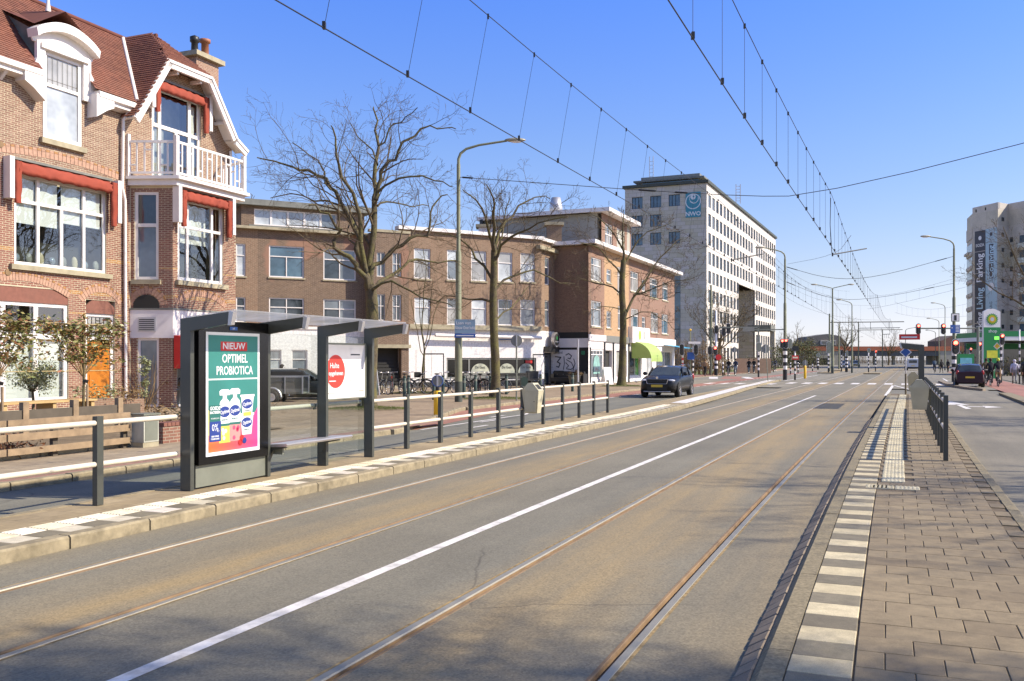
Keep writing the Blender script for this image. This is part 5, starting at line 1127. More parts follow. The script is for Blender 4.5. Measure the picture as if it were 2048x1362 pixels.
# green hooped awning
M_ga=mat('lime_canvas',(.30,.42,.14),.7,var=.08); q=MB(); ua,ub=10.0,13.4
for i in range(8):
    a0=PI/2*i/8; a1=PI/2*(i+1)/8; f=lambda a:(-1.5*math.cos(a)-.05, 1.85+1.25*math.sin(a)); (y0_,z0_),(y1_,z1_)=f(a0),f(a1)
    q.add([(ua,y0_,z0_),(ub,y0_,z0_),(ub,y1_,z1_),(ua,y1_,z1_)],[(0,1,2,3)],0,True); q.add([(ua,-.05,1.85),(ua,y0_,z0_),(ua,y1_,z1_)],[(0,2,1)])
q.add([(ua,-1.55,1.6),(ub,-1.55,1.6),(ub,-1.55,1.85),(ua,-1.55,1.85)],[(0,1,2,3)]); q.o('hooped_awning',M_ga,DB)
q=MB(); q.add([(19.5,-.1,3.0),(24.2,-.1,3.0),(24.2,-1.9,2.7),(19.5,-1.9,2.7)],[(0,1,2,3)]); q.o('blue_awning',mat('blue_canvas',(.04,.28,.55),.7),DB)
# shaded end wall with mural
fE=Fac(1103,61.3,114,0); EW=fE.thing('end_wall','shaded brick end wall with white mural panel beside the cafe door','building')
Lw=math.hypot(fE.O[0]-fD.O[0],fE.O[1]-fD.O[1])
q=MB(); q.box(0,Lw-.01,.0,.3,3.55,9.2); q.o('wall',M_brE,EW); q=MB(); q.box(-.0,Lw-.01,-.02,.3,3.15,3.55); q.o('dark_band',M_blackm,EW); q=MB(); q.box(0,Lw,-.08,.3,2.55,3.15); q.o('white_fascia',M_whitewall,EW)
q=MB(); q.box(0,Lw-.01,.0,.3,.1,2.55); q.o('dark_shopfront',M_blackm,EW); MB().box(-.9,1.9,-.1,-.02,.9,2.4).o('mural_panel',M_whitewall,EW)
MB().box(-.5,Lw+.4,-.45,.6,9.25,9.50).o('roof_edge',M_frame,EW)
# mural: abstract lions and shield drawn in black strokes
def stroke(par,pts,w_=.035,y=-.105):
    q=MB()
    for a,b in zip(pts,pts[1:]):
        d=Vector((b[0]-a[0],b[1]-a[1])); 
        if d.length<1e-6: continue
        n=Vector((-d.y,d.x)).normalized()*w_/2; dd=d.normalized()*w_*.3; q.add([(a[0]-dd.x-n.x,y,a[1]-dd.y-n.y),(b[0]+dd.x-n.x,y,b[1]+dd.y-n.y),(b[0]+dd.x+n.x,y,b[1]+dd.y+n.y),(a[0]-dd.x+n.x,y,a[1]-dd.y+n.y)],[(0,1,2,3)])
    q.o('mural_stroke',M_dark,par)
for s_ in (-1,1):
    c=.5; X=lambda v:c+s_*v
    stroke(EW,[(X(.42),1.95),(X(.45),1.5),(X(.38),1.1)],.05); stroke(EW,[(X(.55),2.05),(X(.75),2.15),(X(.95),2.0),(X(.85),1.8),(X(.7),1.85)],.06); stroke(EW,[(X(.6),1.75),(X(.95),1.55),(X(1.1),1.25),(X(.9),1.1),(X(.6),1.15)],.05); stroke(EW,[(X(1.1),1.8),(X(1.2),1.5),(X(1.05),1.05)],.05); stroke(EW,[(X(.55),1.55),(X(.75),1.35),(X(.6),1.2)],.05)
stroke(EW,[(.1,1.0),(.9,1.0)],.05); stroke(EW,[(.3,1.95),(.7,1.9),(.45,1.6),(.65,1.5),(.55,1.25),(.4,1.3)],.07); stroke(EW,[(-.4,.98),(1.4,.98)],.03); text(EW,'Leeland',.5,2.22,.26,M_dark,-.108,.8,bold=.0)
q=MB(); 
for a in (0,1,2,3): q.disc((2.22+.07*math.cos(a*PI/2+.78),2.2+.07*math.sin(a*PI/2+.78)),.08,10,'y',(-.03,-.01))
q.o('clover_sign',mat('clover_green',(.02,.22,.12),.5),EW)
# grey attic storey behind
fG=Fac(965,66.8,114,0); GA=fG.thing('attic_storey','grey rendered attic storey with white roof edge behind the corner block','building')
g1=Fac(1203,62.8,0); Lg_=math.hypot(fG.O[0]-g1.O[0],fG.O[1]-g1.O[1]); ang=math.degrees(math.atan2(g1.O[0]-fG.O[0],g1.O[1]-fG.O[1])); GA.rotation_euler=(0,0,PI/2-R(ang))
MB().box(0,Lg_-.3,0,6.8,9.0,11.75).o('wall',mat('grey_render',(.36,.37,.38),.85,var=.05,sc=1,dirt=.1),GA); MB().box(-.3,Lg_-.65,-.35,7.2,11.75,12.0).o('roof_edge',M_whitewall,GA)
fg2=Fac(1203,62.8,23.2,0); G2=fg2.thing('brick_attic','brick attic front with white windows above the corner shops','building')
q=MB(); wall_cells(q,0,7.2,9.0,11.75,[(.8,2.6,9.3,11.2),(3.6,5.6,9.3,11.2)],0,.12); q.o('wall',M_brC,G2)
for a,b in ((.8,2.6),(3.6,5.6)): window(G2,a,b,9.3,11.2,[(0,.6,[.33,.66]),(.6,1,[.33,.66])],panes=[M_pm,M_pc])
q=MB(); q.prism([(-.45,-.7),(7.5,-.7),(7.5,6),(-.45,6)],11.75,12.02,'z'); q.o('roof_edge',M_frame,G2)
MB().lathe([(.35,0),(.35,.6),(.5,1.0),(.5,1.3),(.35,2.0),(.0,2.0)],12,c=(wx(1112,70),70,12.0)).o('roof_fan',M_alu,None,label='metal roof fan cowl above the grey attic',cat='chimney')
ck=thing('roof_chimney','small brick chimney standing against the grey attic wall','chimney',(wx(1110,61.5),61.5,9.4),0); MB().box(-.55,.45,0,.8,0,1.3).o('stack',M_brD,ck); MB().box(-.7,.6,-.15,.95,1.3,1.5).o('cap',M_stone,ck)
ck=thing('roof_chimney','white chimney with pots behind the cafe roof edge','chimney',(wx(974,66),66,8.6),0); MB().box(-.6,.9,0,1,0,2.6).o('stack',M_whitewall,ck); MB().box(-.8,1.1,-.2,1.2,2.6,2.8).o('cap',M_stone,ck)
for i in range(4): MB().lathe([(.15,2.8),(.15,3.2)],8,c=(-.4+i*.35,.5,0)).o('pot',M_black,ck)
# ------------------------------------------------ far buildings
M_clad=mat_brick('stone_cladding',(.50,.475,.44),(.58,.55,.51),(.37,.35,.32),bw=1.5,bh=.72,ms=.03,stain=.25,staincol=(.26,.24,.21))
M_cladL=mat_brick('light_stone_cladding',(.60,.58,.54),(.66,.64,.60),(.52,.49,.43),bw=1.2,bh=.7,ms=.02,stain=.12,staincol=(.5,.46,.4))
fN=Fac(1413,165,24,0); NW=fN.thing('office_building','tall stone clad office block with blue round logo and rows of narrow windows','office building')
ops=[]; L_=84.
rows=[31.5-3.43*i for i in range(9)]; cols=[1.5+3.46*i for i in range(24)]
for r,zt in enumerate(rows):
    for c,u in enumerate(cols):
        if 30<u<51.5 and zt<18.5: continue
        if r in(1,2,3) and c in (14,): continue
        zb=max(zt-2.3,.6); ops.append((u,u+2.3,zb,zt))
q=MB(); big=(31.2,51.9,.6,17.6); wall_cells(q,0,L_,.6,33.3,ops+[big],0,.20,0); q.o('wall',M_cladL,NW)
q=MB(); q.box(31.2,51.9,8,8.2,.6,17.6); q.box(31.0,31.2,.35,8,.6,17.6); q.box(51.9,52.1,.35,8,.6,17.6); q.box(0.3,L_-.3,.36,.4,17.7,33); q.box(.3,31,.36,.4,.6,17.7); q.box(52.1,L_-.3,.36,.4,.6,17.7); q.o('inner_wall',M_clad,NW)
MB().box(34,50,7.7,7.99,12,17.5).o('dark_glazing',M_pbl,NW); MB().box(33,50,7.6,7.99,.7,9).o('entrance_glazing',M_pd,NW)
wm=MB(); wm.add([(0,0,0),(2.3,0,0),(2.3,0,2.3),(0,0,2.3)],[(0,1,2,3)]); wm.box(.0,.12,-.06,.0,0,2.3,1); wm.box(1.1,1.2,-.04,.0,0,2.3,1); wme=wm.mesh('window',[M_pd,M_black]); wme2=wm.mesh('window',[M_pm,M_black])
rr=random.Random(2)
for o_ in ops:
    w_=bpy.data.objects.new('window',wme if rr.random()<.75 else wme2); COL.objects.link(w_); w_.parent=NW; w_.location=(o_[0],.13,o_[2]); w_.scale=(1,1,(o_[3]-o_[2])/2.3)
q=MB(); q.box(-.4,L_+.3,-.4,1,33.3,33.8); q.o('roof_edge',M_olived,NW)
q=MB(); q.box(L_-.2,L_,.1,15,.6,33.3); q.box(.3,L_,14,15,.6,33.2); q.box(1,L_-1,1,14,33.2,33.4); q.o('rear_wall',M_clad,NW)
fM=Fac(1250,171,114,0); Lm=15.1
NL=fM.thing('office_end_wall','shaded stone end wall of the office block carrying the blue logo','office building')
op=[(1.3,3.35,29.45,31.6),(4.75,6.85,29.45,31.6),(8.2,10.3,29.5,31.6),(1.3,3.35,26.0,28.2),(4.75,6.85,26.0,28.2),(1.3,3.35,22.7,24.9),(4.75,6.85,22.7,24.9),(8.2,10.3,22.7,24.9)]
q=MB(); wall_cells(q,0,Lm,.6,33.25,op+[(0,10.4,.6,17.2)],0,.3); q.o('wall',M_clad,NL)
for o_ in op: window(NL,*o_,[(0,1,[.3,.6])],y=.2,fr=.08,mu=.08,panes=[M_pbl],fm=M_black)
for k in range(5):
    for j in range(4): MB().box(j*2.6+.05,j*2.6+2.55,.25,.3,.7+k*3.3,.7+k*3.3+3.2).o('glass_panel',M_pbl,NL)
MB().box(-.4,Lm+.0,-.4,1,33.3,33.8).o('roof_edge',M_olived,NL)
q=MB(); q.box(2.2,13.2,3,12,33.3,35.7); PH=q.o('plant_room',M_backsign,NL); MB().box(1.0,14.2,2,13,34.7,35.0).o('canopy_slab',M_lead,PH); MB().box(2.5,13,2.8,3,33.9,34.6).o('dark_glazing',M_pbl,PH)
for x in (3.2,3.9): MB().box(x,x+.12,5,5.12,35.7,40).o('antenna',M_alu,NL)
for k in range(5): MB().box(3.3,3.9,5.02,5.08,36.2+k*.7,36.28+k*.7).o('antenna_rung',M_alu,NL)
M_logo=mat('logo_blue',(.05,.26,.42),.5,var=.04); lg=MB().box(11.35,14.05,-.12,.0,27.25,31.75).o('logo_board',M_logo,NL)
def ring(par,cx,cz,r,w_,y,mt,a0=0,a1=2*PI,n=36):
    q=MB()
    for i in range(n):
        a=a0+(a1-a0)*i/n; b=a0+(a1-a0)*(i+1)/n
        q.add([(cx+(r-w_)*math.cos(a),y,cz+(r-w_)*math.sin(a)),(cx+(r-w_)*math.cos(b),y,cz+(r-w_)*math.sin(b)),(cx+r*math.cos(b),y,cz+r*math.sin(b)),(cx+r*math.cos(a),y,cz+r*math.sin(a))],[(3,2,1,0)])
    q.o('logo_ring',mt,par)
ring(lg,12.7,30.1,1.40,.16,-.125,P_w); ring(lg,12.85,30.55,.85,.13,-.13,P_w,-2.6,.3); ring(lg,12.85,30.7,.85,.08,-.128,P_w,2.4,4.6); ring(lg,12.7,30.9,.48,.48,-.135,P_w); ring(lg,12.78,30.95,.16,.16,-.14,M_logo)
text(lg,'NWO',12.7,27.85,1.05,P_w,-.13,1.02,bold=.03)
an=thing('roof_antenna','thin antenna mast on the long roof edge of the office','antenna',(fN.O[0]+fN.x[0]*28,fN.O[1]+fN.x[1]*28,33.9),0)
for x in (0,.9): MB().box(x,x+.15,0,.15,0,4).o('mast',M_alu,an)
for k in range(6): MB().box(.1,.95,.03,.1,.5+k*.6,.6+k*.6).o('rung',M_alu,an)
# canopy sign at the entrance
ec=thing('entrance_canopy','grey canopy box over the office entrance','canopy',(fN.O[0]+fN.x[0]*46-fN.y[0]*3,fN.O[1]+fN.x[1]*46-fN.y[1]*3,0),fN.rz); MB().box(-4,2.5,-2,3,8.0,9.3).o('canopy',M_lead,ec); MB().box(1.5,2.5,-2,-1,.6,8).o('column',M_clad,ec); text(ec,'nw',-2,10,2.0,M_backsign,-2.05,1.2)
bw=thing('low_wall','low pinkish stone wall in front of the office lawn','wall',(wx(1470,118),118,0),0); MB().box(0,4.6,0,.5,0,1.9).o('wall',mat('pink_stone',(.38,.26,.20),.9,var=.1),bw)
# residential tower on the right
M_conc=mat_brick('tower_concrete',(.50,.48,.45),(.56,.535,.50),(.44,.42,.395),bw=6,bh=2.9,ms=.03,stain=.35,staincol=(.2,.19,.17))
TP=[(1934,200),(1945,193),(1996,186),(2016,188),(2090,180)]; P=[Vector((wx(a,b),b)) for a,b in TP]
TW=thing('apartment_tower','tall concrete apartment tower with dark and light blue vertical banners','apartment tower',(P[1].x,P[1].y,0),0)
O_=Vector((P[1].x,P[1].y)); pts=[(p-O_) for p in P]; pts+= [Vector((pts[-1].x+18,32)),Vector((pts[0].x+19,34))]
tops=[29.5,33.0,33.4,33.3,33.3]
q=MB(); q.prism([(v.x,v.y) for v in pts],0,32.2,'z'); q.o('tower_body',M_conc,TW)
for i,(a,b) in enumerate(zip(pts[:5],pts[1:5])):
    d=b-a; T=Matrix.Translation((a.x,a.y,0))@Matrix.Rotation(math.atan2(d.y,d.x),4,'Z'); Lf=d.length
    if i==0: MB().box(0,Lf,-.15,.0,27,29.5,0,T).o('panel',M_conc,TW); MB().box(-.8,Lf*.6,-.5,.0,24.0,24.5,0,T).o('slab',M_conc,TW)
    else: MB().box(0,Lf,-.02,.4,32.2,33.4,0,T).o('parapet',M_conc,TW)
    if i==0:
        for k in range(9): MB().box(.2,Lf-.1,-.08,-.0,1.5+k*2.85,3.2+k*2.85,0,T).o('window',M_pm,TW); MB().box(.1,Lf,-.2,-.08,.7+k*2.85,1.4+k*2.85,0,T).o('balcony_front',M_clad,TW)
    if i==1:
        FT=T; FL=Lf
    if i==2:
        for k in range(10): MB().box(Lf*.35,Lf*.6,-.05,0,1.8+k*3.1,2.6+k*3.1,0,T).o('window',M_pd,TW)
    if i==3:
        for k in range(10):
            for j in range(3):
                if k==9 : continue
                u=.6+j*2.2
                if j==0: MB().box(u-.1,u+.6,-.05,0,1.9+k*2.95,2.9+k*2.95,0,T).o('window',M_pd,TW)
                else: MB().box(u,u+1.35,-.08,0,1.5+k*2.95,3.0+k*2.95,0,T).o('window',M_pbl,TW); MB().box(u+1.5,u+2.9,-.08,0,1.5+k*2.95,3.0+k*2.95,0,T).o('window',M_pm,TW)
                if j>0: MB().box(u-.1,u+3,-.5,-.09,.45+k*2.95,1.45+k*2.95,0,T).o('balcony_front',mat('pale_mint_panel',(.60,.70,.66),.5) if 'pale_mint_panel' not in bpy.data.materials else bpy.data.materials['pale_mint_panel'],TW)
for u in (.9,3.6): MB().box(u,u+.35,-.05,0,32.3,32.9,0,FT).o('vent_hole',M_dark,TW)
def ban(name,x0,x1,z0,z1,mt):
    o=MB().box(x0,x1,-.12,-.02,z0,z1).o(name,mt,TW); o.matrix_local=FT; return o
b1=ban('dark_banner',.8,FL*.53,4,28.3,mat('banner_dark',(.045,.05,.06),.6,var=.06)); b2=ban('blue_banner',FL*.54,FL-.2,4,28.4,mat('banner_blue',(.38,.52,.58),.6,var=.08))
text(b1,'SOZA',(.8+FL*.53)/2,25.3,.85,P_w,-.14,1.1,bold=.02); ring(b1,(.8+FL*.53)/2,26.8,.45,.45,-.13,P_w)
cx=(.8+FL*.53)/2; M_btw=mat('banner_text_white',(.85,.85,.84),.6,var=0)
def vtext(par,s,x,zc,size,mt,sx=1.,bold=.03): return text(par,s,x,zc,size,mt,-.14,sx,rot=(R(90),R(-90),0),bold=bold)
vtext(b1,'Parking',cx,20.6,2.5,M_btw,.80); vtext(b1,'Living',cx,14.3,2.5,mat('banner_text_blue',(.50,.68,.76),.6),.78); vtext(b1,'Working',cx,8.0,2.5,M_btw,.78)
c2=(FL*.54+FL-.2)/2; MB().box(c2-.55,c2+.65,-.13,-.12,18.2,25.2).o('dark_label',bpy.data.materials['banner_dark'],b2); vtext(b2,'Co-living',c2+.05,21.6,1.9,bpy.data.materials['banner_text_blue'],.98)
ring(b2,c2,16.5,.85,.85,-.13,P_w); vtext(b2,'DEN HAAG',c2,11.3,1.1,bpy.data.materials['banner_dark'],.8,.0); ring(b2,c2,27.2,.4,.4,-.13,bpy.data.materials['banner_dark'])
for zz in (24.0,19.5,14.5,9.2): MB().box(.8,FL*.53,-.125,-.12,zz,zz+.08).o('seam',M_alu,b1)
# petrol station: price sign and canopy
bp=thing('price_sign','tall green and white fuel price sign with sunburst emblem','sign',(wx(1983,86),86,0),0)
MB().prism([(-.78,0),(.78,0),(.78,6.2)]+[(.78-1.56*i/8,6.2+.28*math.sin(PI*i/8)) for i in range(1,8)]+[(-.78,6.2)],-.1,.2,'y').o('sign_body',M_wht,bp)
M_bpg=mat('station_green',(.015,.22,.07),.4,var=.05); MB().box(-.78,.78,-.12,-.10,0,4.75).o('green_face',M_bpg,bp)
def burst(cz,r,n,y,mt,w_=.5,r0=0):
    q=MB()
    for i in range(n):
        a=2*PI*i/n; pts_=[(0,cz)]+[(r*.75*math.cos(a-w_*PI/n),cz+r*.75*math.sin(a-w_*PI/n)),(r*math.cos(a),cz+r*math.sin(a)),(r*.75*math.cos(a+w_*PI/n),cz+r*.75*math.sin(a+w_*PI/n))]
        q.add([(p[0],y,p[1]) for p in pts_],[(3,2,1,0)])
    q.o('sunburst',mt,bp)
burst(5.5,.58,18,-.125,M_bpg,1.2); burst(5.5,.47,18,-.13,mat('lime_green',(.30,.55,.03),.4),1.2); burst(5.5,.36,18,-.135,M_yellow,1.2); burst(5.5,.2,18,-.14,P_w,1.2)
text(bp,'shop',.05,4.4,.42,P_w,-.13); MB().box(.2,.7,-.13,-.12,3.6,3.9).o('price_display',mat('lime_lit',(.2,.7,.1),.4,emit=(.2,.9,.1,.6)),bp); MB().box(-.5,.5,-.13,-.12,1.9,2.6).o('yellow_offer',mat('offer_yellow',(.65,.65,.05),.5),bp)
cn=thing('station_canopy','green and white petrol station canopy with shop behind','canopy',(wx(1998,104),104,0),0)
MB().box(0,16,0,10,3.9,4.35).o('white_band',M_wht,cn); MB().box(0,16,-.02,10,4.35,4.95).o('green_band',M_bpg,cn); MB().box(.1,16,1.5,9,3.85,3.9).o('soffit',M_lead,cn)
for x in (1.2,7,12): MB().box(x,x+.4,2,2.4,0,3.9).o('column',M_whitewall,cn)
MB().box(.2,16,8,8.4,0,3.9).o('shop_glazing',M_pd,cn); MB().box(.2,16,7.9,8,3.0,3.7).o('green_band',M_bpg,cn)
# railway viaduct closing the street
M_band=mat('viaduct_orange',(.40,.13,.07),.7,var=.08,sc=.5); M_vg=mat('viaduct_grey',(.34,.335,.33),.85,var=.08,sc=.4,dirt=.2)
VI=thing('rail_viaduct','long concrete rail viaduct with an orange red edge across the street','bridge',(wx(1600,300),300,0),R(-1))
x1=wx(1965,300)-wx(1600,300)
MB().box(0,x1,0,12,4.6,6.0).o('orange_edge',M_band,VI); MB().box(13,x1-13,.4,11.5,2.9,4.6).o('deck_beam',mat('deck_dark',(.08,.09,.11),.7),VI); MB().box(1,13.2,.2,11,-.1,4.6).o('abutment_wall',M_vg,VI); MB().box(x1-14,x1,.2,11,-.1,4.6).o('abutment_wall',M_vg,VI)
for i,x in enumerate((18,25,31,37,44)): MB().box(x,x+.8,3,4,0,3).o('pier',M_vg,VI)
for a,b in ((2.5,5.2),(6.2,9.2)): MB().box(a,b,.1,.25,0,2.2).o('passage',M_dark,VI)
MB().box(9.7,11.0,.05,.2,.2,2.3).o('poster_board',M_wht,VI)
fh=thing('far_house','grey roofed house behind the viaduct','house',(wx(1604,330),330,0),0)
q=MB(); q.prism([(0,6.5),(17,6.5),(13.5,10.2),(9,10.9),(2,9.8)],0,12,'y'); q.o('roof',mat('slate_grey',(.16,.155,.16),.8),fh); MB().box(1,15,1,11,0,6.5).o('wall',M_clad,fh); MB().box(6.5,12,-.5,2,7.0,8.6).o('dormer',M_clad,fh)
for k in range(4): MB().box(6.9+k*1.3,7.9+k*1.3,-.55,-.5,7.4,8.3).o('window',M_pd,fh)
fh=thing('far_roof','low brown roofed building right of the viaduct end','building',(wx(1882,310),310,0),0); MB().prism([(0,0),(11,0),(11,9.5),(4,9.8),(0,8)],0,10,'y').o('wall',mat('brown_dull',(.15,.11,.10),.9),fh)
# ================================================================ TREES AND PLANTS
M_bark=mat('bark',(.125,.10,.06),.95,var=.35,sc=6,bmp=.7,bsc=30,bd=.02); 
def mat_bark2():
    m,n,b=nodes('mossy_bark'); b.inputs['Roughness'].default_value=.95; g=pos(n)
    c=mix(n,ramp(n,noise(n,g,2.2,5,.7),[(.42,0),(.62,1)]),(.095,.078,.055),(.13,.12,.047)); c=mix(n,1.,c,ramp(n,noise(n,g,18,4),[(.3,.6),(.7,1.3)]),'MULTIPLY')
    n.links.new(c,b.inputs['Base Color']); bump(n,b,noise(n,g,28,4),.8,.03); return m
M_moss=mat_bark2()
M_twig=mat('twigs',(.11,.085,.055),.9,var=.3,sc=2)
def wander(rr,p,d,L,k,curl,up):
    pts=[p.copy()]; d=d.normalized()
    for i in range(k):
        d=(d+Vector((rr.gauss(0,curl),rr.gauss(0,curl),rr.gauss(0,curl)+up))).normalized(); p=p+d*(L/k); pts.append(p.copy())
    return pts
def sprout(m,pts,r0,r1,depth,rr,dens=1.,lf=.55,minr=.0055,curl=.22,up=.05,start=.25,sub=None):
    """side shoots along a limb, recursively"""
    seg=[(a-b).length for a,b in zip(pts,pts[1:])]; L=sum(seg)
    n=max(2,int(dens*(2.6+L*(1.5 if depth>1 else 2.1)))); 
    for i in range(n):
        t=start+(1-start)*(i+rr.random())/n; dd=t*L; j=0
        while j<len(seg)-1 and dd>seg[j]: dd-=seg[j]; j+=1
        a,b=pts[j],pts[j+1]; p=a.lerp(b,min(1,dd/max(seg[j],1e-6))); ax=(b-a).normalized()
        o=ax.orthogonal().normalized(); o.rotate(Matrix.Rotation(rr.uniform(0,2*PI),3,ax)); 
        d=(ax*rr.uniform(.45,.95)+o*rr.uniform(.55,.95)+Vector((0,0,.12))).normalized()
        r=r0+(r1-r0)*t; cl=min(L*lf*(1.15-.65*t)*rr.uniform(.6,1.2),2.6 if depth>1 else 1.1); cr=max(minr,r*rr.uniform(.32,.5))
        k=5 if depth>1 else 3; q=wander(rr,p,d,cl,k,curl,up)
        rad=[max(minr*.7,cr*(1-.75*x/k)) for x in range(k+1)]
        m.tube(q,rad,5 if cr>.03 else 3,cap=False)
        if depth>1: sprout(m,q,cr,cr*.3,depth-1,rr,dens,lf,minr,curl,up,.2)
def limb_world(px,Y,off,rr):
    n=len(px)-1; return [Vector((wx(x,Y+off*(i/n)**.9),Y+off*(i/n)**.9,wz(y,Y+off*(i/n)**.9))) for i,(x,y) in enumerate(px)]
def smooth(pts,it=2):
    for _ in range(it):
        q=[pts[0]]
        for a,b in zip(pts,pts[1:]): q+=[a*.75+b*.25,a*.25+b*.75]
        q.append(pts[-1]); pts=q
    return pts
def traced_tree(label,Y,trunk,limbs,r0,seed,spread=2.5,dens=1.,group='bare street trees on the left',depth=3):
    r0*=.88; limbs=[(a,b*.84,max(.014,c)) for a,b,c in limbs]
    rr=random.Random(seed); base=Vector((wx(trunk[0][0],Y),Y,.1)); e=thing('street_tree',label,'tree',base,0,group)
    tp=[Vector((wx(x,Y),Y,wz(y,Y))) for x,y in trunk]; tp[0]=base+Vector((0,0,-.1)); tp=smooth([p-base for p in tp],1); n=len(tp)
    rad=[r0*(1.5 if i==0 else 1.12 if i==1 else 1-.42*i/n) for i in range(n)]; MB().tube(tp,rad,14).o('trunk',M_moss,e)
    tw=MB()
    for li,(pts,ra,rb) in enumerate(limbs):
        off=rr.uniform(-1,1)*spread; q=smooth([p-base for p in limb_world(pts,Y,off,rr)],1)
        q=[p+Vector((rr.gauss(0,.05),rr.gauss(0,.08),rr.gauss(0,.05)))*(1 if 0<i<len(q)-1 else 0) for i,p in enumerate(q)]
        k=len(q); MB().tube(q,[ra+(rb-ra)*(i/(k-1))**.8 for i in range(k)],8,cap=False).o('limb',M_moss,e)
        sprout(tw,q,ra,rb,depth,rr,dens,.55,start=.2,minr=.00017*Y)
    o=tw.o('twigs',M_twig,e,kind='stuff'); return e
traced_tree('largest bare spreading tree, left, behind the tram shelter',31.3,[(735,822),(738,760),(742,690),(745,620),(741,570)],[
 ([(741,585),(730,568),(713,531),(696,514),(666,494),(666,481),(679,464),(672,450),(650,428),(618,410)],.13,.03),
 ([(741,580),(730,545),(716,484),(703,443),(683,410),(662,379),(642,356),(615,339),(591,334),(558,322),(514,315)],.15,.02),
 ([(735,560),(722,500),(727,443),(710,400),(689,359),(676,325),(674,281),(662,251)],.13,.02),
 ([(742,575),(737,545),(745,477),(750,416),(755,369),(752,322),(760,281),(750,248),(747,214)],.19,.02),
 ([(752,400),(755,369),(774,332),(794,315),(821,281),(838,254),(868,248),(912,258)],.10,.015),
 ([(755,385),(784,362),(830,352),(880,356),(905,372)],.06,.012),
 ([(742,572),(740,538),(767,518),(794,487),(828,477),(858,467),(865,433),(868,403),(895,389)],.12,.02),
 ([(740,585),(767,555),(801,541),(821,518),(862,524),(912,521)],.10,.02),
 ([(742,580),(774,558),(811,578),(852,599),(905,612)],.07,.012),
 ([(683,412),(642,400),(591,389),(541,396)],.05,.012),([(755,412),(784,403),(818,410),(858,412)],.05,.012),
 ([(662,380),(640,330),(610,300),(585,285)],.04,.01),([(755,330),(735,290),(715,270),(700,245)],.04,.01),([(760,290),(785,255),(810,240),(835,215)],.04,.01)],.33,3,2.6,1.05)
traced_tree('middle bare street tree with mossy trunk in front of the cafe',39.0,[(990,803),(992,740),(988,670),(986,600),(988,540),(988,500)],[
 ([(988,505),(975,455),(968,425),(945,395),(925,378)],.10,.015),([(989,505),(988,440),(985,400),(972,368)],.12,.015),([(989,505),(1005,450),(1030,415),(1062,395),(1100,398)],.10,.015),
 ([(988,525),(1010,480),(1050,460),(1090,440),(1135,436)],.09,.015),([(987,565),(960,520),(935,490),(905,470),(868,470)],.09,.015),([(988,588),(1020,555),(1060,540),(1110,560),(1150,568)],.08,.015),
 ([(987,606),(960,595),(930,600),(895,590),(858,602)],.07,.012),([(988,645),(1015,620),(1040,600),(1062,570)],.06,.012),([(988,530),(1000,490),(1008,430),(1020,385)],.07,.012)],.24,8,2.6,1.15)
traced_tree('farthest bare street tree in front of the shop corner',57.5,[(1243,776),(1245,720),(1247,640),(1243,575),(1247,520)],[
 ([(1247,525),(1247,503),(1246,455),(1248,418)],.13,.015),([(1248,640),(1273,585),(1301,544),(1328,503),(1362,478)],.13,.015),([(1266,590),(1322,568),(1395,552)],.07,.012),
 ([(1243,590),(1218,568),(1183,565),(1152,550)],.08,.012),([(1241,548),(1211,509),(1194,492),(1150,480)],.08,.012),([(1247,530),(1270,490),(1300,460),(1345,445)],.08,.012),([(1246,500),(1225,460),(1200,438),(1175,430)],.07,.012),
 ([(1248,640),(1290,620),(1330,640),(1350,660)],.05,.01),([(1244,620),(1215,610),(1180,625)],.05,.01),([(1273,585),(1310,600),(1350,592)],.05,.01)],.29,12,3.0,1.15)
yt=traced_tree('slender young tree with upright branches near the parked bicycles',45.5,[(846,778),(845,745),(848,715),(849,700)],[
 ([(849,702),(848,650),(846,600),(850,545),(846,495)],.05,.008),([(848,712),(835,670),(826,630),(822,600)],.03,.008),([(849,705),(862,665),(872,625),(878,600)],.03,.008),([(848,690),(840,640),(838,590),(834,560)],.03,.007),([(849,690),(858,640),(862,590),(866,560)],.03,.007)],.075,5,.5,.5,depth=2)
# a generic bare tree mesh for the far ones
def gen_tree(seed,H,spread=.5,dens=.7,fine=.018,depth=3,conical=False,thin=1.):
    rr=random.Random(seed); tr=MB(); tw=MB(); top=H*(.9 if conical else .35)
    tp=wander(rr,Vector((0,0,0)),Vector((0,0,1)),top,6,.05,.1); r0=H*.022
    tr.tube(tp,[r0*(1.3 if i==0 else 1-.75*i/6 if conical else 1-.35*i/6) for i in range(7)],8)
    n=22 if conical else 9
    for i in range(n):
        if conical: t=.15+.8*i/n; k=int(t*6); p=tp[k].lerp(tp[min(k+1,6)],t*6-k); L=H*.38*(1.1-t*.8)*rr.uniform(.7,1.1); up=.02; el=rr.uniform(.05,.45)
        else: p=tp[rr.choice([4,5,6])]; L=H*rr.uniform(.45,.62); el=rr.uniform(.5,1.6) ; up=.08
        a=rr.uniform(0,2*PI); d=Vector((math.cos(a)*spread*2,math.sin(a)*spread*2,el)).normalized()
        q=wander(rr,p,d,L,7,.16,up); rb=r0*(.28 if conical else .5)*thin; tr.tube(q,[rb*(1-.8*x/7) for x in range(8)],5,cap=False)
        sprout(tw,q,rb,rb*.2,depth,rr,dens,.5,fine,.2,.04,.15)
    return tr,tw
def place_tree(label,tm,px,Y,sc,rz,group=None,z0=0,wm=None,X=None):
    e=thing('bare_tree',label,'tree',(wx(px,Y) if X is None else X,Y,z0),rz,group); e.scale=(sc,sc,sc)
    for nm,me in zip(('trunk','twigs'),tm):
        o=bpy.data.objects.new(nm,me); COL.objects.link(o); o.parent=e
        if nm=='twigs': o['kind']='stuff'
    return e
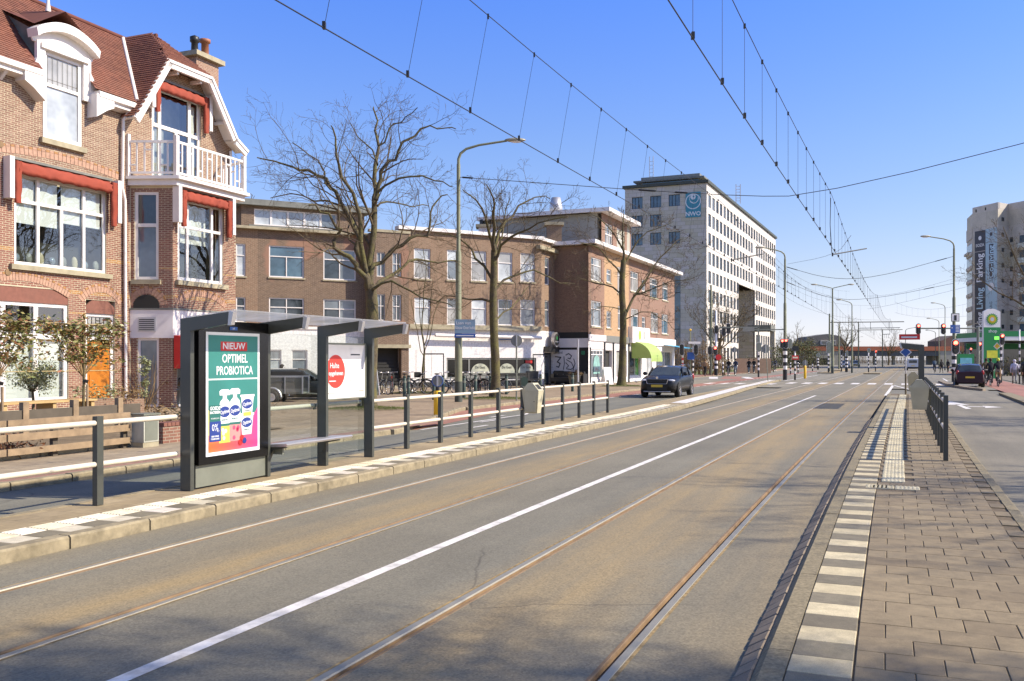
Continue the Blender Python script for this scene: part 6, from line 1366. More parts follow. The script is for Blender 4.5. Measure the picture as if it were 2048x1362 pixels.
def tm_(seed,H,**k): a,b=gen_tree(seed,H,**k); return a.mesh('trunk',M_bark),b.mesh('twigs',M_twig)
TMc=tm_(4,13,conical=True,dens=1.5,fine=.028); TMa=tm_(9,14,spread=.55,dens=.5,fine=.03); TMb=tm_(17,14,spread=.4,dens=.5,fine=.03)
TMn=tm_(23,12.6,spread=.5,dens=1.0,fine=.017,thin=.6)
place_tree('bare conical tree with dense twigs before the office corner',TMn,1433,113,1.0,.4)
place_tree('large bare tree behind the viaduct between the lamps',TMa,1690,290,1.15,0.2); place_tree('slim bare tree behind the middle of the viaduct',TMb,1777,290,.85,1.2); place_tree('bare tree seen between office and tall lamp',TMb,1585,200,.75,2.2); place_tree('bare tree at the right end of the office',TMa,1568,260,.7,3.2)
place_tree('small bare tree left of the apartment tower',TMa,1925,280,.75,.9); place_tree('bare tree rising behind the far shelter roof',TMb,1860,320,.55,.3); place_tree('bare tree top behind the row house chimney',TMa,480,95,1.38,2.0); 
# street trees on the right, partly or fully outside the frame; their shade falls on the platform and tracks
TMd=tm_(41,15,spread=.5,dens=2.1,fine=.006,thin=.3)
TMr=tm_(31,11.5,spread=.62,dens=1.15,fine=.007,thin=.62)
for i,(s,t,rz,sc,l) in enumerate([(45,10.3,.3,.80,'bare tree at the right edge in front of the apartment tower'),(33,15.5,2.2,.9,'bare street tree outside the right edge of the picture'),(20,16.5,4.0,1.15,'second bare street tree outside the right edge'),(6,15.5,1.1,1.0,'bare street tree beside the near end of the right platform'),(-1,14.5,5.1,1.0,'bare street tree beside the photographer')]):
    p=Pst(s,t); place_tree(l,TMd if s<10 else TMr,0,p.y,sc,rz,'bare street trees on the right',.05,X=p.x)
# leaf clumps
def leaves(name,parent,pts,size,n,mt,rr,flat=.4,**k):
    m=MB()
    for _ in range(n):
        c,r=rr.choice(pts); p=Vector(c)+Vector((rr.gauss(0,r),rr.gauss(0,r),rr.gauss(0,r*.8))); a=Vector((rr.gauss(0,1),rr.gauss(0,1),rr.gauss(0,1)*flat)).normalized(); b=a.orthogonal().normalized(); b.rotate(Matrix.Rotation(rr.uniform(0,6.28),3,a)); s=size*rr.uniform(.6,1.2)
        m.add([p-a*s,p+b*s*.38,p+a*s,p-b*s*.38],[(0,1,2,3)])
    return m.o(name,mt,parent,**k)
M_leaf=mat_island('photinia_leaf',[(.20,.06,.035),(.20,.21,.07),(.12,.16,.045),(.28,.25,.11),(.28,.09,.05)],.45,0,var=.1)
M_leafg=mat_island('olive_leaf',[(.24,.27,.15),(.30,.33,.20),(.16,.19,.10)],.6,0)
M_leafd=mat_island('shrub_leaf',[(.05,.075,.02),(.09,.11,.035),(.12,.10,.04)],.7,0)
M_dry=mat_island('dry_twigs',[(.22,.15,.08),(.16,.10,.05),(.28,.20,.11)],.9,0)
# grass around the tree feet
for px,Y,l in ((735,31.0,'tuft of grass round the foot of the largest tree'),(990,39,'tuft of grass round the foot of the middle tree'),(1246,57.2,'tuft of grass round the foot of the farthest street tree'),(838,45.5,'grass under the young tree and bicycles')):
    e=thing('grass_patch',l,'grass',(wx(px,Y),Y,.1),0); e.name='grass_patch'; rr=random.Random(px); m=MB()
    for _ in range(1500):
        a=rr.uniform(0,6.28); r=1.15*math.sqrt(rr.random()); x,y=r*math.cos(a)*1.15,r*math.sin(a)*.9; h=rr.uniform(.05,.14)*(1.3-r*.7); d=rr.uniform(-.04,.04)
        m.add([(x-.012,y,0),(x+.012,y,0),(x+d,y+.02,h)],[(0,1,2)])
    m.o('grass_blades',M_grass,e,kind='stuff'); q=MB(); q.lathe([(1.5,0),(1.2,.015),(0,.06)],20); q.o('soil_mound',M_soil,e)
# ---- front garden: board fence, cabinet, espalier, olive tree, planters
M_wood=mat('weathered_board',(.27,.20,.145),.85,var=.25,sc=5,bmp=.4,bsc=30); M_woodd=mat('dark_stake',(.10,.085,.075),.9)
GF_=thing_st('board_fence','low fence of weathered horizontal boards left of the grey cabinet','fence',15.3,-9.35,.1)
inv=GF_.matrix_basis.inverted()
for k,(z0_,z1_) in enumerate(((.56,.67),(.32,.44),(.09,.20))):
    for a,b in ((3.0,6.1),(6.13,9.2),(9.23,12.3),(12.33,14.9)):
        A_=inv@Pst(a,-9.35,.1); B_=inv@Pst(b,-9.35,.1); d=B_-A_; T=Matrix.Translation(A_)@Matrix.Rotation(math.atan2(d.y,d.x)-PI/2,4,'Z'); q=MB(); q.box(-.02,.025,0,d.length,z0_,z1_,0,T); q.o('board',M_wood,GF_)
for s in (3.1,5.2,7.3,9.4,11.4,13.3,14.85): p=inv@Pst(s,-9.43,.1); MB().box(p.x-.05,p.x+.03,p.y-.05,p.y+.05,0,.62).o('fence_post',M_woodd,GF_)
for i in range(12): p=inv@Pst(3.6+i*1.0,-9.55,.1); MB().box(p.x-.03,p.x+.03,p.y-.48,p.y+.48,0,.10).o('concrete_edge',M_stone,GF_)
cb=thing_st('utility_cabinet','light grey metal utility cabinet at the end of the board fence','utility cabinet',14.95,-9.22,.1); MB().box(-.15,.15,.0,.40,.0,.10).o('plinth',M_stone,cb); MB().box(-.14,.16,.01,.39,.10,.61).o('cabinet_body',mat('cabinet_grey',(.42,.44,.45),.5,dirt=.15),cb); MB().box(-.17,.19,-.02,.42,.61,.64).o('lid',M_lgrey,cb); MB().box(.161,.166,.04,.36,.13,.58).o('cabinet_door',M_lgrey,cb)
wt=thing_st('garden_wall','low brick planter wall right of the utility cabinet','wall',15.75,-9.5,.1); MB().box(-.15,.15,0,2.2,0,.34).o('wall',M_brC,wt)
for i in range(20): MB().box(-.17,.17,.005+i*.11,.10+i*.11,.34,.41).o('coping_brick',M_brR,wt)
def shrub(label,s,t,z0,R_,H,n,mt,size=.06,name='shrub',seed=1,cat='shrub',stuff=True):
    e=thing_st(name,label,cat,s,t,z0); rr=random.Random(seed); tw=MB()
    for i in range(26):
        a=rr.uniform(0,6.28); q=wander(rr,Vector((rr.gauss(0,R_*.3),rr.gauss(0,R_*.3),0)),Vector((math.cos(a)*.6,math.sin(a)*.6,1)),H*rr.uniform(.6,1.),4,.2,.0); tw.tube(q,[.012,.01,.008,.006,.004],3,cap=False)
    tw.o('stems',M_dry,e); leaves('foliage',e,[((rr.gauss(0,R_*.4),rr.gauss(0,R_*.4),H*rr.uniform(.25,.85)),R_*.3) for _ in range(12)],size,n,mt,rr,kind='stuff'); return e
shrub('reddish brown shrub growing behind the low brick wall',16.6,-10.2,.1,.5,.75,500,M_dry,.05,seed=2); shrub('dark green shrub behind the cabinet and low wall',17.4,-10.1,.1,.5,.7,500,M_leafd,.05,seed=3); shrub('purple tinged shrub further along the low wall',19.4,-10.3,.1,.5,.9,500,M_dry,.05,seed=4)
for i,s in enumerate((4.5,6.6,8.7,10.8,12.8)): shrub(['brown leafed hedge plant, leftmost behind the board fence','brown leafed hedge plant, second from left behind boards','brown leafed hedge plant behind the middle of the board fence','brown leafed hedge plant left of the fence post gap','brown leafed hedge plant nearest to the utility cabinet'][i],s,-9.9,.05,.55,.5,420,mat_island('russet_leaf',[(.20,.07,.03),(.13,.05,.025),(.24,.11,.05)],.7,0) if i==0 else bpy.data.materials['russet_leaf'],.05,seed=20+i)
soil=ribbon('garden_soil',-20.5,-9.6,-6,20,.125,M_soil,kind='structure')
def board_run(label,s0,s1,t,z1,posts):
    e=thing_st('planter_edging',label,'fence',s0,t,.1); inv=e.matrix_basis.inverted(); A_=inv@Pst(s0,t,.1); B_=inv@Pst(s1,t,.1); d=B_-A_; T=Matrix.Translation(A_)@Matrix.Rotation(math.atan2(d.y,d.x)-PI/2,4,'Z')
    q=MB(); q.box(-.03,.03,0,d.length,.25,z1,0,T); q.o('board',M_woodd,e)
    for k in range(posts): q=MB(); y=d.length*(k+.5)/posts; q.box(-.06,.06,y-.07,y+.07,0,z1+.16,0,T); q.o('fence_post',M_wood,e)
board_run('dark low timber edging across the front garden',8.5,18.4,-12.6,.62,8)
tb=thing('garden_table','pale wooden pallet bench under the ground floor window','bench',Pst(18.7,-16.0,.12),-head(18)); 
for k in range(3): MB().box(-.35+.25*k,-.15+.25*k,-1.5,1.3,.55,.60).o('slat',mat('pale_pine',(.45,.32,.17),.8) if k==0 else bpy.data.materials['pale_pine'],tb)
for y in (-1.4,0,1.2): MB().box(-.3,.3,y-.05,y+.05,0,.56).o('leg',bpy.data.materials['pale_pine'],tb)
# espalier of red tipped shrub on a bamboo frame
def espalier(label,s0,s1,t,seed):
    e=thing_st('espalier',label,'hedge',(s0+s1)/2,t,.12); L_=s1-s0; rr=random.Random(seed)
    MB().tube([(0,0,0),(.02,.01,1.3),(0,0,2.62)],.035,6).o('stem',M_bark,e); MB().tube([(.06,.08,0),(.06,.08,1.0)],.032,8).o('stake',M_wood,e); MB().tube([(.03,.04,1.05),(.05,.05,1.12)],.07,8).o('black_tie',M_black,e)
    for zz in (1.35,2.55): MB().tube([(0,-L_/2,zz),(0,L_/2,zz)],.012,5).o('bamboo_cane',mat('bamboo',(.42,.34,.2),.7) if 'bamboo' not in bpy.data.materials else bpy.data.materials['bamboo'],e)
    cl=[]; st=MB()
    for k in range(14):
        a=(k-6.5)/7; q=[Vector((0,0,1.2)),Vector((rr.gauss(0,.05),a*L_*.22,1.7)),Vector((rr.gauss(0,.05),a*L_*.45,2.5))]; st.tube(q,[.015,.01,.008],4,cap=False); cl+=[(tuple(q[1].lerp(q[2],x)),.10) for x in (0.,.3,.6,.85,1.)]
    for k in range(26): cl.append(((rr.gauss(0,.06),rr.uniform(-L_*.5,L_*.5),2.45+rr.gauss(0,.12)),.11))
    for k in range(16): cl.append(((rr.gauss(0,.06),rr.choice([-1,1])*L_*rr.uniform(.22,.48),rr.uniform(1.35,2.3)),.10))
    st.o('branches',M_dry,e); leaves('foliage',e,cl,.075,1900,M_leaf,rr,kind='stuff')
espalier('red tipped espalier hedge on canes in front of the orange door',18.05,20.55,-15.4,5); espalier('red tipped espalier hedge at the left picture edge',15.75,18.0,-15.4,6)
ol=thing('olive_tree','small round grey green olive tree in front of the ground floor window','tree',Pst(19.54,-17.5,.12),0); ol.scale=(.9,.9,.9); rr=random.Random(4)
MB().tube([(0,0,0),(.03,0,.5),(0,0,.9)],[.05,.04,.035],6).o('trunk',M_bark,ol); st=MB(); cl=[]
for k in range(22):
    a=rr.uniform(0,6.28); q=wander(rr,Vector((0,0,.85)),Vector((math.cos(a)*.8,math.sin(a)*.8,rr.uniform(.3,1.4))),rr.uniform(.7,1.15),4,.12,.06); st.tube(q,[.02,.014,.01,.007,.004],3,cap=False); cl+=[(tuple(x),.12) for x in q[2:]]
st.o('branches',M_bark,ol); leaves('foliage',ol,cl,.05,2300,M_leafg,rr,flat=1.2,kind='stuff')
def pot_plant(label,s,t,bw,bh,pl,mt,seed,n=260,box=False):
    e=thing_st('potted_plant',label,'plant',s,t,.12); rr=random.Random(seed)
    (MB().box(-bw,bw,-bw*1.6,bw*1.6,0,bh) if box else MB().lathe([(bw*.7,0),(bw,bh),(bw*1.08,bh),(bw*.9,bh-.05),(0,bh-.06)],14)).o('planter',M_brE if box else M_lead,e)
    leaves('foliage',e,[((rr.gauss(0,bw*.6),rr.gauss(0,bw*.9),bh+pl*rr.uniform(.2,.8)),pl*.28) for _ in range(8)],.06,n,mt,rr,kind='stuff')
pot_plant('wooden planter of green herbs before the orange door',21.75,-17.6,.34,.5,.45,M_leafg,1,box=True); pot_plant('brick planter with dried hydrangea heads by the downpipe',22.7,-17.6,.34,.45,.4,M_dry,2,box=True); pot_plant('grey pot plant under the red hooped awning',26.7,-19.4,.28,.6,.4,M_dry,3)
shrub('thin climbing bamboo beside the narrow frosted door',24.4,-18.4,.12,.22,2.0,420,M_leafg,.06,seed=44)
pot_plant('dark planter box beside the wall painting',59.0,-15.6,.45,.7,.3,M_dry,7,box=True); pot_plant('grey planter left of the black bench',56.2,-15.0,.4,.65,.3,M_dry,8); pot_plant('white pot with little tree by the green shop window',70.5,-15.6,.4,.6,1.8,M_leafd,9,200)
pl_=thing_st('flower_basket','hanging basket of dried straw coloured plants at the block end','plant',83.5,-16.2,4.0); MB().lathe([(.25,-.5),(.4,0),(0,0)],10).o('basket',M_lead,pl_); leaves('foliage',pl_,[((0,0,.25),.25)],.12,250,M_dry,random.Random(3),kind='stuff')
# hedges and thickets further off
def thicket(label,px,Y,W_,D_,H,n,mt,seed,size=.25,z0=0,twn=150,cat='hedge'):
    e=thing('thicket',label,cat,(wx(px,Y),Y,z0),0); rr=random.Random(seed); tw=MB()
    for i in range(twn):
        p=Vector((rr.uniform(-W_,W_)/2,rr.uniform(-D_,D_)/2,0)); h=H*rr.uniform(.6,1.1)*(1-.5*abs(2*p.x/W_)**3); q=wander(rr,p,Vector((rr.gauss(0,.2),rr.gauss(0,.2),1)),h,5,.14,.1); tw.tube(q,[.05,.04,.03,.02,.02,.015],3,cap=False); sprout(tw,q,.03,.015,1,rr,.8,.35,.012)
    tw.o('stems',M_dry if mt is M_dry else M_twig,e)
    if n: leaves('foliage',e,[((rr.uniform(-W_,W_)/2.1,rr.uniform(-D_,D_)/2.1,H*rr.uniform(.08,.8)),H*.10) for _ in range(int(26+W_))],size,n,mt,rr,kind='stuff')
    return e
thicket('tall tan thicket of shrubs between shops and office',1385,104,7,4,4.6,2200,M_dry,1,.12,twn=110); thicket('low green brown hedge at the foot of the office',1480,130,9,3,2.4,2000,M_leafd,2,.12,twn=60)
thicket('green bushes beside the right end of the office',1585,190,9,6,6,2600,M_leafd,3,.2,twn=60); thicket('dark bushes left of the viaduct wall',1602,280,13,6,9,2600,M_leafd,4,.3,twn=60)
thicket('green hedge in front of the petrol station shop',2040,98,9,2,2.4,2000,M_leafd,5,.12,twn=60); thicket('far tree belt beyond the viaduct, left half',1560,420,90,10,9,0,M_dry,6,.4,twn=420); thicket('far tree belt beyond the viaduct, right half',1850,420,70,10,9,0,M_dry,7,.4,twn=420)
# ================================================================ VEHICLES, BICYCLES, PEOPLE
M_tyre=mat('tyre',(.02,.02,.02),.85,var=.1); M_rim=mat('alloy_rim',(.55,.55,.56),.3,.8,var=.05); M_cglass=mat_pane('car_glass',(.05,.06,.07),rough=.03)
M_plate=mat('yellow_plate',(.72,.50,.06),.5,var=.03); M_chrome=mat('chrome',(.7,.7,.7),.15,1,var=0); M_head=mat('headlight',(.65,.68,.70),.1,.3,var=0); M_tail=mat('tail_light',(.35,.02,.02),.2,var=0)
def carpaint(n,c): 
    m_=mat(n,c,.3,.0,var=.04,sc=1,coat=.12); m_.node_tree.nodes['Principled BSDF'].inputs['Specular IOR Level'].default_value=.28; return m_
def loft(secs,mi=0,name=None):
    m=MB(); k=len(secs[0]); vs=[v for s_ in secs for v in s_]
    m.add(vs,[(i*k+j,i*k+j+1,(i+1)*k+j+1,(i+1)*k+j) for i in range(len(secs)-1) for j in range(k-1)],mi,True); return m
def sect(y,pts): # right half outline from the bottom centre to the top centre, mirrored
    r=[(x,y,z) for x,z in pts]; return [(-x,y_,z) for x,y_,z in r[::-1][:-0 or None]][:-1][::1]+r if False else [(-x,y,z) for x,z in pts][::-1]+[(x,y,z) for x,z in pts][1:]
def car(label,px,Y,rz,paint,L=4.24,W=1.79,H=1.53,kind='suv',lights='front',grp=None,name='car',cat='car',X=None):
    e=thing(name,label,cat,(wx(px,Y) if X is None else X,Y,0),rz,grp); h=W/2; P_=L/2
    # stations front (+y) to rear: y, bottom, sill-side z, top z, half width
    if kind=='suv': st=[(P_,.42,.62,.70,.62),(P_-.06,.28,.66,.80,.82),(P_-.25,.24,.72,.88,.93),(P_-.8,.22,.80,.96,1.0),(P_-1.25,.22,.86,1.02,1.0),(0,.22,.90,1.02,1.0),(-P_+1.0,.22,.92,1.04,1.0),(-P_+.35,.24,.92,1.04,.97),(-P_+.08,.28,.86,1.00,.92),(-P_,.40,.75,.90,.84)]
    elif kind=='hatch': st=[(P_,.42,.55,.62,.66),(P_-.2,.24,.66,.80,.9),(P_-.7,.2,.76,.92,1.0),(0,.2,.86,.98,1.0),(-P_+.5,.2,.90,1.0,1.0),(-P_+.12,.24,.90,1.02,.96),(-P_,.36,.80,.95,.90)]
    elif kind=='wagon': st=[(P_,.42,.55,.62,.66),(P_-.2,.24,.64,.76,.9),(P_-.8,.2,.72,.86,1.0),(0,.2,.82,.90,1.0),(-P_+.5,.2,.84,.92,1.0),(-P_+.12,.24,.84,.94,.96),(-P_,.36,.76,.9,.90)]
    else: st=[(P_,.42,.7,.85,.75),(P_-.2,.26,.9,1.05,.92),(P_-.8,.24,1.0,1.15,1.0),(-P_+.1,.24,1.0,1.15,1.0),(-P_,.3,1.0,1.15,.97)]
    secs=[sect(y,[(0,b),(h*w_*.86,b),(h*w_*.98,b+.12),(h*w_,(b+s_)/2+.04),(h*w_*.985,s_),(h*w_*.93,t-.02),(h*w_*.80,t),(0,t+.035)]) for y,b,s_,t,w_ in st]
    bd=loft(secs); k=len(secs[0]); bd.add(secs[0],[tuple(range(k))]); bd.add(secs[-1],[tuple(range(k-1,-1,-1))]); body=bd.o('body',paint,e)
    zb=st[len(st)//2][3]; zr=H
    G={'suv':[(P_-1.28,zb-.02,.80),(P_-2.0,zr-.06,.70),(P_-2.4,zr,.70),(-P_+.9,zr-.01,.68),(-P_+.42,zr-.10,.66),(-P_+.12,zb+.10,.80),(-P_+.09,zb-.02,.84)],
       'hatch':[(P_-.85,zb-.04,.84),(P_-1.45,zr-.06,.72),(P_-1.8,zr,.72),(-P_+.7,zr-.02,.70),(-P_+.32,zr-.10,.68),(-P_+.06,zb+.05,.84),(-P_+.04,zb-.02,.86)],
       'wagon':[(P_-1.35,zb-.02,.84),(P_-2.1,zr-.05,.70),(P_-2.5,zr,.70),(-P_+.8,zr-.01,.68),(-P_+.35,zr-.08,.66),(-P_+.06,zb-.0,.84)],
       'van':[(P_-.55,zb-.05,.9),(P_-1.15,zr-.12,.82),(P_-1.5,zr,.82),(-P_+.2,zr,.82),(-P_+.03,zr-.12,.82),(-P_+.0,zb-.05,.93)]}[kind]
    secs=[sect(y,[(h*.92*(.999 if i in(0,len(G)-1) else 1),zb-.03),(h*(w_+.11) if 0<i<len(G)-1 else h*w_,max(zb-.02,z_-.10)),(h*w_*.96,z_-.02),(0,z_+.02)] if True else None) for i,(y,z_,w_) in enumerate(G)]
    k=len(secs[0]); m=MB(); vs=[v for s_ in secs for v in s_]; n=len(secs); fs=[];mi=[]
    for i in range(n-1):
        for j in range(k-1):
            side=j in(0,k-2); front=i==0; rear=i>=n-(2 if kind in('wagon','van') else 3)
            m.add([vs[i*k+j],vs[i*k+j+1],vs[(i+1)*k+j+1],vs[(i+1)*k+j]],[(0,1,2,3)],1 if (front or (rear and kind!='van') or (side and not(kind=='van' and i>1))) else 0,False)
    m.o('cabin',[paint,M_cglass],body)
    for yy in ([G[1][0]-.02,0.1 if kind!='van' else P_-2.2,-P_+1.0] if kind!='hatch' else [G[1][0]-.02,-.35,-P_+.62]):
        for sd in (-1,1):
            q=MB(); q.tube([(sd*h*.945,yy+(.35 if yy>P_-2.6 else .0),zb-.01),(sd*h*.80,yy,zr-.09)],.035,5); q.o('pillar',paint,body)
    wr=.34 if kind=='suv' else .30 if kind!='van' else .34; fy=P_-.82; ry=-P_+.78 if kind!='hatch' else -P_+.52
    if kind=='hatch': fy=P_-.62
    for yy in (fy,ry):
        for sd in (-1,1):
            q=MB(); q.lathe([(wr+.06,-.01),(wr+.06,.01),(0,.01)],20); q.v=[(sd*(h*.992+v[2]),yy+v[1],wr+v[0]) for v in q.v]; q.v=[(x,y,max(z_,.22)) for x,y,z_ in q.v]; q.o('wheel_arch',M_blackm,body)
            t_=MB(); t_.lathe([(wr*.62,-.10),(wr*.92,-.11),(wr,-.07),(wr,.07),(wr*.92,.11),(wr*.62,.10)],24); t_.v=[(sd*(h*.90)+v[2],yy+v[1],wr+v[0]) for v in t_.v]; ty=t_.o('wheel',M_tyre,e)
            r_=MB(); 
            for s_ in range(5):
                a=2*PI*s_/5; c_,n_=math.cos(a),math.sin(a); r_.add([(sd*(h*.90+.10),yy-n_*.05,wr+c_*.05),(sd*(h*.90+.10),yy+c_*wr*.62-n_*.04,wr+n_*wr*.62+c_*.04),(sd*(h*.90+.10),yy+c_*wr*.62+n_*.04,wr+n_*wr*.62-c_*.04),(sd*(h*.90+.10),yy+n_*.05,wr-c_*.05)],[(0,1,2,3)])
            r_.lathe([(wr*.66,-.01),(wr*.66,.01),(wr*.55,.01)],20,mi=0); L0=len(r_.v)-60; r_.v=r_.v[:L0]+[(sd*(h*.90+.105)+v[2],yy+v[1],wr+v[0]) for v in r_.v[L0:]]; r_.o('rim',M_rim,ty)
            b_=MB(); b_.lathe([(wr*.62,0),(0,0)],20); b_.v=[(sd*(h*.90+.03),yy+v[1],wr+v[0]) for v in b_.v]; b_.o('hub',M_black,ty)
    for sd in (-1,1):
        MB().sph((sd*(h+.09),G[0][0]-.25,zb+.08),(.12,.07,.09),10,6).o('wing_mirror',paint if kind!='suv' else M_black,e)
        if kind=='suv': MB().tube([(sd*h*.66,P_-2.3,zr+.03),(sd*h*.66,P_-2.5,zr+.06),(sd*h*.64,-P_+1.0,zr+.05),(sd*h*.64,-P_+.8,zr+.01)],.018,6).o('roof_rail',M_chrome,e)
    # front face
    f=P_; 
    gr_=MB(); gr_.prism([(-.50,.86),(.50,.86),(.44,.66),(-.44,.66)][::-1] if kind=='suv' else [(-.4,.62),(.4,.62),(.35,.5),(-.35,.5)][::-1],f-.14,f-.005 if kind=='suv' else f+.01,'y'); g1_=gr_.o('grille',M_black,e)
    if kind=='suv':
        for a_,b_ in (((-.52,.87),(.52,.87)),((-.45,.65),(.45,.65))): MB().tube([(a_[0],f-.0,a_[1]),(b_[0],f-.0,b_[1])],.012,5).o('chrome_strip',M_chrome,g1_)
        for s_ in (-1,1): MB().tube([(s_*.52,f,.87),(s_*.45,f,.65)],.012,5).o('chrome_strip',M_chrome,g1_)
        for i in range(11): MB().box(-.42+i*.08,-.41+i*.08,f-.01,f+.003,.67,.85).o('grille_bar',M_blackm,g1_)
        q=MB(); q.disc((0,.93),.055,16,'y',(f-.10,f-.01)); q.o('round_badge',M_chrome,e)
        MB().tube([(-.62,f-.04,.30),(.62,f-.04,.30)],.03,6).o('lower_trim',M_rim,e); MB().box(-.45,.45,f-.06,f+.01,.36,.5).o('lower_grille',M_blackm,e)
    for s_ in (-1,1):
        q=MB(); q.sph((s_*h*.70,f-.20,.80 if kind=='suv' else .68),(.19,.16,.065),12,6); q.o('headlight',M_head,e)
        q=MB(); q.sph((s_*h*.86,-P_+.08,.92),(.10,.08,.17),8,6); q.o('tail_light',M_tail,e)
    MB().box(-.26,.26,f-.02,f+.025,.50,.61).o('number_plate',M_plate,e); MB().box(-.26,.26,-P_-.035,-P_+.02,.58 if kind=='hatch' else .70,.69 if kind=='hatch' else .81).o('number_plate',M_plate,e)
    MB().box(-h*.88,h*.88,-P_-.02,-P_+.2,.30,.48).o('rear_bumper',M_blackm if kind!='hatch' else paint,e); MB().tube([(-.3,-P_+.04,zb+.14),(0,-P_+.02,zb+.12),(.3,-P_+.04,zb+.14)],.012,4).o('rear_wiper',M_black,e)
    return e
def hd(s): return -head(s)
p=Pst(45.0,-6.35); c=car('black compact suv driving towards the camera in the left lane',0,p.y,hd(45)+PI,carpaint('car_black',(.010,.010,.012)),4.1,1.74,1.46,X=p.x)
c=car('dark purple small hatchback seen from behind in the right lane',1937,60.0,hd(60),carpaint('car_purple',(.035,.014,.028)),3.43,1.66,1.50,'hatch')
c=car('white van seen from behind beyond the junction',1826,152,hd(150),carpaint('van_white',(.62,.64,.66)),4.8,1.92,1.95,'van',name='van',cat='van')
MB().box(-.6,.6,-2.44,-2.39,1.2,1.65).o('rear_window',M_cglass,c); MB().box(-.85,.85,-2.43,-2.40,.3,.55).o('black_bumper',M_black,c)
car('small white car far away near the viaduct wall',1690,195,hd(190)+PI,carpaint('car_white',(.6,.6,.6)),3.9,1.75,1.5,'hatch')
car('distant silver car under the viaduct, right of the white one',1712,230,hd(190)+PI,carpaint('car_silver',(.45,.46,.47)),4.2,1.75,1.5,'wagon')
car('dark estate car parked side on behind the shelter glass',607,38.8,-PI/2-.02,carpaint('car_dark_grey',(.03,.034,.04)),4.55,1.75,1.38,'wagon')
tr=thing('trailer','small open grey trailer with white wheel in front of the estate car','trailer',(wx(548,36.6),36.6,.0),0)
MB().box(-1.5,1.25,-.5,.6,.42,.48).o('floor',M_lgrey,tr)
for y in (-.5,.6): 
    MB().box(-1.5,1.25,y-.02,y+.02,.48,.62).o('side_board',M_backsign,tr); MB().box(-1.5,1.25,y-.02,y+.02,1.06,1.12).o('top_rail',M_alu,tr); MB().box(-1.5,1.25,y-.012,y+.012,.62,1.06).o('mesh_side',mat('trailer_mesh',(.10,.105,.11),.6) if 'trailer_mesh' not in bpy.data.materials else bpy.data.materials['trailer_mesh'],tr)
    for k in range(5): MB().box(-1.5+k*.68,-1.46+k*.68,y-.03,y+.03,.42,1.12).o('stanchion',M_alu,tr)
for y in (-.58,.68):
    q=MB(); q.lathe([(.16,-.08),(.27,-.09),(.29,-.05),(.29,.05),(.27,.09),(.16,.08)],20); q.v=[(v[0]+.06,y+v[2],.29+v[1]) for v in q.v]; wl=q.o('wheel',M_tyre,tr); q=MB(); q.lathe([(.17,0),(.12,-.03),(.10,0),(0,0)],16); q.v=[(v[0]+.06,y-.06+v[2],.29+v[1]) for v in q.v]; q.o('rim',M_wht,wl)
    q=MB(); q.tube([(.06+.36*math.cos(a),y,.29+.36*math.sin(a)) for a in [PI*i/8 for i in range(9)]],.05,6); q.o('mudguard',M_alu,tr)
MB().tube([(1.25,.05,.42),(2.3,.05,.36)],.035,6).o('drawbar',M_lgrey,tr)
# bicycles
M_bfr=[mat('bike_black',(.02,.02,.02),.4,var=0),mat('bike_silver',(.45,.46,.48),.3,.5,var=0),mat('bike_red',(.35,.03,.02),.4,var=0),mat('bike_blue',(.04,.10,.22),.4,var=0)]
def bike_meshes(fm):
    out={}; ry,fy=-.54,.54; r=.34
    for nm,y in (('wheel',ry),('wheel',fy)):
        w_=MB(); w_.tube([(0,y+r*math.cos(a),r+r*math.sin(a)) for a in [2*PI*i/24 for i in range(25)]],.02,5,cap=False)
        rm=MB(); rm.tube([(0,y+(r-.03)*math.cos(a),r+(r-.03)*math.sin(a)) for a in [2*PI*i/24 for i in range(25)]],.010,4,cap=False)
        for i in range(14): a=2*PI*i/14; rm.tube([(0,y,r),(0,y+(r-.03)*math.cos(a),r+(r-.03)*math.sin(a))],.0025,3,cap=False)
        rm.tube([(-.05,y,r),(.05,y,r)],.025,6); out.setdefault('w',[]).append((w_.mesh('wheel',M_tyre),rm.mesh('rim',M_rim)))
    f=MB(); bb=(0,-.06,.30); sd=(0,-.26,.86); hd_=(0,.40,.86); 
    for a,b,t in ((bb,sd,.018),(bb,(0,.42,.66),.02),((0,-.20,.62),(0,.43,.72),.016),((0,.44,.62),hd_,.02),((0,.46,.60),(0,fy,r),.016),(bb,(0,ry,r),.013),((0,-.22,.70),(0,ry,r),.012)): f.tube([a,b],t,6)
    out['f']=f.mesh('bicycle_frame',fm)
    h=MB(); h.tube([hd_,(0,.36,1.02)],.014,6); h.tube([(-.28,.20,1.06),(-.20,.32,1.05),(0,.38,1.03),(.20,.32,1.05),(.28,.20,1.06)],.013,6); out['h']=h.mesh('handlebar',M_rim)
    s=MB(); s.tube([sd,(0,-.28,.93)],.013,6); s.sph((0,-.30,.96),(.09,.14,.04),8,6); out['s']=s.mesh('saddle',M_black)
    g=MB()
    for y in (ry,fy): g.tube([(0,y+.375*math.cos(a),r+.375*math.sin(a)) for a in [PI*(.05+.9*i/8) for i in range(9)]],.022,5)
    g.box(-.06,.06,-.86,-.36,.74,.76); out['g']=g.mesh('mudguard',M_black)
    c=MB(); c.tube([(.05,-.06,.30),(.05,-.06,.46)],.012,5); c.tube([(-.05,-.06,.30),(-.05,-.06,.14)],.012,5); c.disc((-.06,.30),.09,14,'x',(.03,.04)); out['c']=c.mesh('crank',M_rim); return out
BM=[bike_meshes(m) for m in M_bfr]
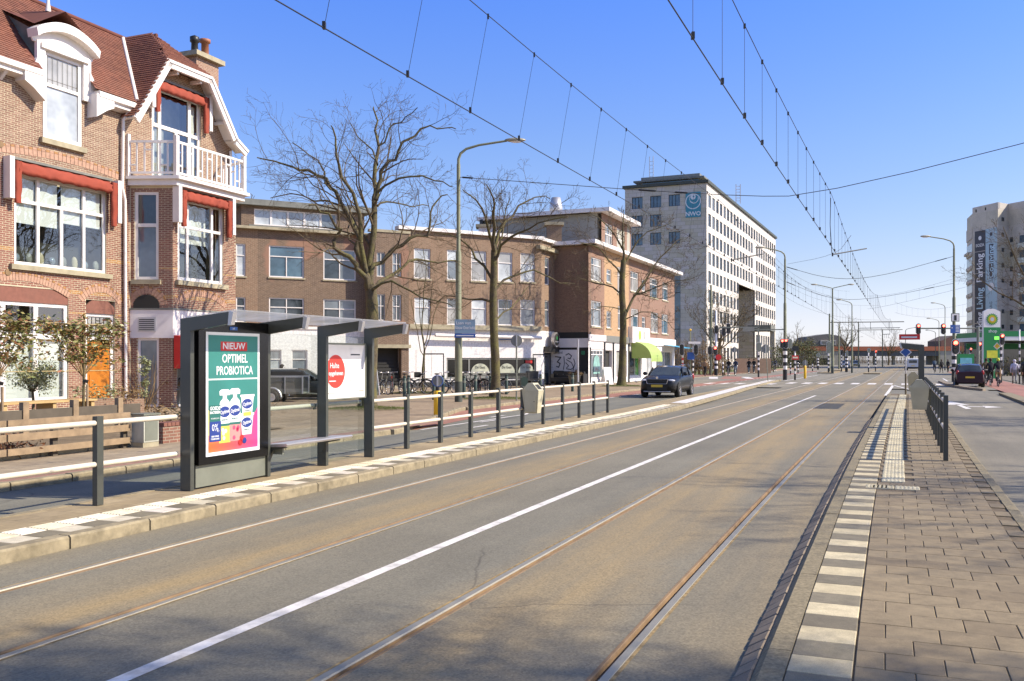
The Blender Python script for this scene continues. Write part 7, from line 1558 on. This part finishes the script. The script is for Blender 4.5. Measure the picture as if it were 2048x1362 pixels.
def bicycle(label,loc,rz,k=0,grp=None,basket=False,lean=0.):
    e=thing('bicycle',label,'bicycle',loc,rz,grp); e.rotation_euler=(0,lean,rz); B=BM[k]
    for a,b in B['w']:
        o=bpy.data.objects.new('wheel',a); COL.objects.link(o); o.parent=e; o2=bpy.data.objects.new('rim',b); COL.objects.link(o2); o2.parent=o
    for q,nm in (('f','bicycle_frame'),('h','handlebar'),('s','saddle'),('g','mudguard'),('c','crank')): o=bpy.data.objects.new(nm,B[q]); COL.objects.link(o); o.parent=e
    if basket: MB().box(-.2,.2,.50,.80,.80,1.05).o('front_crate',M_blackm if k!=1 else M_backsign,e)
    return e
g_='bicycles parked in front of the cafe'
spots=[(768,44.2,.5,1,0,'silver framed bicycle at the left end of the parked row, wheel towards the stairs'),(783,44.6,.2,2,0,'red framed bicycle, second from the left of the parked row'),(797,44.4,1.9,0,0,'black bicycle parked broadside left of the green bollards'),(812,45.0,-.3,2,0,'red bicycle just left of the young tree'),(832,44.6,1.4,1,0,'silver bicycle parked broadside at the young tree'),(862,44.8,1.75,0,1,'black bicycle with crate right of the young tree'),(895,44.7,.9,3,0,'blue bicycle beside the yellow bollard sign'),(905,44.3,1.5,1,0,'silver bicycle just left of the tall lamp'),(935,44.9,.7,0,1,'black bicycle with crate right of the lamp'),(948,44.4,1.2,0,0,'black bicycle in the middle of the group right of the lamp'),(958,45.0,.4,2,0,'red bicycle in the tangle right of the lamp'),(968,44.5,1.0,1,0,'silver bicycle between lamp and second tree'),(978,45.0,.2,3,0,'blue bicycle against the second tree'),(987,44.6,1.3,1,0,'silver bicycle at the right end of the parked row')]
for px,Y,rz,k,b,l in spots: bicycle(l,(wx(px,Y),Y,.1),rz,k,g_,b,random.uniform(-.08,.08))
# people: one skinned body each
M_skin=mat('skin',(.50,.30,.21),.6,var=.05)
def cloth(n,c): return bpy.data.materials[n] if n in bpy.data.materials else mat(n,c,.85,var=.12,sc=6)
def person(label,loc,rz,pose,top,bottom,shoe=None,hair=(.05,.035,.02),H=1.74,hat=None,grp=None,extra=None):
    e=thing('person',label,'person',loc,rz,grp); J={}
    if pose=='ride':
        J=dict(pel=(0,-.30,1.00),sp=(0,-.24,1.22),ch=(0,-.14,1.42),nk=(0,-.08,1.56),hd=(0,-.04,1.70),
          shl=(-.19,-.13,1.44),ell=(-.24,.04,1.22),wrl=(-.24,.17,1.09),hnl=(-.23,.23,1.07),shr=(.19,-.13,1.44),elr=(.24,.04,1.22),wrr=(.24,.17,1.09),hnr=(.23,.23,1.07),
          hil=(-.09,-.28,.95),knl=(-.11,.08,.80),anl=(-.10,-.08,.42),tol=(-.10,.08,.36),hir=(.09,-.28,.95),knr=(.11,.06,.62),anr=(.10,-.10,.22),tor=(.10,.06,.17))
    else:
        a=.22 if pose=='walk' else .04
        J=dict(pel=(0,0,.95),sp=(0,0,1.15),ch=(0,.02,1.36),nk=(0,.02,1.50),hd=(0,.04,1.64),
          shl=(-.19,.01,1.40),ell=(-.25,-a*.5,1.12),wrl=(-.25,-a*.2,.88),hnl=(-.24,-a*.1,.80),shr=(.19,.01,1.40),elr=(.25,-.02+a*.2,1.12),wrr=(.25,a*.7,.90),hnr=(.24,a*.8,.82),
          hil=(-.09,0,.90),knl=(-.09,a*.7,.50),anl=(-.09,a*1.0,.09),tol=(-.09,a*1.0+.17,.04),hir=(.09,0,.90),knr=(.09,-a*.1,.48),anr=(.09,-a*1.2,.12),tor=(.09,-a*1.1+.14,.04))
    Rd=dict(pel=.15,sp=.135,ch=.155,nk=.055,hd=.10,shl=.075,ell=.05,wrl=.036,hnl=.042,shr=.075,elr=.05,wrr=.036,hnr=.042,hil=.10,knl=.068,anl=.045,tol=.04,hir=.10,knr=.068,anr=.045,tor=.04)
    ks=list(J); ed=[('pel','sp'),('sp','ch'),('ch','nk'),('nk','hd'),('ch','shl'),('shl','ell'),('ell','wrl'),('wrl','hnl'),('ch','shr'),('shr','elr'),('elr','wrr'),('wrr','hnr'),('pel','hil'),('hil','knl'),('knl','anl'),('anl','tol'),('pel','hir'),('hir','knr'),('knr','anr'),('anr','tor')]
    sc=H/1.74; me=bpy.data.meshes.new('body'); me.from_pydata([Vector(J[k])*sc for k in ks],[(ks.index(a),ks.index(b)) for a,b in ed],[])
    t=bpy.data.objects.new('tmp',me); COL.objects.link(t); sk_=t.modifiers.new('s','SKIN'); sk_.use_smooth_shade=True; sb=t.modifiers.new('u','SUBSURF'); sb.levels=1; sb.render_levels=1
    for i,k in enumerate(ks):
        r=Rd[k]*sc; me.skin_vertices[0].data[i].radius=(r*(1.25 if k in('ch','pel') else 1),r*(.85 if k in('ch','sp') else 1)); me.skin_vertices[0].data[i].use_root=(k=='pel')
    dg=bpy.context.evaluated_depsgraph_get(); bm_e=bpy.data.meshes.new_from_object(t.evaluated_get(dg)); bpy.data.objects.remove(t)
    bm_e.materials.clear()
    for m_ in (top,bottom,M_skin,shoe or M_black): bm_e.materials.append(m_)
    cat_={'pel':1,'hil':1,'hir':1,'knl':1,'knr':1,'anl':3,'anr':3,'tol':3,'tor':3,'hd':2,'nk':0,'hnl':2,'hnr':2}
    for p_ in bm_e.polygons:
        c_=p_.center/sc; k=min(ks,key=lambda q:(Vector(J[q])-c_).length-(Rd[q]*.3)); p_.material_index=cat_.get(k,0)
    b=bpy.data.objects.new('body',bm_e); COL.objects.link(b); b.parent=e
    hp=Vector(J['hd'])*sc
    q=MB(); q.sph((hp.x,hp.y-.02,hp.z+.035),(.105,.115,.115),10,8,0); q.v=[(x,y,z_) if not (y>hp.y+.04 and z_<hp.z+.05) else (x,hp.y+.02,z_) for x,y,z_ in q.v]
    hb=q.o('hair' if not hat else 'helmet',hat or cloth('hair_%d'%int(hair[0]*1000),hair),e)
    q=MB(); q.sph((hp.x,hp.y+.105,hp.z-.01),(.016,.022,.022),6,4); q.o('nose',M_skin,e)
    if pose=='ride': pass
    return e
def rider(lab_p,lab_b,px,Y,rz,top,bottom,k=0,basket=False,hair=(.05,.035,.02),hat=None,z0=.02):
    X=wx(px,Y); bicycle(lab_b,(X,Y,z0),rz,k,'ridden bicycles at the crossing',basket); return person(lab_p,(X,Y,z0),rz,'ride',top,bottom,hair=hair,hat=hat,grp=None)
jb=cloth('jacket_black',(.018,.018,.022)); jn=cloth('jacket_navy',(.03,.045,.10)); jbr=cloth('coat_tan',(.34,.22,.14)); jw=cloth('coat_white',(.55,.54,.60)); dn=cloth('denim',(.08,.12,.20)); bk=cloth('trousers_black',(.02,.02,.022)); bg=cloth('trousers_beige',(.36,.29,.21)); gy=cloth('trousers_grey',(.25,.27,.32))
rider('cyclist in black jacket, front left rider of the first pair','bicycle under the front left rider in black',1457,97,PI-.35,jb,bk,0); rider('cyclist in blue jacket beside the rider in black','bicycle under the blue jacketed rider',1471,99,PI-.3,jn,dn,1)
rider('cyclist in black with blue crate in the second pair','bicycle with front crate in the second pair',1498,112,PI-.3,jb,dn,3,True); rider('dark dressed cyclist right of the one with the crate','bicycle of the right rider in the second pair',1508,114,PI-.3,jb,bk,0)
rider('cyclist in tan coat behind the striped pole','bicycle of the rider in the tan coat',1528,122,PI-.2,jbr,bk,0,hair=(.2,.12,.05)); rider('distant cyclist in navy near the green bushes','bicycle of the distant navy rider',1550,135,PI-.5,jn,bk,0); rider('distant cyclist right of the red plate pole','bicycle of the rider right of the red plate pole',1597,150,PI-.4,jb,bk,3)
person('dark dressed pedestrian beside the distant navy cyclist',(wx(1543,136),136,.02),PI-.4,'walk',jn,bk); person('walking person in beige top by the tan thicket',(wx(1410,94),94,.02),-.6,'walk',jbr,bk,hair=(.12,.07,.03))
person('dark haired person mostly hidden behind the estate car',(wx(563,41.5),41.5,-.2),-PI/2,'stand',jb,bk,hair=(.03,.02,.015),H=1.70)
rider('cyclist with yellow helmet seen from behind on the red path','bicycle under the rider with the yellow helmet',1996,60,-.42,jb,bg,0,hat=cloth('helmet_yellow',(.55,.62,.08)))
rider('cyclist in black with panniers left of the yellow helmet','bicycle with panniers left of the yellow helmeted rider',1981,62,-.42,jb,bk,0); rider('cyclist in brown jacket, leftmost of the three riders','bicycle of the leftmost rider on the red path',1972,65,-.42,cloth('jacket_olive',(.13,.10,.05)),bk,0)
w1_=person('pedestrian in hooded white coat and grey trousers seen from behind',(wx(2029,64),64,.06),-.42,'walk',jw,gy,shoe=M_black,hat=jw,H=1.66); MB().sph((.30,-.02,.95),(.07,.14,.17),8,6).o('shoulder_bag',M_black,w1_)
w2_=person('pedestrian in dark striped jacket at the right picture edge',(wx(2050,62),62,.06),-.42,'walk',cloth('jacket_grey',(.07,.075,.085)),bk,H=1.8)
for k in range(4): MB().box(-.2,.2,-.16,-.15,1.05+k*.1,1.08+k*.1).o('jacket_stripe',jb,w2_)
rider('distant cyclist in blue on the right road','bicycle of the distant rider in blue',1869,118,-.42,dn,jn,0)
person('distant dark pedestrian, left one near the green kiosk',(wx(1883,120),120,0),0,'walk',jb,bk); person('distant dark pedestrian, right one near the green kiosk',(wx(1896,126),126,0),2,'stand',jb,bk)
kk=thing('advert_kiosk','small green framed blue advert box behind the dark hatchback','sign',(wx(1931,82),82,0),0); MB().box(-.7,.7,-.15,.15,0,2.25).o('green_frame',M_bpg,kk); MB().box(-.55,.5,-.17,-.15,.5,1.9).o('blue_poster',mat('kiosk_blue',(.15,.45,.65),.5),kk)
# terrace furniture by the cafe and the black bench at the mural
def bench(label,px,Y,rz,w_,mt):
    e=thing('bench',label,'bench',(wx(px,Y),Y,.1),rz,'benches outside the cafe'); 
    for k in range(3): MB().box(-w_/2,w_/2,-.2+k*.14,-.08+k*.14,.42,.46).o('seat_slat',mt,e)
    for k in range(3): MB().box(-w_/2,w_/2,.24,.27,.52+k*.13,.62+k*.13).o('back_slat',mt,e)
    for x in (-w_/2+.15,w_/2-.15): MB().box(x-.03,x+.03,-.18,.25,0,.42).o('leg',mt,e); MB().box(x-.03,x+.03,.22,.27,.0,.9).o('leg',mt,e)
    return e
bench('long dark timber bench below the cafe windows',1020,53.5,R(30),3.0,M_blackm); bench('grey timber bench below the left cafe window',955,52,R(30),2.4,M_backsign)
sf=thing('sofa_bench','black padded bench under the white mural','bench',(wx(1138,59.3),59.3,.1),R(-24)); MB().box(-1.15,1.0,-.5,.2,.25,.5).o('seat',M_black,sf); MB().box(-1.15,1.0,.1,.3,.5,.88).o('backrest',M_black,sf)
for x in (-1.2,1.0): MB().box(x,x+.15,-.5,.3,.1,.75).o('armrest',M_black,sf)
for k in range(5): MB().sph((-.85+k*.42,.09,.70),.03,6,4).o('button',M_lgrey,sf)
for px,Y,l in ((1068,57,'black lounge chair beside the cafe door'),(1048,55,'dark low terrace table before the right cafe window')):
    e=thing('terrace_chair' if px==1068 else 'terrace_table',l,'chair' if px==1068 else 'table',(wx(px,Y),Y,.1),.3)
    MB().box(-.4,.4,-.4,.4,.38,.48).o('seat' if px==1068 else 'table_top',M_black,e)
    if px==1068: MB().box(-.4,.4,.3,.42,.48,.95).o('backrest',M_black,e)
    for x in (-.36,.32):
        for y in (-.36,.32): MB().box(x,x+.05,y,y+.05,0,.38).o('leg',M_black,e)
for px,Y,l in ((868,51,'black metal frame stand against the white wall'),(1083,58,'black metal frame stand beside the round beer sign')):
    e=thing('frame_stand',l,'stand',(wx(px,Y),Y,.1),0); 
    for x in (-.55,.5): MB().box(x,x+.05,-.03,.03,0,2.0).o('leg',M_black,e)
    MB().box(-.5,.5,-.03,.03,1.93,2.0).o('top_bar',M_black,e)
gb=thing('litter_bin','dark green litter bin behind the cream bin','litter bin',(wx(1048,48),48,.1),.2,'litter bins'); gb.scale=(.8,.8,.8); MB().prism([(-.22,.15),(.2,.15),(.22,.85),(0,.98),(-.22,.9)],-.2,.2,'y').o('bin_body',M_bol,gb); MB().box(-.05,.05,-.05,.05,0,.2).o('foot',M_bol,gb)
sb=thing('sandwich_board','white folding board sign in front of the corner shop door','sign',(wx(1214,62.0),62.0,.1),R(-60)); MB().prism([(-.3,0),(.3,0),(.04,1.15),(-.04,1.15)],-.32,.32,'y').o('board',M_wht,sb)
sp=thing('leaning_pole','thin grey leaning pole beside the stair doorway','pole',(wx(759,42.8),42.8,.1),0); MB().tube([(0,0,0),(-.42,0,3.6)],.035,6).o('pole',M_alu,sp); MB().box(-.5,-.36,-.05,.02,2.2,3.6).o('grey_box',M_alu,sp)
dpole=thing('thin_pole','tall thin grey pole in front of the wall painting','pole',(wx(1156,57),57,.1),0); MB().tube([(0,0,0),(0,0,2.9)],.06,8).o('pole',M_alu,dpole)
# ================================================================ OVERHEAD WIRES
M_wire=mat('wire',(.03,.03,.035),.5,.3,var=0); M_wirel=mat('wire_light',(.10,.105,.12),.5,.3,var=0)
def mess_z(s,sup): # messenger height: up at the supports, sagging between
    for a,b in zip(sup,sup[1:]):
        if a<=s<=b:
            k=(s-a)/(b-a); return 7.25-4*(.36 if b<40 else .85)*k*(1-k)*min(1,(b-a)/50)
    return 7.0
def catenary(label,t0,side_off,sup,s0,s1,r=.0085):
    ref=Pst(34,t0,0); e=thing('catenary_line',label,'overhead line',ref,0,'overhead tram lines'); L_=lambda s,t,z_: Pst(s,t,z_)-ref
    ct=lambda s: t0+.12*math.sin(s/22.)
    ss=[s0+i*2. for i in range(int((s1-s0)/2)+1)]
    MB().tube([L_(s,ct(s),5.5) for s in ss],[r*(1 if s<60 else 1.3) for s in ss],5,cap=False).o('contact_wire',M_wire,e)
    so=lambda s: side_off*max(0,1-abs(s-10)/40.)
    MB().tube([L_(s,ct(s)+so(s),mess_z(s,sup)) for s in ss],[r*(.85 if s<60 else 1.2) for s in ss],5,cap=False).o('messenger_wire',M_wire,e)
    s=s0+1.; n=0
    while s<min(s1,190):
        a=L_(s,ct(s),5.5); b=L_(s,ct(s)+so(s),mess_z(s,sup)); rr_=.004 if s<45 else .006 if s<80 else .007
        MB().tube([a,b],rr_,4).o('dropper',M_wire,e)
        if s<70:
            MB().box(a.x-.018,a.x+.018,a.y-.03,a.y+.03,a.z-.01,a.z+.07).o('clamp',M_wire,e); MB().box(b.x-.014,b.x+.014,b.y-.022,b.y+.022,b.z-.05,b.z+.02).o('clamp',M_wire,e)
        s+=1.92 if s<60 else 4.2; n+=1
    return e
supL=[-12,34.5,86,135,190,250]; 
catenary('overhead contact line of the left track with inclined droppers',-2.05,.33,supL,-4,230); catenary('overhead contact line of the right track with vertical droppers',1.72,.0,supL,-4,230)
def span(label,pts,r=.012,ins=(),group='cross span wires'):
    a=Vector(pts[0]); e=thing('span_wire',label,'wire',a,0,group); P=[Vector(p)-a for p in pts]; MB().tube(smooth(P,2),r,5).o('wire',M_wirel,e)
    for i,(k,l) in enumerate(ins):
        tot=P[-1]; p=smooth(P,2); n=len(p)-1; f=k*n; i0=int(min(n-1,f)); c=p[i0].lerp(p[i0+1],f-i0); d=(p[i0+1]-p[i0]).normalized(); MB().tube([c-d*l,c-d*l*.8,c+d*l*.8,c+d*l],[.012,.035,.035,.012],6).o('insulator',M_wire,e)
    return e
mA=Pst(34.5,-1.75,7.25); mB=Pst(34.5,1.72,7.25); LP1=Vector((wx(917,36.2),36.2,8.9)); RPx=Pst(33,16.5,10.2)
span('long cross span wire from the tall left lamp past both lines to the right',[LP1,mA+Vector((0,0,.25)),mB+Vector((0,0,.02)),RPx],.013,((.04,.25),(.30,.35),(.34,.25),(.84,.4),(.9,.3)))
c1_=Pst(33.5,1.72,6.6); span('curved pull wire from the right line towards the lamp by the office',[Vector((wx(1575,75),75,9.5)),Pst(60,.2,8.0),Pst(44,1.9,7.1)],.010)
lp2=Vector((wx(1570,75),75,9.3)); rp2=Vector((wx(1908,72),72,9.8)); 
span('cross span between the striped lamp and the right lamp',[lp2,Pst(80,-1.7,8.2),Pst(80,1.7,8.2),rp2],.018,((.12,.5),(.88,.5)))
span('lower cross span between the striped lamp and the right lamp',[lp2-Vector((0,0,1.2)),Pst(81,-1.7,6.6),Pst(81,1.7,6.6),rp2-Vector((0,0,2.1))],.014,((.1,.4),(.82,.4)))
# catenaries branching off to the right over the junction
def branch(label,P0,P1,P2,dz=1.5,r=.013):
    a=Vector(P0); e=thing('catenary_line',label,'overhead line',a,0,'branching overhead lines'); n=22; up=[];lo=[]
    for i in range(n+1):
        t=i/n; p=(1-t)**2*Vector(P0)+2*t*(1-t)*Vector(P1)+t*t*Vector(P2)-a; lo.append(p); up.append(p+Vector((0,0,dz-.5*math.sin(PI*t))))
    MB().tube(lo,r,4,cap=False).o('contact_wire',M_wirel,e); MB().tube(up,r*.9,4,cap=False).o('messenger_wire',M_wirel,e)
    for i in range(1,n,2): MB().tube([lo[i],up[i]],r*.5,3).o('dropper',M_wirel,e)
branch('branch line curving off to the upper right over the junction',(wx(1735,120),120,wz(618,120)),(wx(1800,112),112,wz(610,112)),(wx(2060,95),95,wz(540,95)),1.7)
branch('branch line curving from the left behind the striped lamp',(wx(1535,140),140,wz(562,140)),(wx(1600,135),135,wz(640,135)),(wx(1760,150),150,wz(640,150)),2.4)
branch('second branch line curving in from the left',(wx(1545,110),110,wz(530,110)),(wx(1600,120),120,wz(585,120)),(wx(1700,140),140,wz(600,140)),1.3)
branch('branch line to the far right behind the signals',(wx(1790,140),140,wz(625,140)),(wx(1840,130),130,wz(640,130)),(wx(1935,120),120,wz(632,120)),1.6)
# pull-off arms at the first support
for nm,t,px0,py0,px1,py1 in (('right',1.72,1665,509,1733,497),('left',-1.75,1463,520,1525,508)):
    Y0=31.0; a=Vector((wx(px0,Y0),Y0,wz(py0,Y0))); b=Vector((wx(px1,Y0+1),Y0+1,wz(py1,Y0+1))); e=thing('pull_off_arm','pull off arm holding the %s contact wire'%nm,'overhead fitting',a,0,'pull off arms')
    MB().tube([(0,0,0),b-a],.022,6).o('arm',M_wire,e); MB().box(-.02,.02,-.02,.02,-.06,.06).o('clamp',M_wire,e); 
    if nm=='right': MB().tube([(-.02,0,.05),(-.08,0,1.0),(-.06,0,1.9)],.012,5).o('hanger',M_wire,e)
# far portals across the tracks with masts
for i,(px,Y,h,x1) in enumerate(((1659,128,6.9,1808),(1678,165,7.0,1805),(1717,190,8.2,1800),(1765,215,7.6,1780))):
    e=thing('line_mast',['steel line mast with crossbar over the tracks, nearest','steel line mast with crossbar, second of the far row','steel line mast with crossbar, third of the far row','steel line mast, farthest before the viaduct'][i],'mast',(wx(px,Y),Y,0),0,'masts carrying the overhead line'); MB().lathe([(.16,0),(.10,h+1.2)],10).o('mast',M_olive,e)
    xx=wx(x1,Y)-wx(px,Y); MB().tube([(0,0,h),(xx,0,h+.1)],.07,5).o('crossbar',M_lead,e)
    for k in range(3): x=xx*(.3+.25*k); MB().tube([(x,0,h+.1),(x,0,h-.9)],.03,4).o('hanger',M_wire,e)
# feeder loop at the top left
e=thing('feeder_cable','short feeder cable loop clamped on the left contact wire','cable',Pst(8.6,-1.75,5.5),0); MB().tube([(0,0,0),(-.12,-.06,.18),(-.14,-.12,.6),(-.10,-.2,1.4)],.008,5).o('cable',M_wire,e)
for d in (-.0,.22): MB().box(-.02,.02,-.04+d,.04+d,-.03,.05).o('clamp',M_wire,e)
for a,b in ((1322,0),):
    pass
# ---------------------------------------------------------------- paint and stone lean warm, as in the photograph's white balance
def _warm():
    k=(1.05,.985,.765)
    gray=lambda c: max(c[:3])-min(c[:3])<.012
    f=lambda c:(min(1,c[0]*k[0]),c[1]*k[1],c[2]*(k[2] if min(c[:3])<.45 else .93),1)
    for m in bpy.data.materials:
        k=(1.03,.985,.88) if 'brick' in m.name and 'paving' not in m.name else (1.05,.985,.765)
        if not m.use_nodes or m.name.startswith(('poster','banner','pane','x')): continue
        for n in m.node_tree.nodes:
            if n.type=='MIX' and n.data_type=='RGBA':
                for i in (6,7):
                    if not n.inputs[i].is_linked: n.inputs[i].default_value=f(n.inputs[i].default_value)
            elif n.type=='VALTORGB':
                if any(not gray(e.color) for e in n.color_ramp.elements):
                    for e in n.color_ramp.elements: e.color=f(e.color)
            elif n.type=='TEX_BRICK':
                for i in ('Color1','Color2','Mortar'): n.inputs[i].default_value=f(n.inputs[i].default_value)
            elif n.type=='BSDF_PRINCIPLED' and not n.inputs['Base Color'].is_linked: n.inputs['Base Color'].default_value=f(n.inputs['Base Color'].default_value)
_warm()
